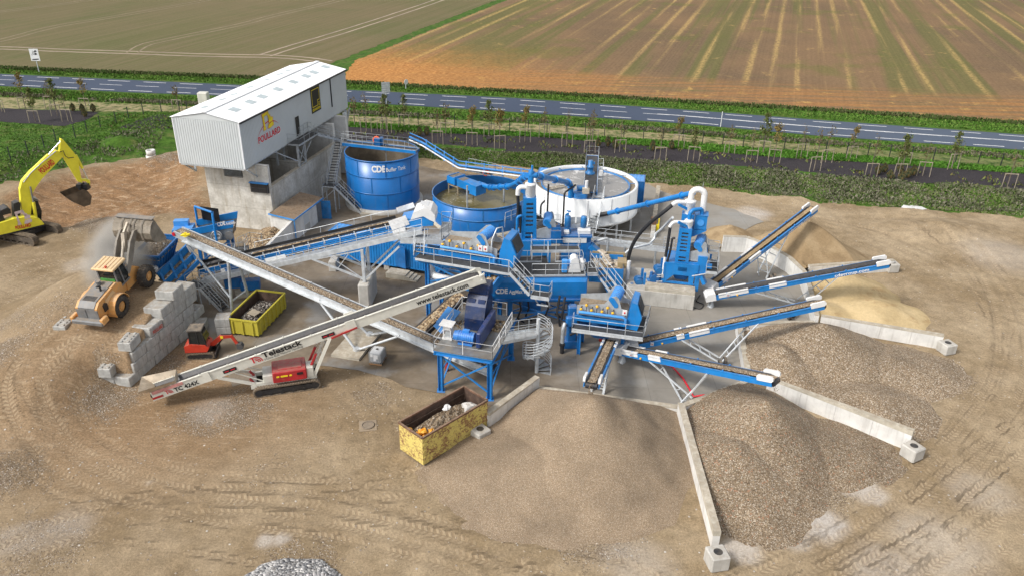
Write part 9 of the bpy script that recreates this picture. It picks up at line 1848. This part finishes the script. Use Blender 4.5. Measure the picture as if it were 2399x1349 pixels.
q = strip_pts(mb_lo, np.stack([mb_lo[:, 0], np.interp(mb_lo[:, 0], mb_hi[:, 0], mb_hi[:, 1])], 1), 9000, -60, 72, .80, .5, 11); blades('mulch_weeds', 'scattered weeds sprouting from the dark mulch bed', 'weeds', q, np.full(len(q), ZB), .08, .35, .22, leafmat('mulch_weeds', [(.03, .05, .015), (.05, .10, .02), (.10, .12, .05), (.20, .22, .05), (.09, .06, .035)], big=.8), .6, 11)
# ---- fences
def fence(label, pixb, hgt, spacing, zf):
    P = [V((*p, 0)) for p in pts(pixb, ZB)]; rt = thing('wire_fence', label, 'fence', (P[0].x, P[0].y, 0)); tot = 0; segs = []; mesh = MB()
    for a, b in zip(P, P[1:]): segs.append((a, b, tot)); tot += (b-a).length
    s = 0
    while s < tot:
        for a, b, t0 in segs:
            if t0 <= s <= t0+(b-a).length+1e-6: q = a+(b-a)*((s-t0)/(b-a).length)
        z = zf(q); m = MB(); m.beam(V((q.x, q.y, z-.1)), V((q.x, q.y, z+hgt)), .10, .10); m.build('post', 'postblack', rt); s += spacing
    for a, b, t0 in segs:
        for k in range(1, 5): mesh.beam(V((a.x, a.y, zf(a)+hgt*k/4.2)), V((b.x, b.y, zf(b)+hgt*k/4.2)), .012, .012)
    mesh.build('wire', 'postblack', rt)
fence('long black post and wire fence along the dry grass strip', [(440, 266), (620, 270), (873, 286), (1064, 297), (1264, 312), (1472, 325), (1602, 333), (1735, 346), (1920, 358), (2015, 364), (2161, 375), (2263, 384), (2366, 392), (2480, 402)], 1.75, 2.75, lambda p: ZB)
fence('black post and wire fence slanting past the left mulch bed behind the excavator', [(-70, 405), (15, 379), (57, 364), (98, 350), (137, 330), (175, 325), (209, 309), (244, 296), (278, 287), (310, 274), (340, 267), (365, 263), (430, 262)], 1.8, 2.7, lambda p: ZB-.1)
# ---- saplings and their stakes
def sapling_meshes(seed, h, leafy, mat):
    rr = random.Random(seed); t = MB(); t.path([(0, 0, 0), (.03, .02, h*.4), (-.03, .04, h*.75), (.02, 0, h)], [.055, .045, .03, .012], 5)
    tips = []
    for i in range(9): z = h*rr.uniform(.42, .95); a = rr.uniform(0, 6.28); L = (h-z)*.35+.3; e = V((math.cos(a)*L*.5, math.sin(a)*L*.5, z+L*.8)); t.path([(0, 0, z), tuple(e*.5+V((0, 0, z*.5))), tuple(e)], [.02, .015, .007], 4); tips.append((V((0, 0, z)), e))
    c = MB()
    for i in range(leafy):
        a, e = rr.choice(tips); p = a.lerp(e, rr.uniform(.3, 1.1))+V((rr.gauss(0, .16), rr.gauss(0, .16), rr.gauss(0, .16))); s = rr.uniform(.08, .18); ax, ay = V((rr.gauss(0, 1), rr.gauss(0, 1), rr.gauss(0, 1))).normalized()*s, V((rr.gauss(0, 1), rr.gauss(0, 1), rr.gauss(0, 1))).normalized()*s*.7; c.quad(p-ax, p+ay, p+ax, p-ay)
    return t, c
LG = leafmat('sapling_leaf_green', [(.05, .085, .02), (.09, .12, .03), (.14, .14, .05)]); LO = leafmat('sapling_leaf_ochre', [(.10, .10, .03), (.17, .135, .04), (.24, .16, .05)]); LR = leafmat('sapling_leaf_brown', [(.11, .085, .04), (.16, .11, .05), (.13, .12, .05)])
KINDS = []
for i, (h, n, mt, w_) in enumerate([(4.8, 420, LG, 'slim green sapling'), (5.2, 260, LO, 'ochre-leaved sapling'), (4.4, 120, LR, 'sparse brown sapling'), (5.2, 60, LR, 'almost bare tall sapling')]):
    rt = thing('sapling', 'x', 'sapling'); t, c = sapling_meshes(40+i, h, n, mt); t.build('trunk', 'bark', rt); c.build('crown', mt, rt); KINDS.append((rt, w_))
SK = thing('tree_stakes', 'x', 'tree stakes')
for k, (x, y) in enumerate(((-.75, 0), (0, .25), (.75, 0))): m = MB(); m.tube((x, y, -.2), (x*.96, y, 1.9), .05, 6); m.build('stake', 'wood', SK)
m = MB(); m.beam((-.78, 0, 1.85), (.78, 0, 1.85), .06, .10); m.build('crossbar', 'wood', SK)
SP = [(4, 262, 3), (60, 255, 1), (84, 287, 0), (122, 257, 2), (135, 272, 0), (160, 285, 3), (203, 259, 1), (418, 260, 2), (831, 295, 2), (859, 310, 3), (897, 308, 2), (906, 312, 0), (947, 300, 0), (1026, 340, 3), (1045, 320, 2), (1106, 340, 1), (1146, 320, 0), (1171, 350, 1), (1230, 333, 1), (1275, 323, 2), (1328, 343, 3), (1381, 357, 3), (1387, 337, 2), (1452, 357, 3), (1545, 378, 3), (1588, 347, 1), (1623, 377, 0), (1707, 360, 2), (1758, 381, 3), (1787, 360, 0), (1811, 381, 1), (1876, 370, 3), (1907, 401, 3), (1934, 381, 3), (1992, 373, 1), (2038, 413, 3), (2104, 416, 0), (2115, 386, 2), (2160, 413, 3), (2229, 396, 0), (2358, 441, 3)]
used = set(); rr = random.Random(2)
def put(rt, X, lab, grp):
    if rt.name in used: rt = copy_tree(rt, X)
    else: used.add(rt.name); rt.matrix_world = X; WM[rt.name] = X
    rt['label'] = lab; rt['group'] = grp
base_names = [k[0] for k in KINDS]
for i, (u, v, k) in enumerate(SP):
    p = G(u, v, ZB); zone = 'left of the shed' if u < 430 else 'beyond the yard'; j = i if u < 430 else i-8
    rt, w_ = KINDS[k]; s = rr.uniform(.85, 1.12)
    put(rt, Matrix.Translation(p) @ Matrix.Rotation(rr.uniform(0, 6), 4, 'Z') @ Matrix.Diagonal((s, s, s, 1)), '%s, %s from the left in the mulch %s' % (w_, ordinal(j), zone), 'saplings in the mulch beds')
    put(SK, Matrix.Translation(p+V((0, -.25, 0))) @ Matrix.Rotation(rr.uniform(-.25, .25), 4, 'Z') @ Matrix.Diagonal((1, 1, rr.uniform(.9, 1.1), 1)), 'wooden stakes and crossbar round the %s sapling %s' % (ordinal(j), zone), 'wooden tree stakes in the mulch beds')
CF = thing('dwarf_conifer', 'x', 'conifer'); cr = random.Random(6); c = MB()
for i in range(260): z = cr.random()**.8; rad = .42*math.sin(math.pi*min(.98, z*.85+.13))*cr.random()**.4; a = cr.random()*6.28; p = V((rad*math.cos(a), rad*math.sin(a), .1+z*1.15)); ax = V((cr.gauss(0, 1), cr.gauss(0, 1), cr.gauss(0, .6))).normalized()*.1; c.quad(p-ax, p+V((0, 0, -.05)), p+ax, p+V((0, 0, .16)))
c.build('crown', leafmat('conifer_needles', [(.035, .05, .03), (.06, .085, .045), (.11, .11, .05), (.17, .12, .05)], big=.5), CF); m = MB(); m.tube((0, 0, -.1), (0, 0, .5), .05, 6); m.build('trunk', 'bark', CF)
for i, (u, v) in enumerate([(172, 262), (195, 265), (200, 275), (220, 263), (983, 320), (1000, 318), (1400, 347), (1423, 345), (1440, 350), (1528, 355), (1572, 350), (2055, 410), (2070, 405), (2083, 420), (2107, 405), (2124, 418), (2137, 413), (2109, 425)]):
    put(CF, Matrix.Translation(G(u, v, ZB)) @ Matrix.Diagonal((1, 1, cr.uniform(.85, 1.2), 1)), '%s of the small bushy conifers counted from the left of the mulch' % ordinal(i), 'small conifers in the mulch beds')
# ---- loose stones in the yard
def stones(label, spots, n, smin, smax, mat, seed):
    r = np.random.default_rng(seed); m = MB(); pr = random.Random(seed); oct_ = [V((1, 0, 0)), V((0, 1, 0)), V((-1, 0, 0)), V((0, -1, 0)), V((0, 0, .8)), V((0, 0, -.6))]
    P = []
    for cx, cy, rad, a in spots:
        k = int(n*a*rad*rad); ang = r.uniform(0, 6.28, k); rd = rad*np.sqrt(r.uniform(0, 1, k))*1.15; P.append(np.stack([cx+rd*np.cos(ang), cy+rd*np.sin(ang)], 1))
    P = np.concatenate(P); Z = ground_h(P[:, 0].copy(), P[:, 1].copy()); sl = sdf(P[:, 0], P[:, 1], SLAB) > .3
    for (x, y), z, ok in zip(P, Z, sl):
        s = pr.uniform(smin, smax)*pr.uniform(.6, 1); c_, s_ = math.cos(pr.random()*6), math.sin(pr.random()*6)
        if z > 4.6 or (not ok and x > -10): continue
        vs = [V((x, y, z+s*.25))+V(((q.x*c_-q.y*s_)*s*pr.uniform(.7, 1.3), (q.x*s_+q.y*c_)*s*pr.uniform(.7, 1.3), q.z*s*pr.uniform(.6, 1.1))) for q in oct_]
        m.add(vs, [(0, 1, 4), (1, 2, 4), (2, 3, 4), (3, 0, 4), (1, 0, 5), (2, 1, 5), (3, 2, 5), (0, 3, 5)])
    return tag(m.build('loose_stones', mat), label, 'stones', kind='stuff')
ST = leafmat('loose_stone', [(.16, .115, .075), (.24, .18, .12), (.31, .245, .17), (.38, .31, .235), (.50, .44, .37)], big=1.5)
stones('loose stones scattered over the earth yard and ramp', [(x, y, r, a) for x, y, r, a in GRAVEL_SPOTS], 7, .025, .065, ST, 3)
stones('few larger stones strewn about the bare yard', [(-20, 40, 14, .3), (-5, 36, 12, .25), (22, 38, 12, .12), (-38, 60, 12, .3), (35, 60, 12, .12), (-45, 85, 8, .5), (-12, 45, 7, .5)], 9, .03, .08, ST, 4)
# ---- dust raised by the tipping loader
m, t, b = nmat('tipping_dust'); t.nodes.remove(b); g = NT(t); pv = g.n('ShaderNodeVolumePrincipled'); pv.inputs['Color'].default_value = (.93, .88, .80, 1)
co = g.n('ShaderNodeTexCoord').outputs['Object']; ln = g.n('ShaderNodeVectorMath', operation='LENGTH'); g.put(ln.inputs[0], co); fall = g.step(ln.outputs['Value'], 1.0, .15)
g.put(pv.inputs['Density'], g.math('MULTIPLY', g.math('MULTIPLY', fall, g.step(g.noise(co, 1.3, 4, .6), .32, .72)), 3.0)); t.links.new(pv.outputs[0], t.nodes['Material Output'].inputs['Volume'])
dm = MB(); dm.ball((0, 0, 0), 1.0, 0, 20, 12); o = dm.build('dust_cloud', m); dc_ = G(280, 595, 5.4); o.location = dc_; o.scale = (3.2, 5.6, 3.0); o.rotation_euler = (.15, 0, .15); tag(o, 'pale dust cloud drifting between the loader cab and the raised bucket', 'dust', kind='stuff')
